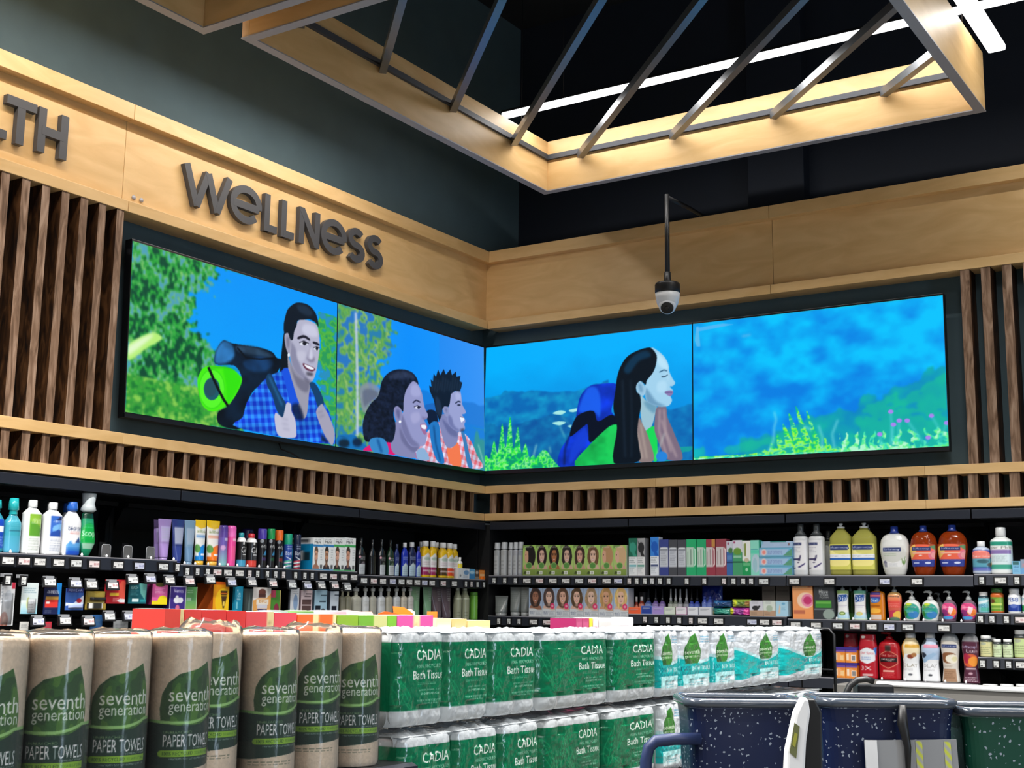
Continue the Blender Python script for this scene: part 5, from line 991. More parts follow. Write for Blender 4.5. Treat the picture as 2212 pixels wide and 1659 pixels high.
# ================================================================== RIGHT WALL, TOP SHELF
for i, (u0, u1, v) in enumerate(((1068, 1082.5, 1172), (1082.5, 1098.5, 1171), (1098.5, 1110, 1171.5), (1109, 1121, 1171), (1120, 1132, 1170.5))):
    BT('R', 1, u0, u1, v, f'{ordn(i)} clear-capped silver bottle from the corner on the top right shelf', ['a8acae', 'b4b6b6', 'aeb0b4', 'b0b2b8', 'a4aab4'][i], [('r', .3, .1, .7, .74, 'bcbfc0'), fine(.35, .2, .65, .6, 3, '9a9ea0')], ((.95, 0), (1, .02), (1, .93), (.9, .96), (.5, .97), (.45, 1)), ('c8ccd0', [(.95, 0), (.95, .05), (.85, .95), (.8, 1)]), 1, .80)
HAIR = [('1c1818', 'e0b090', 2, 'a sleek black bob in profile'), ('281418', 'e8bca8', 0, 'short dark burgundy hair'), ('201412', 'b8784c', 0, 'long black hair and brown skin'), ('2c2422', 'e4bca4', 1, 'wavy black hair and a broad smile'), ('3c2820', 'e0ac94', 1, 'dark brown hair over one shoulder'), ('6c4c34', 'ecc4ac', 1, 'long brown curls'), ('c09468', 'e0ac90', 2, 'sandy blond hair in profile'), ('d8b488', 'e4b49c', 2, 'pale blond hair in profile')]
def hairbox(h, sk, st):
    def f(cv):
        cv.g(0, .2, 1, 1, 'b8d07c', 'a8d468'); cv.r(0, .9, .55, 1, '7c9c50'); portrait(cv, h, sk, .02, .18, .98, .98, st); cv.t('NATURTINT', .12, .90, .7, .95, 'f0f4ea')
        cv.g(0, 0, 1, .22, '7c9440', '8ca450'); cv.p([(.06, .2), (.0, .3), (.12, .26)], '98c048'); cv.e(.48, .33, .24, .11, 'a8c878'); cv.e(.48, .33, .2, .09, '5c9448'); cv.r(.3, .05, .56, .16, 'e8ece0'); cv.p([(.06, .08), (.2, .16), (.32, .1), (.2, .05)], '44502c'); cv.t('5N', .38, .07, .5, .13, '4a4a44')
    return f
HB = [1129.6, 1157.8, 1183.8, 1210.6, 1238.8, 1266, 1296, 1324.9, 1353.5]
for i, (h, sk, st, nm) in enumerate(HAIR):
    CT('R', 1, HB[i]+(1 if i == 6 else 0), HB[i+1], 1177.5, f'green hair colour box showing {nm}', 'b8d07c', (), 'dfe6d0', .07, res=(32, 52), paint=hairbox(h, sk, st))
tp = lambda pic, c, bar: [('r', 0, .5, 1, 1, pic), ('e', .5, .74, .4, .14, c), ('p', [(0, .98), (.5, .7), (1, .5), (.5, .52)], c), fine(.08, .34, .8, .48, 4, '4a5a60'), ('r', .05, .24, .9, .29, bar), fine(.08, .06, .7, .22, 4, '8a9aa0')]
CT('R', 1, 1358, 1376, 1162.5, 'white and dark green toothpaste carton at the left of the toothpaste cartons', 'eef2f2', tp('1c6c54', '3c9c84', '58b0b8'), '2c7c64', .05)
CT('R', 1, 1376.6, 1393, 1162.5, 'white and charcoal toothpaste carton with grey sides', 'eeeeee', tp('a8a8aa', '2c2c2e', '388c78'), '8c8c90', .05)
CT('R', 1, 1405, 1423, 1160, 'white and bright blue toothpaste carton standing alone between two gaps', 'eef2f8', tp('3c8ce4', '1c60c4', '28386c'), 'd8dce4', .05)
br = lambda: [('r', .06, .24, .94, .75, 'd0d4dc'), ('e', .5, .75, .44, .03, 'e4e8ec'), ('r', .1, .70, .9, .72, '4a5060'), fine(.15, .3, .85, .68, 8, '8a90a0')]
CT('R', 1, 1424, 1444, 1165.5, 'navy blue toothpaste carton with a pale arched label', '3c4890', br(), '34408c', .05)
CT('R', 1, 1444.4, 1462.7, 1166, 'dark grey toothpaste carton with a pale arched label, left of two', '4c4e54', br(), '44464c', .05)
CT('R', 1, 1463.4, 1481.7, 1166, 'dark grey toothpaste carton with a pale arched label, right of two', '4a4c54', br(), '44464c', .05)
gv = lambda c: [('r', .0, .24, .7, .77, 'c4dccc' if c else 'd4cccc'), ('p', [(.7, .77), (.92, .72), (.92, .3), (.7, .24), (.8, .34), (.8, .68)], 'c8ecd8' if c else 'f0dcdc'), ('r', .4, .3, .5, .72, '7c9c8c' if c else 'a08c8c'), ('r', .1, .3, .2, .66, 'a0bcac' if c else 'b8a8a8')]
CT('R', 1, 1482.4, 1504, 1165, 'bright green toothpaste carton, left of the pair', '28b474', gv(1), '28b474', .05); CT('R', 1, 1504.8, 1525, 1165, 'bright green toothpaste carton, right of the pair', '24ac70', gv(1), '20a068', .05)
CT('R', 1, 1525, 1545, 1165, 'maroon toothpaste carton with a gold corner, left of the pair', '9c3c4c', gv(0)+[('r', .6, .78, .95, 1, 'c89048')], '8c3444', .05); CT('R', 1, 1546, 1569, 1164, 'maroon toothpaste carton, right of the pair', '984450', gv(0), '8c3444', .05)
CT('R', 1, 1569, 1582, 1169, 'blue mint toothpaste carton beside the maroon pair', '3c6cac', [('r', 0, .68, 1, 1, 'd0d4e0'), ('e', .7, .72, .4, .08, '4c7c4c'), ('r', 0, .36, 1, .4, '203c6c'), ('r', .1, .46, .9, .58, '5c88c0'), ('e', .3, .92, .14, .04, 'a05070')])
CT('R', 1, 1582, 1603, 1167, 'green mint-leaf toothpaste carton with a white top', '48a070', [('r', 0, .66, 1, 1, 'dcdce8'), ('e', .5, .68, .4, .1, '6c9c3c'), ('e', .2, .93, .1, .03, 'b04878'), ('r', .1, .5, .9, .56, '98ccac'), ('r', 0, .36, 1, .4, '205c44')])
CT('R', 1, 1603, 1621, 1168, 'white and green toothpaste carton with sideways lettering', 'eceeea', [('r', .3, .55, .46, .92, '8c9848'), ('r', .2, .56, .28, .9, '3c6c4c'), ('r', 0, 0, 1, .42, '1c9c58'), ('e', .5, .44, .28, .06, 'c8bca0'), ('r', .1, .28, .9, .36, '68bc84'), ('e', .5, .18, .16, .05, 'a8dcb8')], '2ca468')
CT('R', 1, 1621, 1639, 1167, 'aqua toothpaste carton with a pale marbled front', '8cdcc8', [('r', 0, .62, 1, .72, '60d8b8'), ('r', .05, .73, .85, .745, '3c7ca0'), ('e', .6, .35, .5, .25, 'b8d0dc'), ('e', .5, .3, .25, .2, 'a0c8d4')], '54d0ac', .05)
au = lambda t: ([('r', 0, 0, 1, 1, '6cb0d0'), ('p', [(.0, .2), (.75, .2), (.9, .8), (.0, .8)], 'a4c4e4'), ('e', .15, .5, .08, .34, 'e8d0d0'), ('e', .15, .5, .05, .2, 'f09088'), ('t', 'auromere', .26, .3, .70, .68, '7c90c4'), ('p', [(.72, .15), (1, .9), (1, .1)], '5c9c7c')])
for i, (v1, v0) in enumerate(((1242, 1225.5), (1224.5, 1207.5), (1206.5, 1189.5))):
    a, z = onR(1675, v0, -.02); _, zb = onR(1675, v1, -.02)
    zb = [1.715, 1.765, 1.816][i]
    c, w, h, _ = meas_box('R', 1, 1640, 1711, v0, -.02, zb); cv = Cv(60, 14, '78b4d4').ops(au(0))
    o = carton_mesh(w, .05, .0495, cv, '5ca0c4').build('carton', 'print_carton'); put(o, 'R', c, .005, zb)
    tag(o, 'long pale blue toothpaste carton lying '+['at the bottom of the stack', 'second from the bottom of the stack', 'third from the bottom, under the lilac one'][i], 'box')
o = carton_mesh(w*.96, .06, .034, Cv(60, 10, 'a8c0dc').ops([('r', .3, .8, .8, 1, '3c8c88'), ('e', .88, .5, .03, .2, '8c6c6c'), ('p', [(0, 0), (.1, 1), (0, 1)], '7cb8d0'), ('t', 'aurom', .4, .3, .6, .6, 'b8c8e0')]), '98b8d8').build('carton', 'print_carton')
put(o, 'R', c+.005, .015, 1.8665); tag(o, 'lilac blue toothpaste carton lying on top of the stack', 'box')
wsb = [('r', .02, .14, .80, .86, 'ecebee'), ('r', .12, .74, .58, .80, '2c3464'), ('t', 'Softsoap', .16, .755, .54, .785, 'e8ecf4'), fine(.12, .56, .55, .70, 4, '9c98a8'), ('r', .12, .38, .5, .42, '3c3460'), ('p', [(.46, .36), (.52, .5), (.56, .5), (.52, .36)], '3c3460'), ('e', .46, .32, .04, .012, '3c3460'), ('p', [(.45, .22), (.72, .32), (.74, .29), (.48, .19)], '4c4478'), ('p', [(.1, .28), (.13, .28), (.2, .18), (.34, .2), (.34, .18), (.14, .16)], '2c2840')]
WSP = ((.94, 0), (1, .03), (1, .90), (.92, .95), (.55, .985), (.42, 1))
gc = lambda c: (c, [(.78, 0), (.42, .32), (.38, .36), (.40, .42), (.40, .96), (.36, 1)])
for u0, u1, v, nm, off in ((1752, 1772, 1140, 'grey-capped white bottle hidden behind the left white soap bottle', .1), (1776, 1802, 1146, 'grey-capped white bottle behind the yellow soap bottle', .1), (1713, 1745.4, 1131.7, 'tall white soap bottle with a dark grey shoulder, left of two', 0), (1746, 1781, 1131, 'tall white soap bottle with a dark grey shoulder, right of two', 0)):
    BT('R', 1, u0, u1, v, nm, 'cfd2d2' if off else 'd6d8da', [] if off else wsb, WSP, gc('4a4e50'), .75, .78, off=off-.01, res=(34, 64))
m_, n_, l_, b_ = newmat('liquid_yellow'); b_.inputs['Base Color'].default_value = L4('dcd870'); b_.inputs['Transmission Weight'].default_value = .55; b_.inputs['Roughness'].default_value = .08; b_.inputs['IOR'].default_value = 1.2
m_, n_, l_, b_ = newmat('liquid_amber'); b_.inputs['Base Color'].default_value = L4('c8501c'); b_.inputs['Transmission Weight'].default_value = .6; b_.inputs['Roughness'].default_value = .06; b_.inputs['IOR'].default_value = 1.2; b_.inputs['Coat Weight'].default_value = .5
m_, n_, l_, b_ = newmat('liquid_clear'); b_.inputs['Base Color'].default_value = L4('b89cb0'); b_.inputs['Transmission Weight'].default_value = .6; b_.inputs['Roughness'].default_value = .06; b_.inputs['IOR'].default_value = 1.2
yl = [('e', .3, .72, .3, .16, 'f4ec9c'), ('e', .75, .74, .3, .16, 'dcd87c'), ('e', .5, .3, .36, .16, 'f4e890'), ('p', [(.18, .8), (.25, .94), (.75, .95), (.85, .82), (.7, .76), (.3, .76)], '24346c'), ('t', 'Softsoap', .22, .80, .78, .91, 'eef2fa'), ('r', 0, .44, 1, .60, 'eef0f4'), ('r', .0, .38, 1, .46, '2c64b4'), ('t', 'moisturizing hand soap', .1, .5, .9, .56, '98a0ac'), fine(.08, .06, .3, .14, 2, '7c7c3c')]
YP = ((.97, 0), (1, .03), (1, .80), (.94, .82), (.34, .985), (.3, 1))
for u0, u1, v, nm, off in ((1865, 1885, 1133, 'white-nozzled yellow soap bottle hidden behind the right yellow one', .12), (1793, 1839, 1130, 'large yellow-green soap refill bottle, left of the pair', 0), (1841, 1891, 1129, 'large yellow-green soap refill bottle, right of the pair', 0)):
    BT('R', 1, u0, u1, v, nm, 'd4d060', yl if not off else [], YP, ('f0f2f2', [(.36, 0), (.38, .3), (.14, .38), (.12, .6), (.2, .7), (.18, 1)]), .62, .90, off=off-.01, sq=5, lab=('liquid_yellow', .12, .66, .04, .90), res=(44, 50), name='refill_bottle')
RP = ((.62, 0), (.70, .03), (.82, .16), (1, .55), (1, .70), (.92, .84), (.70, .945), (.4, .985), (.3, 1))
BT('R', 1, 1900, 1963, 1137, 'large white soap refill bottle with a blue cap and aloe label', 'e2e2de', [('e', .5, .42, .38, .26, 'd8d8d2'), ('p', [(.14, .4), (.5, .3), (.84, .42), (.7, .2), (.3, .2)], 'f0f0f0'), ('r', .28, .56, .66, .65, '243470'), ('t', 'Softsoap', .31, .575, .63, .635, 'f0f2fa'), fine(.3, .45, .64, .53, 2, 'a8bc9c'), ('p', [(.7, .3), (.68, .42), (.74, .33), (.79, .46), (.79, .32), (.84, .4), (.8, .26), (.74, .26)], '7ca05c'), ('e', .3, .3, .06, .05, '7c7c94'), ('r', .25, .2, .35, .3, '9c9cac'), fine(.4, .21, .6, .29, 3, '9aa0a8')], RP, ('28409c', [(.34, 0), (.26, .3), (.26, .95), (.22, 1)]), .55, .86, res=(56, 76), name='refill_bottle')
am = [('e', .5, .5, .5, .5, 'f0684c'), ('p', [(.0, .8), (.36, 1), (.4, .6), (.1, .3)], 'f0c468'), ('e', .95, .52, .25, .22, 'e87890'), ('e', .95, .52, .16, .14, 'f0a0a4'), ('p', [(.7, .9), (1, .95), (1, .7)], '5c8c5c'), ('r', 0, .0, 1, .32, '2c3c98'), ('t', 'Softsoap', .27, .75, .73, .84, 'f0f2fa'), ('r', .24, .58, .78, .64, 'f8b8a0'), ('e', .5, .5, .04, .03, 'f4dcd4'), ('t', 'hydrating hand soap', .2, .26, .8, .31, 'c8ccf0'), ('r', .22, .14, .45, .2, 'c8d0f0'), ('e', .7, .17, .1, .05, 'd8e0f8')]
am.insert(5, ('r', .22, .72, .78, .87, '28306c'))
for u0, u1, v, nm in ((1964, 2023, 1135, 'large amber soap refill bottle with a grapefruit label, left of the pair'), (2024, 2088, 1133.6, 'large amber soap refill bottle with a grapefruit label, right of the pair')):
    BT('R', 1, u0, u1, v, nm, 'b0481c', am, RP, ('2c449c', [(.34, 0), (.26, .3), (.26, .95), (.22, 1)]), .55, .88, lab=('liquid_amber', .20, .70, .08, .86), res=(50, 52), name='refill_bottle')
BT('R', 1, 2099, 2139, 1169, 'small milky-blue bottle with an ocean picture label', 'b8c4d8', [('r', 0, .14, 1, .86, '2c3c94'), ('e', .5, .66, .44, .18, 'f08478'), ('t', 'Marine', .1, .6, .9, .68, 'f8dcd4'), ('r', 0, .26, .96, .56, '5ca0b4'), ('e', .6, .46, .2, .07, '3c6470'), ('e', .85, .34, .14, .07, '4c5c60'), ('r', .1, .16, .9, .22, '7c88cc')], ((.9, 0), (1, .05), (1, .80), (.86, .92), (.48, .98), (.42, 1)), WC('eceef0'), .75, .84, res=(34, 40))
BT('R', 1, 2137, 2185, 1139, 'tall white supplement bottle with a teal and purple label', 'ecf0ee', [('r', 0, .12, 1, .86, 'd8e8ec'), ('r', 0, .74, 1, .86, '2c9880'), ('r', 0, .64, .9, .75, 'f0f0ee'), ('t', 'Super Multi', .06, .655, .88, .735, '4a5450'), ('r', 0, .54, .86, .64, '8c78b4'), fine(.1, .32, .8, .5, 5, '9cb4b8'), ('r', .05, .14, .95, .26, '44a48c'), ('e', .08, .28, .12, .08, 'd89c3c')], ((.94, 0), (1, .03), (1, .86), (.9, .92), (.5, .985), (.44, 1)), ('eef0f0', [(.46, 0), (.46, .1), (.48, .12), (.47, .95), (.42, 1)]), .75, .80, res=(38, 54))
CT('R', 1, 2186, 2204, 1212, 'small blue carton at the right end of the top right shelf', '7cb8dc', [('r', .1, .7, .8, .95, '3c6c70'), ('t', 'vital', .15, .5, .75, .62, '2c5c88'), fine(.15, .15, .8, .4, 3, '5c90b8')], d=.05, res=(20, 28)); CT('R', 1, 2204, 2224, 1208, 'grey and blue carton cut by the right edge of the photo, top shelf', '8c98ac', [('r', 0, 0, 1, .4, '6ca0d0'), ('r', .2, .5, .9, .7, 'b08c98')], d=.05, res=(20, 28))
TR_ = [('s', u) for u in (1068, 1091, 1114)]+[('w', u) for u in (1139, 1166, 1195, 1223, 1252, 1280, 1311, 1336)]+[('s', u) for u in (1360, 1376, 1393.6, 1409, 1426, 1445, 1484, 1522, 1564, 1585, 1606, 1623)]+[('w', u) for u in (1650, 1716, 1792, 1911.5, 1981)]+[('s', 2121), ('w', 2161), ('s', 2197)]
tag_row('R', 1, TR_, 'top right shelf edge', 'price tags on the top right shelf edge', 1250)

# ================================================================== RIGHT WALL, SECOND SHELF
for u0, u1, v, nm in ((1065, 1094, 1287, 'short grey squeeze tube standing alone at the corner end'), (1099, 1124, 1268, 'tall grey squeeze tube, left of the pair by the photo boxes'), (1123, 1143, 1268, 'tall grey squeeze tube, right of the pair by the photo boxes')):
    TB('R', 2, u0, u1, v, nm, '808684', [fine(.2, .4, .8, .85, 6, '98a09c')], 'a8acac', .14, .78)
NE_ = [('3c2c28', 'a8745c', 1, 'a brown-skinned woman with dark hair'), ('4c3c38', 'ecc4b0', 0, 'a woman with long dark brown hair'), ('5c4434', 'e4b49c', 0, 'a woman with straight chestnut hair'), ('54402c', 'ecc0ac', 1, 'a laughing woman with wavy brown hair'), ('a08464', 'ecc8b4', 1, 'a woman with short light brown curls'), ('b48c58', 'dca888', 1, 'a woman with big golden curls'), ('d8b070', 'f0c4ac', 0, 'a woman with long blond hair')]
def nicebox(h, sk, st, i):
    def f(cv):
        cv.r(0, .25, 1, 1, 'a8bcd8'); portrait(cv, h, sk, .0, .22, 1, 1.02, st)
        cv.p([(0, 0), (1, 0), (1, .25), (.7, .24), (.4, .29), (0, .3)], 'd8dce0'); cv.t("nice'n", .08, .15, .46, .22, '6c7890'); cv.t('easy', .12, .07, .44, .15, '7c88a0'); cv.l(.52, .06, .95, .22, 4, '8c94a0')
        if i: cv.e(.76, .38, .16, .1, 'e0386c'); cv.e(.76, .38, .08, .04, 'f0a0b8')
    return f
NB = [1142.6, 1171.5, 1200.5, 1230.8, 1261, 1293, 1325, 1357.5]
for i, (h, sk, st, nm) in enumerate(NE_): CT('R', 2, NB[i], NB[i+1], 1270.4, f'white-footed hair colour box showing {nm}', 'a8bcd8', (), 'c8ccd4', .07, res=(32, 52), paint=nicebox(h, sk, st, i))
CT('R', 2, 1380, 1394, 1279, 'dark grey carton at the back, behind the small orange-red bottles', '4a4c50', [], d=.04, off=.12, res=(6, 6))
sb = lambda c, c2: [('r', .05, .1, .95, .75, c2)]
SBP = ((.92, 0), (1, .05), (1, .78), (.6, .9), (.5, 1))
def small(u0, u1, v, nm, bg, c2, cc, capf=.62, off=.06, cap=((.5, 0), (.5, .9), (.44, 1)), bh=.7):
    BT('R', 2, u0, u1, v, nm, bg, sb(bg, c2), SBP, (cc, list(cap)), 1, bh, off=off, res=(12, 16))
for i, (u0, u1) in enumerate(((1359, 1372), (1370, 1380), (1380, 1393))): small(u0, u1, 1288.5, f'{ordn(i)} small coral bottle with a white cap from the left, behind the orange box', '9c3c28', 'e89078', 'eef0f0', bh=.75)
drop = ((.45, 0), (.45, .25), (.3, .3), (.26, .95), (.2, 1))
for u0, u1, nm, bg, c2, cc in ((1393, 1409, 'blue dropper bottle with a black cap behind the navy box', '5c70b8', '90a4d8', '26282c'), (1409, 1424, 'left lavender dropper bottle behind the lavender box', '9078c0', 'b8a0dc', '26282c'), (1424, 1438, 'right lavender dropper bottle behind the lavender box', '9078c0', 'b8a0dc', '26282c'), (1443, 1455, 'left clear serum bottle with a white dropper', '8c9488', 'd0d4c8', 'd8dadc'), (1453, 1466, 'second clear serum bottle with a white dropper', '8c9488', 'd0d4c8', 'd8dadc'), (1463, 1476, 'third clear serum bottle with a white dropper, by the purple-edged box', '9a9ca0', 'dcdce0', 'd8dadc'), (1476, 1490, 'fourth clear serum bottle with a silver dropper', '8c8e94', 'c4c6cc', 'c8cacc'), (1488, 1500, 'left royal blue serum bottle with a black cap', '4c60c8', '7088e0', '1c1e22'), (1499, 1513, 'right royal blue serum bottle with a black cap', '4c60c8', '7088e0', '1c1e22')):
    small(u0, u1, 1271.5, nm, bg, c2, cc, cap=drop, bh=.52)
for i, (u0, u1) in enumerate(((1516, 1528), (1527, 1541))): small(u0, u1, 1288, f'{["left", "right"][i]} pale blue jar standing in front of the blue pouch', '5c74d8', '88a0ec', '3c50b0', bh=.85, off=.05)
for u0, u1, v, bg, fr, nm in ((1357.5, 1384, 1312, 'f4643c', 'f88c64', 'small orange carton at the front'), (1385, 1408.5, 1308.6, '2c449c', '8ca0d8', 'small navy carton with a pale arch at the front'), (1409, 1433.6, 1310, 'a890d4', 'b8a4dc', 'small lavender carton at the front'), (1434.5, 1458.7, 1311, 'd8e0d4', '98b888', 'small white carton with a pale green border'), (1459.6, 1483.8, 1311, 'e8e4ea', '9c3c80', 'small white carton with a purple border'), (1484.7, 1508, 1311, 'e4e6ec', 'c8ccd8', 'small plain white carton, left of the two'), (1509, 1537, 1311, 'd8dae0', 'c4c8d0', 'small greyish white carton, right of the two')):
    CT('R', 2, u0, u1, v, nm+' of the second right shelf', fr, [('r', .05, .07, .95, .93, bg), fine(.15, .5, .85, .75, 2, '7c8088'), ('r', .15, .68, .8, .74, 'c8ccd8' if bg in ('f4643c', '2c449c', 'a890d4') else '6c7078')], d=.035, res=(22, 18), off=-.025)
def pouch_mesh(w, h, d, cv, back):
    C = cv.out(); S, T = np.meshgrid(np.linspace(0, 1, cv.w), np.linspace(0, 1, cv.h)); b = np.clip((1-(2*S-1)**4)*(1-(2*T-1)**4), 0, 1)**.7; nz = vnoise(cv.h, cv.w, 6, 6, int(w*9999))-.5
    mb = MB(); X = (S-.5)*w*(1+.05*nz); mb.surf(np.stack([X, -b*d/2*(1+nz*.6)-.001, T*h], -1), C); mb.surf(np.stack([X, b*d/2*(1+nz*.6)+.001, T*h], -1)[:, ::-1], back); return mb
def POUCH(lvl, u0, u1, vt, vb, nm, bg, ops, d=.05, off=0., zb=None, res=(34, 26), paint=None):
    c, w, h, z = meas_box('R', lvl, u0, u1, vt, off, zb)
    if vb: z0 = onR((u0+u1)/2, vb, off)[1]; h = h+z-max(z0, z) if zb is None else h; z = max(z0, z) if zb is None else z
    cv = Cv(*res, bg).ops(ops)
    if paint: paint(cv)
    o = pouch_mesh(w, h, d, cv, bg).build('pouch', 'film_pack'); put(o, 'R', c, off+d/2, z); return tag(o, nm, 'bag')
POUCH(2, 1512, 1557, 1264, None, 'deep blue pouch standing at the back behind the small jars', '1c349c', [('p', [(.75, 0), (1, .5), (1, 1), (.9, 1)], '3c50b0'), ('e', .4, .5, .24, .06, '8ca0e0'), ('r', .1, 0, .6, .35, '5c78e0')], .05, .1)
for u0, u1, vt, vb, bg, ops, nm in ((1536, 1576, 1313, None, '2c8478', [('e', .6, .5, .3, .3, '389c88'), ('r', 0, 0, .15, .6, '8c9c60')], 'teal green bag lying at the bottom, left of the purple bag'), (1573, 1618, 1312, None, '8c2c90', [('e', .1, .5, .18, .4, 'e8e83c'), ('e', .88, .4, .18, .5, 'ec4ca8'), ('t', 'gummy', .25, .3, .75, .7, 'd8a0dc')], 'purple and pink bag lying at the bottom beside the teal bag')):
    POUCH(2, u0, u1, vt, None, nm, bg, ops, .06, -.02)
zb_ = onR(1576, 1313, -.02)[1]+.002
for u0, u1, vt, bg, ops, nm in ((1537, 1577, 1297, '1c4478', [('r', .2, .5, .8, .9, '2c609c'), ('e', .2, .8, .2, .2, '3c78b0')], 'navy blue bag lying on the teal green bag'), (1578, 1618, 1294, '8cac3c', [('e', .15, .5, .2, .45, 'e0e83c'), ('r', .4, .35, .85, .65, '5c7c30'), ('e', .9, .5, .15, .3, 'b88c50')], 'yellow-green bag lying on the purple and pink bag')):
    POUCH(2, u0, u1, vt, None, nm, bg, ops, .06, -.02, zb=zb_)
for u0, u1, nm in ((1646, 1674, 'left dark grey-brown card box standing at the back above the soap boxes'), (1676, 1705, 'right dark grey-brown card box standing at the back above the soap boxes')):
    CT('R', 2, u0, u1, 1265, nm, '5c544e', [('r', .1, .78, .9, .84, '463e3a'), fine(.15, .5, .85, .74, 4, '463f3a'), ('r', 0, 0, 1, .22, 'b8a898')], d=.04, off=.06, res=(20, 26))
for u0, u1, v, bg, ops, nm in ((1619, 1647.8, 1297.7, 'd0d0da', [('r', 0, 0, 1, .38, 'b8977c'), ('e', .45, .52, .25, .15, '2c2c30'), ('e', .72, .62, .08, .06, '2c2c30'), fine(.2, .78, .8, .92, 2), fine(.1, .1, .7, .26, 2, '6c5c4c')], 'white and kraft soap box with a black oval'), (1648.6, 1675, 1297.7, 'd4dcd4', [('r', 0, 0, 1, .38, 'b8977c'), ('e', .5, .5, .25, .2, 'a8b8a4'), fine(.2, .78, .8, .92, 2), fine(.1, .1, .7, .26, 2, '6c5c4c')], 'white and kraft soap box with a pale green dome'), (1675.5, 1702, 1298, 'a8d0e4', [('p', [(.2, .2), (.3, .75), (.4, .6), (.36, .2)], 'dcc4ac'), ('e', .62, .8, .14, .08, '6ca8cc'), fine(.45, .4, .8, .62, 3, '70a4c4')], 'pale blue soap box at the right end of its bay')):
    CT('R', 2, u0, u1, v, nm, bg, ops, d=.05, res=(26, 24))
tag_row('R', 2, [('s', u) for u in (1078, 1100, 1122)]+[('w', u) for u in (1153, 1182, 1211, 1238)]+[('s', u) for u in (1394, 1418.6, 1443.7, 1468, 1493)]+[('w', u) for u in (1518, 1553, 1625, 1652, 1679)]+[('w', u) for u in (1719, 1763, 1810, 1847, 1883, 1921, 1961, 2039)]+[('s', u) for u in (2119, 2143.6, 2174.7)]+[('w', 2206)], 'second right shelf edge', 'price tags on the second right shelf edge', 1345)
# soaps, bay three
CT('R', 2, 1711, 1755, 1260, 'tall orange bath salts pouch with a pink flower', 'f0985c', [('g', 0, 0, 1, 1, 'f0985c', 'f0a870'), ('e', .65, .52, .42, .22, 'f4d0b4'), ('e', .74, .52, .3, .18, 'e888a8'), ('e', .74, .52, .2, .11, 'c83870'), ('t', 'Epsom', .1, .84, .7, .92, 'f4d0a4'), ('r', .06, .15, .6, .25, 'c06c50'), ('r', .76, .88, .9, .99, 'd87858')], d=.06, name='pouch', cat='bag', res=(34, 52))
CT('R', 2, 1757, 1801, 1261.5, 'tall charcoal pouch with a green band and white lettering', '34383c', [('t', 'Have', .26, .72, .7, .84, 'd0d4d4'), ('t', 'YOUR', .28, .65, .72, .71, 'd0d4d4'), ('t', 'FORM', .3, .59, .72, .64, 'c8ccc8'), ('r', .08, .33, .85, .53, '3c8c34'), ('r', .12, .44, .82, .50, '68b04c'), ('r', 0, .27, .95, .3, '6c7478'), ('e', .72, .15, .28, .14, '8c9c94'), fine(.3, .9, .6, .98, 2, '9aa0a0')], d=.06, name='pouch', cat='bag', res=(34, 52))
DP = ((.98, 0), (1, .03), (.86, .2), (.80, .45), (.84, .75), (.92, .95), (.9, 1))
dl = lambda c, pic: [('g', 0, .88, 1, 1, 'a8c480' if pic else '70b090', c), ('p', [(.1, .7), (.3, .84), (.75, .86), (.9, .8), (.75, .64), (.3, .6)], '2454a4'), ('t', 'Dial', .22, .64, .82, .82, 'f0f4fa'), ('r', .2, .48, .8, .5, 'b8b4cc'), ('r', .2, .43, .7, .45, 'c4c0d4'), ('g', 0, .04, 1, .26, '9ccce0', 'd4e4ec'), ('e', .5, .22, .16, .06, '6c8c38' if pic else 'e4c870'), ('e', .5, .22, .09, .03, 'c8dc98'), ('r', .12, 0, 1, .06, 'd8e8d4')]
for u0, u1, v, nm, c, p_, off in ((1826, 1846, 1262, 'dark green pump bottle behind the left white soap pump', '3c6c2c', None, .09), (1862, 1880, 1264, 'teal pump bottle behind the right white soap pump', '1c7c6c', None, .09), (1805.6, 1834, 1260, 'white waisted soap pump with a cucumber picture, left of two', '8cb870', 1, 0), (1842, 1871.5, 1260, 'white waisted soap pump with a blue picture, right of two', '5cac98', 0, 0)):
    BT('R', 2, u0, u1, v, nm, c if off else 'eef0f0', dl(c, p_) if not off else [], DP, None, .6, .80, off=off-.01, pump=('9aa4a6', .34), res=(34, 52), name='soap_dispenser')
BT('R', 2, 1878.5, 1911, 1263, 'amber soap pump with an orange slice label', 'd8801c', [('r', .14, .72, .66, .96, '4c3c8c'), ('r', .14, .80, .66, .86, 'e86c70'), ('e', .4, .68, .22, .09, '3c70c0'), ('t', 'Dial', .26, .63, .54, .73, 'f0f4fa'), ('r', .16, .46, .62, .52, 'a85c14'), ('e', .4, .33, .26, .09, 'f8b848'), ('r', .12, .04, .68, .2, 'd8c4b8')], ((.96, 0), (1, .03), (1, .92), (.8, .98), (.5, 1)), None, .6, .82, pump=('8c8478', .36), res=(36, 52), mat='print_bottle', name='soap_dispenser')
BT('R', 2, 1915.6, 1947, 1263, 'red soap pump with a grapefruit label', 'd86450', [('g', 0, .62, 1, 1, 'ec6450', 'f0c878'), ('t', 'Softsoap', .24, .80, .76, .86, '28304c'), ('r', .05, .45, .95, .66, 'e85048'), fine(.2, .46, .8, .6, 3, 'f4b0a0'), ('e', .5, .16, .44, .2, 'c83c5c'), ('e', .7, .2, .24, .14, 'f0c050'), ('e', .5, .04, .34, .09, '5c7c68')], ((.74, 0), (.8, .03), (.86, .3), (1, .7), (.96, .88), (.7, .97), (.4, 1)), None, .6, .80, pump=('98a0a0', .36), res=(36, 52), name='soap_dispenser')
SP = ((.74, 0), (.80, .04), (.82, .10), (1, .40), (1, .62), (.86, .85), (.55, .96), (.34, 1))
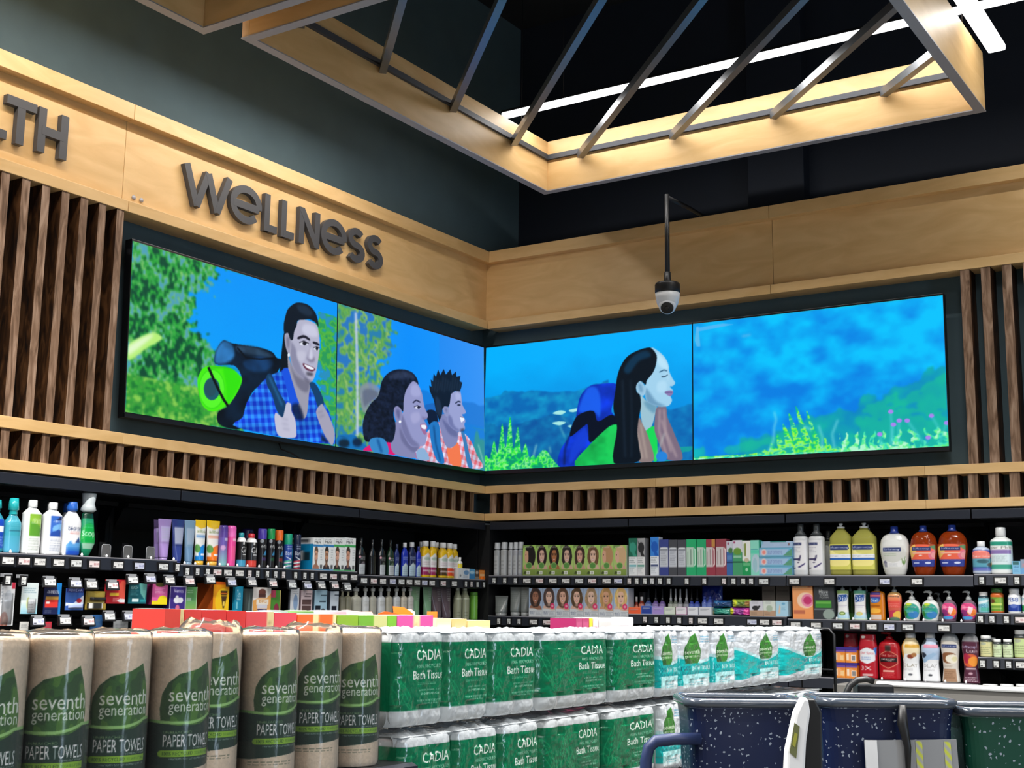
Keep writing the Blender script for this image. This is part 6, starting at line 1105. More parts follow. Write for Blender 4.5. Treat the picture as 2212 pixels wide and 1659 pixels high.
aq = [('e', .45, .46, .38, .37, '2c9c8c'), ('p', [(.15, .7), (.4, .84), (.5, .7), (.3, .5)], '4ca848'), ('e', .4, .78, .12, .06, 'c8d83c'), ('e', .6, .3, .2, .16, '3c88cc'), ('t', 'Softsoap', .24, .60, .66, .68, '101c28'), ('t', 'Softsoap', .25, .605, .67, .685, 'eef4f4'), fine(.26, .4, .6, .52, 3, 'b0dcd0'), ('e', .25, .36, .1, .14, '3c8c3c')]
for u0, u1, v, nm in ((1951, 1988, 1276, 'round white soap pump with an aquarium-blue label, left of two'), (1990, 2028, 1276, 'round white soap pump with an aquarium-blue label, right of two')):
    BT('R', 2, u0, u1, v, nm, 'e4e6e4', aq, SP, None, .6, .70, pump=('c0c4c4', .36), res=(40, 44), name='soap_dispenser')
BT('R', 2, 2014, 2040, 1280, 'white soap pump hidden behind the right aquarium-label pump', 'c8caca', [], SP, None, .6, .70, off=.09, pump=('8c9090', .36), res=(12, 20), name='soap_dispenser')
pu = [('e', .5, .5, .5, .5, 'd83c7c'), ('e', .2, .7, .25, .2, 'f0709c'), ('e', .3, .4, .25, .2, '8c2c70'), ('e', .72, .46, .22, .22, 'f4a048'), ('e', .72, .46, .16, .16, 'f07c30'), ('p', [(.55, .8), (.75, .66), (.6, .3), (.5, .5)], 'f4d0d8'), ('e', .45, .12, .3, .1, '4ca0e0'), ('t', 'Softsoap', .26, .68, .76, .78, 'f0e4f0'), ('e', .15, .3, .12, .12, '30204c')]
for u0, u1, v, nm in ((2033, 2066, 1276, 'clear plum soap pump with a pink fruit label, left of two'), (2074, 2109, 1276, 'clear plum soap pump with a pink fruit label, right of two')):
    BT('R', 2, u0, u1, v, nm, '5c3c58', pu, SP, None, .6, .70, pump=('b0b4b4', .36), lab=('liquid_clear', .10, .86, .06, .90), res=(40, 40), name='soap_dispenser')
# vitamins, bay four
JP = ((.94, 0), (1, .04), (1, .88), (.8, .97), (.66, 1))
jc = lambda c, r=.74: (c, [(r, 0), (r+.03, .06), (r+.03, .9), (r-.06, 1)])
BT('R', 2, 2111.7, 2136, 1278, 'small teal vitamin jar with a white lid', '78c0cc', [('r', 0, .08, 1, .88, '90ccd8'), ('p', [(.0, .4), (1, .7), (1, .8), (0, .6)], 'e0f0f4'), ('t', 'ocean', .1, .3, .8, .5, '2c78a8'), ('r', .4, .1, 1, .3, '58b8a8'), ('g', 0, .84, 1, 1, '34505c', '2c4048')], JP, jc('eef0f0'), .95, .80, capn='lid', name='jar', cat='jar')
BT('R', 2, 2138.5, 2167.4, 1270, 'orange vitamin jar with a green label and dark green lid', 'd86c30', [('r', .05, .1, .95, .76, '6c9c38'), ('e', .3, .58, .2, .1, '6c4420'), ('e', .65, .6, .2, .12, '88b448'), ('r', .15, .36, .8, .48, 'c8dc6c'), ('r', .2, .2, .8, .26, '9cbc5c')], JP, jc('3c7034', .86), .95, .82, capn='lid', name='jar', cat='jar')
BT('R', 2, 2176, 2205, 1271, 'white and navy vitamin bottle lettered PB8', 'eceef2', [('r', 0, .1, 1, .40, '24409c'), ('p', [(0, .4), (.5, .34), (1, .44), (1, .3), (0, .3)], '24409c'), ('t', 'PB8', .16, .54, .72, .74, '2c50a4'), ('e', .5, .34, .14, .09, '5c74c0'), ('r', 0, 0, 1, .08, 'f2f4f4')], ((.96, 0), (1, .03), (1, .76), (.86, .88), (.74, .93), (.74, 1)), jc('eef0f2', .76), .95, .84, capn='lid', name='bottle', cat='bottle'); BT('R', 2, 2206, 2236, 1271, 'white and green vitamin bottle cut by the right edge', 'eceef0', [('r', 0, .1, 1, .38, '2c9c48'), ('t', 'PB8', .16, .54, .72, .74, '2c90a4')], ((.96, 0), (1, .03), (1, .76), (.86, .88), (.74, .93), (.74, 1)), jc('eef0f2', .76), .95, .84, capn='lid', name='bottle', cat='bottle')

# ================================================================== RIGHT WALL, THIRD SHELF
def tub(v, zb, nm):
    c, w, h, z = meas_box('R', 3, 1800, 1850, v, -.02, zb); w *= .5
    for i, s in enumerate((-.5, .5)):
        b = carton_mesh(w*.96, .07, .066, Cv(26, 22, 'e88c34').ops([('r', 0, .8, 1, 1, '6c4ca0'), ('e', .4, .45, .3, .3, 'f0a868'), ('r', .1, .2, .3, .7, 'f4e0c8'), ('r', .5 if s > 0 else .7, .15, .9, .6, 'f4f0ec' if s > 0 else 'e8b060'), ('r', .55, .2, .85, .55, '8a8480' if s > 0 else 'f0c890')]), 'd87c28').build('soap_carton', 'print_carton')
        lid = MB().box(-w*.5, w*.5, -.037, .037, .066, .078, '3c2c88').build('lid_band', 'print_carton', b)
        put(b, 'R', c+s*w, .016, zb); tag(b, f'orange soap pack with a purple top, {nm} {["left", "right"][i]}', 'box')
tub(1386, 1.187, 'lower'); tub(1386, 1.187+.079, 'upper')
OSP = ((.94, 0), (1, .03), (1, .72), (.9, .86), (.86, .875), (.84, 1))
osl = [('p', [(.2, .62), (.5, .70), (.8, .62), (.8, .42), (.5, .34), (.2, .42)], 'e8ecf2'), ('p', [(.7, .68), (.92, .72), (.85, .5)], '3c78c8'), ('t', 'Old Spice', .28, .54, .72, .6, 'c84048'), fine(.28, .42, .72, .5, 2, '5c80c0'), ('t', '3X', .3, .2, .62, .29, 'f4f0f0'), ('r', .34, .08, .68, .12, 'e0b8b8'), ('e', .36, .93, .1, .035, 'f0ece4')]
BT('R', 3, 1822, 1856, 1368, 'red body wash bottle half hidden behind the orange soap packs', 'b01c2c', osl, OSP, None, .62, 1, off=.07, res=(36, 64))
BT('R', 3, 1855, 1895, 1370, 'red body wash bottle with a white hexagon label', 'b41c2c', osl, OSP, None, .62, 1, res=(36, 64))
BT('R', 3, 1897, 1944, 1365, 'red pump body wash bottle with a dark hexagon label', 'ac1420', [('p', [(.2, .6), (.5, .72), (.8, .6), (.8, .4), (.5, .28), (.2, .4)], 'd88c70'), ('p', [(.23, .59), (.5, .7), (.77, .59), (.77, .41), (.5, .3), (.23, .41)], '8c1018'), ('r', .24, .44, .76, .54, '1c1014'), ('t', 'swagger', .3, .46, .7, .52, 'f0e0d8'), ('t', 'Old Spice', .32, .56, .68, .62, 'f0d0c0'), ('r', .44, .7, .56, .84, '3c2c28'), ('r', .36, .2, .64, .24, 'f0c0b0'), fine(.3, .06, .7, .18, 3, 'e8807c')], ((.96, 0), (1, .03), (1, .80), (.9, .90), (.5, .97), (.34, 1)), None, .6, .85, pump=('8c0c18', .36), res=(42, 64), name='soap_dispenser')
OLP = ((.94, 0), (.96, .03), (.86, .30), (.84, .42), (1, .70), (.98, .80), (.80, .91), (.54, .97), (.52, 1))
oc = ('e4e4e2', [(.53, 0), (.55, .1), (.52, .95), (.46, 1)])
BT('R', 3, 1946.4, 1986.5, 1367, 'white body wash bottle with honey and nut pictures', 'eef0f2', [('g', 0, .62, 1, 1, 'f0e4c4', 'f0d8a4'), ('p', [(.1, .95), (.25, .9), (.3, .6), (.2, .5), (.08, .6)], 'dc9c44'), ('r', .35, .76, .92, .84, 'dca83c'), ('e', .52, .56, .1, .05, '8c4430'), ('e', .64, .6, .1, .05, 'b07848'), ('t', 'OLAY', .2, .32, .8, .40, '9a9484'), fine(.24, .24, .7, .3, 2, 'a8a8ac'), ('e', .5, .15, .06, .025, '5c6068')], OLP, oc, .6, .90, res=(40, 70))
BT('R', 3, 1989, 2029, 1367, 'white body wash bottle with berries and a pale blue swirl', 'eef0f4', [('g', 0, .5, 1, 1, 'b0c8e4', 'c4d4ec'), ('e', .2, .9, .18, .07, '3c444c'), ('e', .9, .84, .12, .06, '3c4454'), ('r', .3, .76, .86, .84, 'e89cb4'), ('e', .26, .6, .14, .06, '2c3444'), ('p', [(.1, .46), (.6, .66), (.8, .64), (.3, .42)], 'a0c0e0'), ('t', 'OLAY', .2, .32, .8, .40, '9a9a9c'), fine(.24, .24, .8, .3, 2, 'a8a8ac'), ('e', .5, .15, .06, .025, '4c5058')], OLP, oc, .6, .90, res=(40, 70))
SFP = ((.92, 0), (.95, .03), (.80, .28), (.84, .45), (1, .72), (.96, .84), (.80, .94), (.5, 1))
BT('R', 3, 2031, 2072, 1368, 'cream body wash bottle with a coconut picture', 'dcd6cc', [('g', 0, .85, 1, 1, 'c0c4c4', 'b4b8bc'), ('r', .2, .70, .76, .77, '24346c'), ('t', 'Softsoap', .24, .715, .72, .755, 'f0f2f8'), ('e', .46, .5, .34, .11, '8c5c3c'), ('e', .62, .48, .26, .09, 'f0ead8'), ('e', .68, .48, .12, .05, 'e4dcb0'), ('r', .2, .02, .74, .28, 'a88468'), fine(.28, .08, .68, .24, 4, '7c5c44'), fine(.25, .3, .7, .36, 2, '9a8470')], SFP, None, .6, 1, res=(40, 70))
BT('R', 3, 2076, 2114.5, 1369, 'plum body wash bottle with an orange fruit picture', '54283c', [('g', 0, .84, 1, 1, 'b4b4b8', 'a8a8ac'), ('t', 'Softsoap', .22, .69, .72, .76, 'c8d0f0'), ('t', 'Lush', .4, .62, .8, .68, 'e8dce4'), ('e', .5, .46, .36, .13, 'd8603c'), ('e', .36, .5, .16, .1, 'b02c48'), ('e', .64, .44, .2, .1, 'f49c3c'), ('r', .3, .28, .74, .31, 'e0c8d0'), ('e', .5, .2, .07, .025, 'c0a0ac'), fine(.26, .03, .76, .14, 3, 'e0d0d8')], SFP, None, .6, 1, res=(40, 70))
sj = lambda c: [('r', 0, .04, 1, .80, c), ('e', .4, .72, .14, .08, 'b0b8a0'), fine(.15, .15, .85, .55, 4, '8c9870'), ('g', 0, .82, 1, 1, '3c4440', '30343a')]
for u0, u1, v, off, c, nm in ((2136, 2152, 1377, .07, 'c8ccb8', 'small white-lidded jar at the back between the cream-labelled jars'), (2116, 2143, 1372, 0, 'd8d49c', 'white-lidded jar with a cream label, left end of the low vitamin shelf'), (2144.5, 2163.6, 1380, 0, 'd4e4bc', 'short white-lidded jar with a pale green label, left of two'), (2165.5, 2187, 1380, 0, 'd4e4bc', 'short white-lidded jar with a pale green label, right of two'), (2189, 2220, 1360, 0, 'c8dc9c', 'tall amber jar with a white lid cut by the right edge')):
    BT('R', 3, u0, u1, v, nm, c if u0 != 2189 else 'a08040', sj(c), JP, jc('f0f2f0', .84), .95, .84, off=off-.01, capn='lid', name='jar', cat='jar')
tag_row('R', 3, [('s', 2122.6), ('s', 2152), ('s', 2179), ('w', 2207)], 'low vitamin shelf edge', 'price tags on the low vitamin shelf edge', 1430)
clips('L', 1, (23, 57, 98, 138, 178, 377, 401, 424, 452, 477, 494.5, 515, 537, 562, 581, 599, 617)); clips('R', 2, (1803, 1838, 1875, 1913, 1948.5, 1989, 2030, 2070)); clips('R', 3, (1895.5, 1945, 1988, 2030, 2074))
# ================================================================== ISLAND DISPLAY WITH PAPER GOODS (front faces the aisle, parallel to the left wall)
FX = 2.80
def yF(u, v=1400, x=FX): return onL(u, v, x)[0]
YS = yF(893, 1641, 2.83)
t = tag(empty('island_display', (2.45, -3.9, 0)), 'black island display fixture carrying the paper towels and bath tissue', 'fixture'); inv = Matrix.Translation((-2.45, 3.9, 0))
for n, mb, m, b in (('base_cabinet', MB().box(2.1, 2.815, -6.4, -1.56, 0, 1.055), 'black_metal', .004), ('rear_riser', MB().box(2.1, 2.555, YS, -1.56, 1.0555, 1.205), 'black_metal', .003),
                    ('upper_shelf', MB().box(2.1, 2.825, -6.4, YS, 1.188, 1.205), 'black_metal', .002), ('shelf_lip', MB().prism([(2.826, 1.206), (2.842, 1.200), (2.846, 1.140), (2.826, 1.138)], -6.4, YS, 'xz'), 'lip_metal', 0),
                    ('upper_support', MB().box(2.12, 2.75, -6.38, YS-.02, 1.0555, 1.1875), 'peg_black', 0)):
    o = mb.build(n, m, t, b, fix=(n == 'shelf_lip')); o.matrix_local = inv
# --- paper towel rolls
PR, PH = .0605, .279
def towel_canvas(q):
    cv = Cv(330, 250, 'e4d2bc', 2); X, Y = cv.X, cv.Y-q; n = vnoise(cv.H, cv.W, 90, 60, 3, 2)[..., None]; cv.a *= (1+.10*(n-.5))
    A = lambda d: .5+d/360
    up = np.clip((X-.47)*6.5, -1, 1)**2*np.where(X > .47, 1, .25); st = .452+.045*up
    cv.put((Y < st) & (Y > .165+.02*np.clip((X-.5)*6, -1, 1)) & (np.abs(X-.5) < .32), '143c30')
    L = [(A(-50), .45), (A(-53), .54), (A(-50), .63), (A(-40), .70), (A(-22), .755), (A(10), .785), (A(34), .83), (A(42), .75), (A(49), .66), (A(52), .57), (A(51), .49), (A(20), .44), (A(-20), .435)]
    m = cv.mask_poly([(a, b+q) for a, b in L]); cv.put(m, '3c6c34'); f = vnoise(cv.H, cv.W, 26, 12, 8, 2); cv.put(m & (f > .55), '5c8c3c', .8); cv.put(m & (f < .38), '2c5430', .8); cv.put(m & (X < A(-34)), '2a4c30', .6)
    cv.put((np.abs(Y-st) < .009) & (np.abs(X-.5) < .32), 'a8d888')
    T = lambda s, x0, y0, x1, y1, c: cv.t(s, x0, y0+q, x1, y1+q, c)
    T('seventh', A(-38), .583, A(49), .672, 'f8fcf4'); T('generation', A(-38), .500, A(49), .585, 'f2faf0')
    T('UNBLEACHED', A(-44), .385, A(4), .403, '7ca070'); T('PAPER TOWELS', A(-44), .305, A(50), .380, 'ffffff'); T('SOME PLY WHAT', A(8), .290, A(50), .300, 'c0ccc4')
    cv.r(A(-48), .245+q, A(52), .283+q, '98c83c'); cv.e(A(-48), .264+q, .012, .019, '98c83c'); T('100% RECYCLED', A(-44), .253, A(8), .275, '24481c'); T('TO SAVE NATURAL', A(11), .255, A(50), .273, '4c7c24')
    T('PREMIUM POST CONSUMER CONTENT', A(-32), .226, A(50), .237, 'b8c8bc'); cv.l(A(-60), .10+q, A(60), .135+q, 2, '6c7460', .7)
    return cv
def towel_roll(q=0., lift=.4):
    r = empty('paper_towel_roll'); C = towel_canvas(q).out(); h, w = C.shape[:2]
    th = np.linspace(-math.pi, math.pi, w, endpoint=False)-math.pi/2; zs = np.linspace(0, 1, h); P = np.zeros((h, w, 3)); rr = PR-.004*np.clip((np.abs(zs-.5)-.46)/.04, 0, 1)**2
    P[..., 0] = rr[:, None]*np.cos(th); P[..., 1] = rr[:, None]*np.sin(th); P[..., 2] = (zs*PH)[:, None]
    mb = MB().surf(P, C, True, True, True, False)
    mb.build('roll', 'paper_roll', r)
    q = MB().lathe([(PR-.004, PH), (.024, PH-.001), (.021, PH-.004), (.021, PH-.03), (.001, PH-.03)], 32, 1, 'c0a888', capb=False, capt=False); q.build('roll_end', 'paper_roll', r)
    # crinkled clear film with a loose gathered top
    n1, n2 = 72, 26; zz = np.linspace(.0, 1, n2); F = np.zeros((n2, n1, 3)); a = np.linspace(0, 2*math.pi, n1, endpoint=False); nz = vnoise(n2, n1, 12, 6, 21, 2); nz = (nz+np.roll(nz[:, ::-1], 1, 1))/2
    for j, s in enumerate(zz):
        if s < .82: R = PR+.0008+.0012*nz[j]; z = s/.82*PH
        else: k = (s-.82)/.18; R = (PR+.001)*(1-(.25 if lift > .6 else .5)*k**2)+.006*(nz[j]-.5)*k; z = PH+.003+.022*lift*k*(0.3+nz[j]*1.5)
        F[j, :, 0] = R*np.cos(a); F[j, :, 1] = R*np.sin(a); F[j, :, 2] = z
    MB().surf(F, 'ffffff', True).build('film', 'film_wrap', r)
    return r
ROLLS = [(-5.412, 0, 6), (-5.284, 0, 9), (-5.158, 0, 18), (-5.030, .018, 28), (-4.905, -.03, 22), (-4.780, .004, 31), (-4.648, .004, 25), (-4.512, .0, 18)]
RL = ['paper towel roll cut by the left edge of the photo', 'brown paper towel roll, second from the left edge', 'brown paper towel roll, third from the left edge', 'brown paper towel roll, fourth from left, standing slightly forward', 'brown paper towel roll under the tall crumpled film peaks, fifth from left', 'brown paper towel roll, sixth from left, label turned to the right', 'brown paper towel roll, seventh from left', 'brown paper towel roll at the right end, touching the green bath tissue']
protos = {}
for i, (y, dx, rot) in enumerate(ROLLS):
    key = (.07, 1.) if i == 4 else (.05, .7) if i == 6 else (0., .4)
    if key in protos: o = dup(protos[key])
    else: o = protos[key] = towel_roll(*key)
    x = FX-PR+dx; cdir = math.atan2(CAM[1]-y, CAM[0]-x)     # label turns roughly towards the aisle
    o.location = (x, y, 1.206+(.0)); o.rotation_euler = (0, 0, cdir+math.pi/2+math.radians(rot)); tag(o, RL[i], 'paper towels', 'paper towel rolls')
# --- wrapped tissue packs
def pack_mesh(w, d, h, cv, side, nr, lcv=None, seed=0, top='d0d6da'):
    mb = MB(); C = cv.out(); S, T = np.meshgrid(np.linspace(0, 1, cv.w), np.linspace(0, 1, cv.h)); nz = vnoise(cv.h, cv.w, 10, 12, seed, 3)-.5
    def yoff(S, T): return .022*np.abs(2*S-1)**10+.010*np.abs(2*T-1)**12+.006*(1-np.abs(np.sin(math.pi*nr*S)))**2*(np.abs(2*T-1) > .55)
    mb.surf(np.stack([(S-.5)*w, -d/2+yoff(S, T)-.004*nz, T*h], -1), C)
    sc = (lcv or Cv(20, cv.h//2, side)); c2 = sc.out(); S2, T2 = np.meshgrid(np.linspace(0, 1, sc.w), np.linspace(0, 1, sc.h))
    mb.surf(np.stack([-w/2+.012*np.abs(2*T2-1)**12, d/2-S2*(d-.02), T2*h], -1), c2)
    mb.surf(np.stack([w/2-.012*np.abs(2*T2-1)**12, -d/2+.02+S2*(d-.02), T2*h], -1), c2)
    n1, n2 = 40, 24; S3, T3 = np.meshgrid(np.linspace(0, 1, n1), np.linspace(0, 1, n2)); n3 = vnoise(n2, n1, 9, 7, seed+5, 3)-.45; e = np.clip((1-np.abs(2*S3-1)**8)*(1-np.abs(2*T3-1)**8), 0, 1)
    mb.surf(np.stack([(S3-.5)*w, (T3-.5)*(d-.012), h-.002+e*(.004+.022*n3)], -1), top)
    mb.add([(-w/2+.01, -d/2+.02, 0), (w/2-.01, -d/2+.02, 0), (w/2-.01, d/2, 0), (-w/2+.01, d/2, 0)], [(3, 2, 1, 0)], top)
    mb.add([(-w/2, d/2, 0), (w/2, d/2, 0), (w/2, d/2, h), (-w/2, d/2, h)], [(1, 0, 3, 2)], top)
    return mb
def veins(cv, x0, y0, x1, y1, w, col):
    """a leaf drawn in line: midrib, outline and side veins"""
    d = math.hypot(x1-x0, y1-y0); ux, uy = (x1-x0)/d, (y1-y0)/d; nx, ny = -uy, ux
    def ln(a, b, t=.004): dd = math.hypot(b[0]-a[0], b[1]-a[1])+1e-9; px, py = -(b[1]-a[1])/dd*t, (b[0]-a[0])/dd*t; cv.p([(a[0]+px, a[1]+py), (b[0]+px, b[1]+py), (b[0]-px, b[1]-py), (a[0]-px, a[1]-py)], col)
    ln((x0, y0), (x1, y1), .005)
    for s in (-1, 1):
        pts = [(x0+ux*d*k+nx*s*w*math.sin(math.pi*k**.8), y0+uy*d*k+ny*s*w*math.sin(math.pi*k**.8)) for k in np.linspace(0, 1, 10)]
        for a, b in zip(pts[:-1], pts[1:]): ln(a, b)
        for k in (.2, .35, .5, .65): ww = w*math.sin(math.pi*(k+.12)**.8); ln((x0+ux*d*k, y0+uy*d*k), (x0+ux*d*(k+.12)+nx*s*ww, y0+uy*d*(k+.12)+ny*s*ww), .003)
def green_cv(kind):
    wd = {'A': 116, 'B': 200, 'C': 160}[kind]; cv = Cv(wd, 120, 'c6ccd0', 2); n = vnoise(cv.H, cv.W, 14, 8, 4, 2); cv.a *= (1-.05*(n>.6)[..., None])
    nr = {'A': 2, 'B': 4, 'C': 3}[kind]
    for k in range(1, nr): cv.r(k/nr-.004, 0, k/nr+.004, .17, 'd4d4d4')
    cv.r(0, .17, 1, .885, '0c6c48'); lc = '1c8c5c'
    if kind == 'A':
        veins(cv, .05, .2, .16, .8, .07, lc); veins(cv, .3, .18, .05, .5, .06, lc); tx = (.32, .93)
    elif kind == 'B':
        veins(cv, .02, .75, .18, .3, .05, lc); veins(cv, .40, .84, .26, .4, .06, lc); veins(cv, .46, .3, .30, .75, .07, lc); veins(cv, .22, .2, .20, .55, .06, lc); veins(cv, .5, .2, .38, .5, .04, lc); tx = (.52, .90)
    else: veins(cv, .05, .25, .14, .8, .06, lc); veins(cv, .34, .86, .2, .45, .05, lc); veins(cv, .3, .2, .1, .4, .05, lc); tx = (.38, .92)
    a, b = tx; W = b-a; x = lambda q: a+q*W
    cv.t('CADIA', x(.08), .69, x(.90), .80, 'eef4ee'); cv.t('100% RECYCLED', x(.12), .61, x(.90), .645, 'a8d4bc'); cv.t('Bath Tissue', x(0), .49, x(1), .58, 'f2f6f2'); cv.l(x(.15), .43, x(.95), .465, 2, '6cb090', .7)
    cv.t('4 DOUBLE ROLLS - 2-PLY', x(.2), .365, x(.9), .385, 'b8dcc8'); cv.t('250 SHEETS PER ROLL', x(.24), .325, x(.86), .345, 'b8dcc8'); cv.t('MADE FROM RECYCLED PAPER', x(.14), .255, x(.94), .275, '9cccb4'); cv.t('CHLORINE FREE', x(.3), .225, x(.8), .243, '9cccb4')
    return cv
def side_cv(): return Cv(30, 60, 'c6ccd0', 2).ops([('r', 0, .17, 1, .885, '0c6c48')])
def pack(u0, u1, vt, zb, kind, label, cvf, nr, d=.21, fx=FX, lcv=None, seed=0, name='bath_tissue_pack', group='bath tissue packs'):
    y0, y1 = yF(u0, vt, fx), yF(u1, vt, fx); ht = onL((u0+u1)/2, vt, fx)[1]-zb
    if zb < 1.2: ht = min(ht, .199)
    o = pack_mesh((y1-y0)*.985, d, ht, cvf, 'ccd2d6', nr, lcv, seed).build(name, 'film_pack'); o.location = (fx-d/2, (y0+y1)/2, zb); o.rotation_euler = (0, 0, math.pi/2)
    return tag(o, label, 'bath tissue', group)
Z2, Z1 = 1.0565, 1.277
gA, gB, gC, gs = green_cv('A'), green_cv('B'), green_cv('C'), side_cv()
for i, (u0, u1, k, nm) in enumerate(((860, 986, 'A', 'green bath tissue pack, bottom row, leftmost, beside the black shelf lip'), (988, 1084, 'A', 'green bath tissue pack, bottom row, second from left'), (1086, 1172, 'A', 'green bath tissue pack, bottom row, third from left'), (1174, 1308, 'B', 'wide green bath tissue pack, bottom row, fourth from left'), (1310, 1424, 'C', 'wide green bath tissue pack, bottom row, right end behind the navy handle'))):
    pack(max(u0, 872), u1, [1562, 1556, 1550, 1540, 1530][i], Z2, k, nm, {'A': gA, 'B': gB, 'C': gC}[k], {'A': 2, 'B': 4, 'C': 3}[k], seed=i, lcv=gs)
for i, (u0, u1, k, nm) in enumerate(((860, 968, 'A', 'green bath tissue pack, top row, leftmost, touching the paper towels'), (968.5, 1064, 'A', 'green bath tissue pack, top row, second from left'), (1064.5, 1166, 'A', 'green bath tissue pack, top row, third from left'), (1166.5, 1323, 'B', 'wide green bath tissue pack with large leaf lines, top row, fourth from left'), (1323.5, 1424, 'C', 'green bath tissue pack, top row, right end beside the white and teal packs'))):
    pack(u0, u1, 1364, Z1, k, nm, {'A': gA, 'B': gB, 'C': gC}[k], {'A': 2, 'B': 4, 'C': 3}[k], seed=10+i, lcv=gs)
def teal_cv(kind):
    cv = Cv(110, 110, 'c8ced4', 2); X, Y = cv.X, cv.Y; n = vnoise(cv.H, cv.W, 12, 12, 9, 3); cv.a *= (1-.06*(n > .58)[..., None])
    a = .42 if kind == 'w' else .05; wv = .66-.22*np.clip(X/.55, 0, 1)+.16*np.clip((X-.62)/.38, 0, 1)**1.3 if kind == 'w' else .56-.10*np.clip(X/.6, 0, 1)+.06*np.clip((X-.6)/.4, 0, 1)
    lo = .13+.10*np.clip((X-.1)/.5, 0, 1)
    cv.put((Y < wv+.05) & (Y > lo), 'a8dce0', .7); cv.put((Y < wv) & (Y > lo), '18a8a8'); cv.put((Y < .30) & (Y > .1) & (X > a+.05), 'd8eef0', .75)
    lx = lambda q: a+q*(.96-a)
    cv.p([(lx(.12), .47), (lx(.06), .60), (lx(.10), .74), (lx(.26), .86), (lx(.44), .94), (lx(.52), .82), (lx(.62), .66), (lx(.60), .54), (lx(.52), .47)], '3c7c34'); cv.p([(lx(.12), .47), (lx(.06), .60), (lx(.12), .74), (lx(.2), .6), (lx(.3), .47)], '2c5c30')
    cv.t('seventh', lx(.10), .615, lx(.58), .68, 'e8f0e0'); cv.t('generation', lx(.10), .545, lx(.58), .605, 'c8dcc0')
    cv.t('100%', lx(.02), .365, lx(.28), .43, '14506c'); cv.t('BATH TISSUE', lx(.32), .36, lx(.96), .425, 'e8f8fa'); cv.t('EXTRA SOFT & STRONG', lx(.04), .30, lx(.9), .335, '1c6c7c'); cv.t('240 SHEETS', lx(.4), .22, lx(.8), .25, '4ca8b4'); cv.l(lx(.2), .12, lx(.9), .19, 2, '58b4c0', .7); cv.l(lx(.66), .78, lx(.95), .9, 3, '5c9cbc', .8)
    return cv
tw, tn = teal_cv('w'), teal_cv('n')
for i, (u0, u1, nm) in enumerate(((1425, 1469, 'narrow white and teal bath tissue pack touching the green packs'), (1469.5, 1540, 'white and teal bath tissue pack, second of the teal row'), (1540.5, 1592, 'white and teal bath tissue pack, third of the teal row'), (1592.5, 1690, 'wide white and teal bath tissue pack, fourth of the teal row'), (1690.5, 1783, 'wide white and teal bath tissue pack at the right end of its row'))):
    pack(u0, u1, 1360, Z1, 't', nm, tw if i > 2 else tn, 3, .24, seed=20+i)
for i, (u0, u1, nm) in enumerate(((1428, 1476, 'white and teal bath tissue pack in the bottom row beside the navy cart'), (1477, 1592, 'white bath tissue pack in the bottom row, mostly behind the navy cart'), (1593, 1782, 'white bath tissue pack in the bottom row under the two wide teal packs'))):
    pack(u0, u1, [1516, 1508, 1500][i], Z2, 't', nm, tw if i else tn, 3, .24, seed=30+i)
# --- cartons and packs standing behind the paper goods
def BK(u0, u1, vt, label, bg, ops, top='f0eeea', x=2.5, d=.10, name='carton', zb=1.206, res=(30, 40), side=None):
    y0, y1 = yF(u0, vt, x), yF(u1, vt, x); h = onL((u0+u1)/2, vt, x)[1]-zb
    o = carton_mesh((y1-y0)*.985, d, h, Cv(*res, bg).ops(ops), side or bg, top).build(name, 'print_carton'); o.location = (x-d/2, (y0+y1)/2, zb); o.rotation_euler = (0, 0, math.pi/2); return tag(o, label, 'box')
rd = lambda c: [('r', 0, 0, 1, .80, 'ece4dc'), ('l', .1, .70, .6, .78, 2, '8c8480'), ('r', 0, .80, 1, 1, c)]
cr = lambda x0, x1: [('r', x0, .3, x1, 1, 'e8d49c'), ('l', x0+.05, .8, x1-.05, .95, 2, 'c0a070')]
for u0, u1, vt, c, ops, nm in ((357, 398, 1316, 'e84c44', cr(.8, 1), 'red-topped pack, leftmost of the red row behind the paper towels'), (399, 436, 1317, 'e84844', [], 'red-topped pack, second of the red row'), (436.5, 489, 1318, 'e83c3c', [], 'red-topped pack, third of the red row, behind the film peaks'), (489.5, 531, 1320, 'e83838', [], 'red-topped pack, fourth of the red row'), (531.5, 592, 1322, 'ec4c54', cr(.74, 1), 'red-topped pack with a cream strip, fifth of the red row'), (592.5, 641.4, 1324, 'ec4858', [], 'rightmost red-topped pack, next to the orange one')):
    BK(u0, u1, vt, nm, c, rd(c)+ops, 'f0e8e4')
BK(642, 727, 1327, 'orange pack with two cream strips behind the paper towels', 'f0641c', rd('f0641c')+cr(.4, .54)+cr(.9, 1), 'f4e4d0'); BK(728, 774, 1329, 'olive green pack with a torn side behind the paper towels', '84ac24', rd('84ac24'), 'dcecc8'); BK(774.5, 836.7, 1329.5, 'green pack with a large cream label behind the paper towels', '6ca828', rd('6ca828')+[('r', .52, .55, 1, 1, 'c8c884'), ('l', .56, .75, .9, .9, 2, '94945c')], 'dcecc8'); BK(837, 857, 1330, 'narrow green pack left of the pink one', '78b82c', rd('78b82c'), 'dcecc8')
BK(857.5, 936, 1329.5, 'bright pink pack with a cream strip behind the green bath tissue', 'd84c9c', rd('d84c9c')+cr(.44, .62), 'f4d8e4')
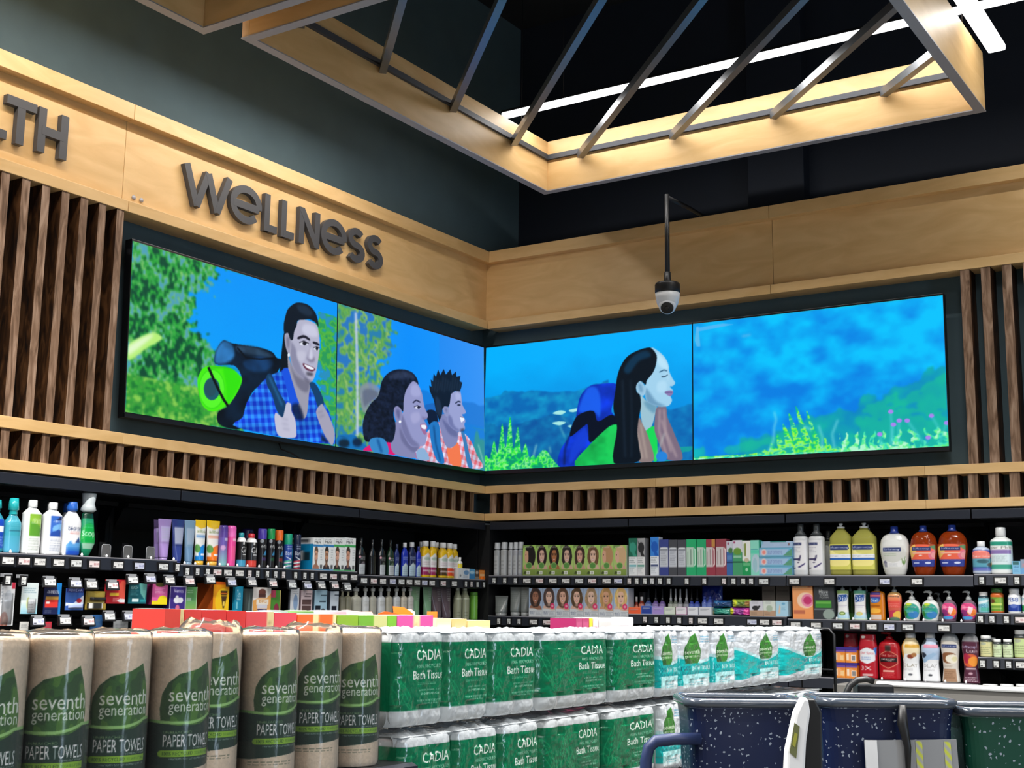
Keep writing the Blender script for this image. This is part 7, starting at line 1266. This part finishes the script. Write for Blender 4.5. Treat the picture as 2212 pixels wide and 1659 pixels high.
for u0, u1, nm, c, tp in ((600, 650, 'white-topped round pack in the back row behind the red packs', '98c0b0', 'e4f0f0'), (655, 705, 'green-topped round pack in the back row behind the orange pack', '78a860', 'a8d090'), (706, 775, 'white and pink topped round pack in the back row behind the olive pack', 'e0b8c8', 'ececf0')):
    y0, y1 = yF(u0, 1320, 2.36), yF(u1, 1320, 2.36); h = onL((u0+u1)/2, 1319, 2.36)[1]-1.206; r = min((y1-y0)/2, .055)
    q = MB().lathe([(r, 0), (r, h-.01), (r*.96, h-.002)], 28, 1, c, capt=False); q.lathe([(r*.96, h-.002), (r*.5, h), (.001, h)], 28, 1, tp, capb=False); o = q.build('round_pack', 'print_carton'); o.location = (2.30, (y0+y1)/2, 1.206); tag(o, nm, 'package')
# torn open orange carton
y0, y1 = yF(833, 1340, 2.26), yF(942, 1340, 2.26); zt = onL(900, 1330, 2.26)[1]; t = tag(empty('torn_carton', (2.26, (y0+y1)/2, 1.206), math.pi/2), 'torn open orange and white carton behind the pink pack', 'box'); w = y1-y0; h = zt-1.206
MB().box(-w/2, w/2, 0, .12, 0, h-.01, 'ec7420').build('box', 'print_carton', t)
for n, poly, y, c in (('flap', [(-w*.5, h-.02), (-w*.48, h+.005), (-w*.36, h+.012), (-w*.28, h+.010), (-w*.2, h+.008), (w*.0, h+.0), (w*.0, h-.02)], .03, 'd8641c'), ('flap', [(w*.3, h-.06), (w*.3, h+.012), (w*.5, h+.012), (w*.5, h-.06)], -.004, 'f48420'), ('flap', [(-w*.05, h-.02), (-w*.10, h+.026), (w*.1, h+.024), (w*.22, h+.014), (w*.3, h+.005), (w*.3, h-.02)], .05, 'f49030'), ('liner', [(-w*.85, h-.02), (-w*.86, h+.014), (-w*.75, h+.015), (-w*.5, h+.010), (-w*.3, h+.010), (-w*.2, h-.02)], .09, 'eef0f2'), ('liner', [(w*.02, h-.02), (w*.05, h+.015), (w*.22, h+.018), (w*.34, h+.018), (w*.42, h+.010), (w*.42, h-.02)], .065, 'eef0f2')):
    MB().prism(poly, y, y+.002, 'xz', c).build(n, 'print_carton', t, fix=True)
for u0, u1, vt, bg, ops, nm in ((943, 975, 1336, 'f0e4b8', [('r', .05, 0, .95, .93, 'e8eaea'), ('l', .1, .8, .9, .9, 2, '98a4ac')], 'cream and white carton left of three behind the bath tissue'), (976, 1008, 1337, 'e4cc84', [('r', .2, .78, .9, .93, 'e4d8a8'), ('l', .25, .8, .85, .9, 1, '7c7454')], 'yellow carton in the middle of three behind the bath tissue'), (1009, 1059, 1340.5, 'ecdc98', [('r', .06, 0, .94, .92, 'e4e8ee'), ('l', .1, .74, .9, .88, 3, '8ca0b8')], 'cream and white carton right of three behind the bath tissue'), (1244, 1258, 1336, 'a82c64', [('r', .1, .6, .9, .95, 'b84878')], 'magenta carton, left of the pair behind the wide green pack'), (1258.5, 1272, 1336, 'a82c64', [('r', .1, .6, .9, .95, 'b84878')], 'magenta carton, right of the pair behind the wide green pack'), (1273, 1280, 1336, 'f0dc34', [], 'thin yellow carton beside the magenta pair'), (1281, 1292, 1337, 'ecd4dc', [('r', .2, .5, .8, .9, 'd87894')], 'thin pink and white carton behind the bath tissue'), (1293, 1333, 1335, 'd4d2d0', [('r', 0, .97, 1, 1, 'f4f4f4')], 'white film-wrapped block behind the wide green pack'), (1334, 1357, 1335.5, 'e4eaee', [('l', .2, .7, .8, .9, 2, 'b0bcc4')], 'pale white carton left of the white and pink tub')):
    BK(u0, u1, vt, nm, bg, ops, x=2.40)
y0, y1 = yF(1358.5, 1334, 2.53), yF(1386, 1334, 2.53); h = onL(1372, 1334, 2.53)[1]-1.206; r = (y1-y0)*.40
t = tag(empty('tub', (2.48, (y0+y1)/2, 1.206)), 'white tub with a pink band behind the green bath tissue', 'tub'); MB().lathe([(r*.95, 0), (r, .01), (r, h*.80)], 28, 1, 'ece8ea').lathe([(r*1.004, h*.60), (r*1.004, h*.80)], 28, 1, 'e06088', capb=False, capt=False).build('body', 'print_carton', t); MB().lathe([(r*1.02, h*.80), (r*1.02, h*.98), (r*.98, h)], 28, 1, 'f2f2f4').build('lid', 'print_bottle', t)
# wire end divider
yd = yF(1792, 1400, 2.76)
t = tag(MB().tube([(2.50, yd, 1.206), (2.50, yd, 1.44), (2.52, yd, 1.462), (2.76, yd, 1.462), (2.78, yd, 1.44), (2.78, yd, 1.056)], .006, 10).tube([(2.50, yd, 1.30), (2.78, yd, 1.30)], .003, 8).tube([(2.64, yd, 1.206), (2.64, yd, 1.462)], .003, 8).build('wire_divider', 'black_metal'), 'black wire divider at the right end of the bath tissue', 'divider')

# ================================================================== FOREGROUND: SPECKLED PLASTIC CARTS
def at(u, v, d): return Vector(CAM+_ray(u, v)*d)
def speckle(name, col):
    m, n, l, b = newmat(name); tc = n.new('ShaderNodeTexCoord'); vo = n.new('ShaderNodeTexVoronoi'); vo.inputs['Scale'].default_value = 92
    nz = n.new('ShaderNodeTexNoise'); nz.inputs['Scale'].default_value = 130; mv = n.new('ShaderNodeVectorMath'); mv.operation = 'MULTIPLY_ADD'; mv.inputs[1].default_value = (.012,)*3
    l.new(tc.outputs['Object'], nz.inputs['Vector']); l.new(nz.outputs['Color'], mv.inputs[0]); l.new(tc.outputs['Object'], mv.inputs[2]); l.new(mv.outputs[0], vo.inputs['Vector'])
    sp = n.new('ShaderNodeSeparateColor'); l.new(vo.outputs['Color'], sp.inputs[0])
    lt = n.new('ShaderNodeMath'); lt.operation = 'LESS_THAN'; lt.inputs[1].default_value = .24; l.new(vo.outputs['Distance'], lt.inputs[0])
    gt = n.new('ShaderNodeMath'); gt.operation = 'GREATER_THAN'; gt.inputs[1].default_value = .42; l.new(sp.outputs[0], gt.inputs[0])
    mu = n.new('ShaderNodeMath'); mu.operation = 'MULTIPLY'; l.new(lt.outputs[0], mu.inputs[0]); l.new(gt.outputs[0], mu.inputs[1])
    mx = n.new('ShaderNodeMix'); mx.data_type = 'RGBA'; mx.inputs[6].default_value = L4(col); mx.inputs[7].default_value = L4('98a2b0'); l.new(mu.outputs[0], mx.inputs[0]); l.new(mx.outputs[2], b.inputs['Base Color'])
    b.inputs['Roughness'].default_value = .35
speckle('speckle_navy', '101c40'); speckle('speckle_green', '104434'); plain('navy_plastic', '26345c', .45); plain('rim_grey', '444c58', .2, coat=.6); plain('silver_sheet', 'a8aaae', .3, .35)
def rr(w, d, r, n=6):
    o = []
    for cx, cy, a in ((w/2-r, d/2-r, 0), (-w/2+r, d/2-r, 90), (-w/2+r, -d/2+r, 180), (w/2-r, -d/2+r, 270)):
        for i in range(n+1): q = math.radians(a+90*i/n); o.append((cx+r*math.cos(q), cy+r*math.sin(q)))
    return o
def cart(u0, u1, v, D, mat, label, rz=0., depth=.20, hh=.50):
    p0, p1 = at(u0, v, D), at(u1, v, D); w = (p1-p0).length*.97; c = (p0+p1)/2; nrm = Vector((-AF[0], -AF[1], 0)).normalized(); rim = c.z
    c = c-nrm*(depth/2); t = tag(empty('shopping_cart', (c.x, c.y, 0), -YAW+rz), label, 'cart')
    L = [(rr(w*.84, depth*.84, .03), rim-hh), (rr(w*.97, depth*.97, .035), rim-.05), (rr(w, depth, .035), rim-.02)]
    P = np.array([[(x, y, z) for x, y in q] for q, z in L]); Pin = np.array([[(x*.965, y*.965, z) for x, y in q] for q, z in L[::-1]]); Pin[-1, :, 2] += .006
    MB().surf(np.concatenate([P, Pin]), 'ffffff', True, False, True, True).build('basket', mat, t, fix=True)
    q = rr(w*1.01, depth*1.01, .04); MB().tube([(x, y, rim-.008) for x, y in q+q[:2]], .011, 8).build('rim', 'rim_grey', t)
    for sx in (-1, 1):
        for sy in (-1, 1):
            MB().tube([(sx*w*.36, sy*depth*.36, rim-hh+.01), (sx*w*.38, sy*depth*.4, .14)], .012, 8).build('leg', 'edge_metal', t)
            MB().lathe([(.045, -.014), (.05, -.008), (.05, .008), (.045, .014)], 18).build('caster', 'black_plastic', t).matrix_local = Matrix.Translation((sx*w*.38, sy*depth*.4, .05))@Matrix.Rotation(math.pi/2, 4, 'Y')
    return t, w, rim
c1, w1, r1 = cart(1480, 1742, 1512, 3.0, 'speckle_navy', 'navy speckled plastic cart with a tubular handle, left of the three', .03)
MB().tube([(-w1*.40, -.09, r1-.09), (-w1*.62, -.10, r1-.09), (-w1*.78, -.10, r1-.095), (-w1*.84, -.10, r1-.11), (-w1*.865, -.10, r1-.14), (-w1*.87, -.10, r1-.32), (-w1*.80, -.09, r1-.34), (-w1*.38, -.08, r1-.34)], .014, 12).build('handle', 'navy_plastic', c1)
c2, w2, r2 = cart(1775, 2072, 1512, 2.9, 'speckle_navy', 'navy speckled plastic cart with a silver flap, in the middle', -.02)
c3, w3, r3 = cart(2078, 2400, 1532, 2.9, 'speckle_green', 'green speckled plastic cart cut by the right edge', .0)
# silver flap with hazard tape and a cable tie on the middle cart
fl = MB().prism([(-w2*.21, r2-.088), (w2*.47, r2-.083), (w2*.50, r2-.30), (-w2*.19, r2-.31)], -.115, -.111, 'xz').build('flap', 'silver_sheet', c2, fix=True)
MB().prism([(-w2*.21, r2-.087), (-w2*.12, r2-.087), (-w2*.10, r2-.31), (-w2*.19, r2-.311)], -.1175, -.1155, 'xz').build('flap_edge', 'white_plastic', fl, fix=True)
for a in (.165, .375):
    cv = Cv(8, 60, 'a8aaae'); X, Y = cv.X, cv.Y; cv.put(((Y*9+X*.9) % 1) < .5, 'c8d040'); C = cv.out(); S, T = np.meshgrid(np.linspace(0, 1, 8), np.linspace(0, 1, 60))
    MB().surf(np.stack([w2*(a+.02*(1-T))+S*w2*.05, np.full_like(S, -.1162), r2-.30+T*.212], -1), C, smooth=False).build('hazard_tape', 'print_matte', fl)
MB().tube([(w2*.08, -.116, r2-.01), (w2*.07, -.122, r2-.05), (w2*.10, -.124, r2-.10), (w2*.095, -.126, r2-.16)], [.008, .012, .008, .005], 10).build('cable_tie', 'black_plastic', c2)
# white slanted handle end between the two navy carts
c = at(1722, 1590, 2.75); t = tag(empty('cart_handle_end', (c.x, c.y, c.z-.09), -YAW), 'white slanted handle end with a green-grey label between the two navy carts', 'cart handle')
k = 2.75/FPX
def px(u, v): return ((u-1722)*k, (1590-v)*k+.09)
MB().prism([px(1690, 1700), px(1696, 1620), px(1716, 1540), px(1733, 1506), px(1744, 1510), px(1748, 1540), px(1738, 1600), px(1730, 1700)], -.02, .02, 'xz').build('shell', 'white_plastic', t, .006, fix=True)
MB().prism([px(1744, 1512), px(1762, 1512), px(1776, 1540), px(1774, 1700), px(1731, 1700), px(1739, 1600), px(1749, 1540)], -.005, .045, 'xz').build('dark_side', 'black_plastic', t, .004, fix=True)
MB().prism([px(1712, 1560), px(1723, 1568), px(1714, 1634), px(1700, 1622)], -.0225, -.0208, 'xz', '6c7048').prism([px(1712, 1580), px(1718, 1584), px(1712, 1612), px(1706, 1606)], -.0235, -.0224, 'xz', 'a0a040').build('label', 'print_carton', t, fix=True)
MB().tube([(.01, .02, -.05), (.01, .02, -c.z+.10)], .012, 8).build('post', 'black_plastic', t)
# grey counter before the right wall shelves
x0, zt = onR(1800, 1482, -.9)
zt = onR(1960, 1479, -.9)[1]
t = tag(empty('counter', (3.3, -.9, 0)), 'low grey counter with a white rounded edge before the soap shelves', 'counter')
MB().box(x0-3.3, 1.6, 0, .45, 0, zt-.012).build('cabinet', 'grey_counter' if 'grey_counter' in MATS else plain('grey_counter', '6c6a66', .6), t, .004)
MB().box(onR(1893, 1479, -.9)[0]-3.3, 1.6, -.012, .03, zt-.0115, zt+.01).build('top_edge', 'white_plastic', t, .008)
for i, (u0, u1) in enumerate(((2121, 2157), (2159, 2191), (2193, 2226))):
    BT('R', 4, u0, u1, 1477, f'{ordn(i)} white-lidded jar from the left, only its lid showing above the counter', 'd8d8c8', [], JP, jc('f0f2f2', .9), .95, .84, capn='lid', name='jar', cat='jar', zb=1.05)
# dark handle of a further cart
c = at(1868, 1492, 4.3); t = tag(empty('far_cart_handle', (c.x, c.y, 0), -YAW), 'dark curved handle and grey box rising before the grey counter', 'stand'); k = 4.3/FPX
q = lambda u, v: ((u-1868)*k, 0, c.z+(1492-v)*k)
MB().tube([q(1824, 1530), q(1826, 1502), q(1836, 1482), q(1852, 1470), q(1872, 1467), q(1888, 1472)], .011, 10).build('handle', 'black_plastic', t)
MB().box(-13*k, 66*k, .01, .08, c.z-40*k, c.z+12*k).build('box', 'black_metal', t, .006); MB().box(-.02, .05, .02, .07, 0, c.z-40*k+.004).build('post', 'black_metal', t)
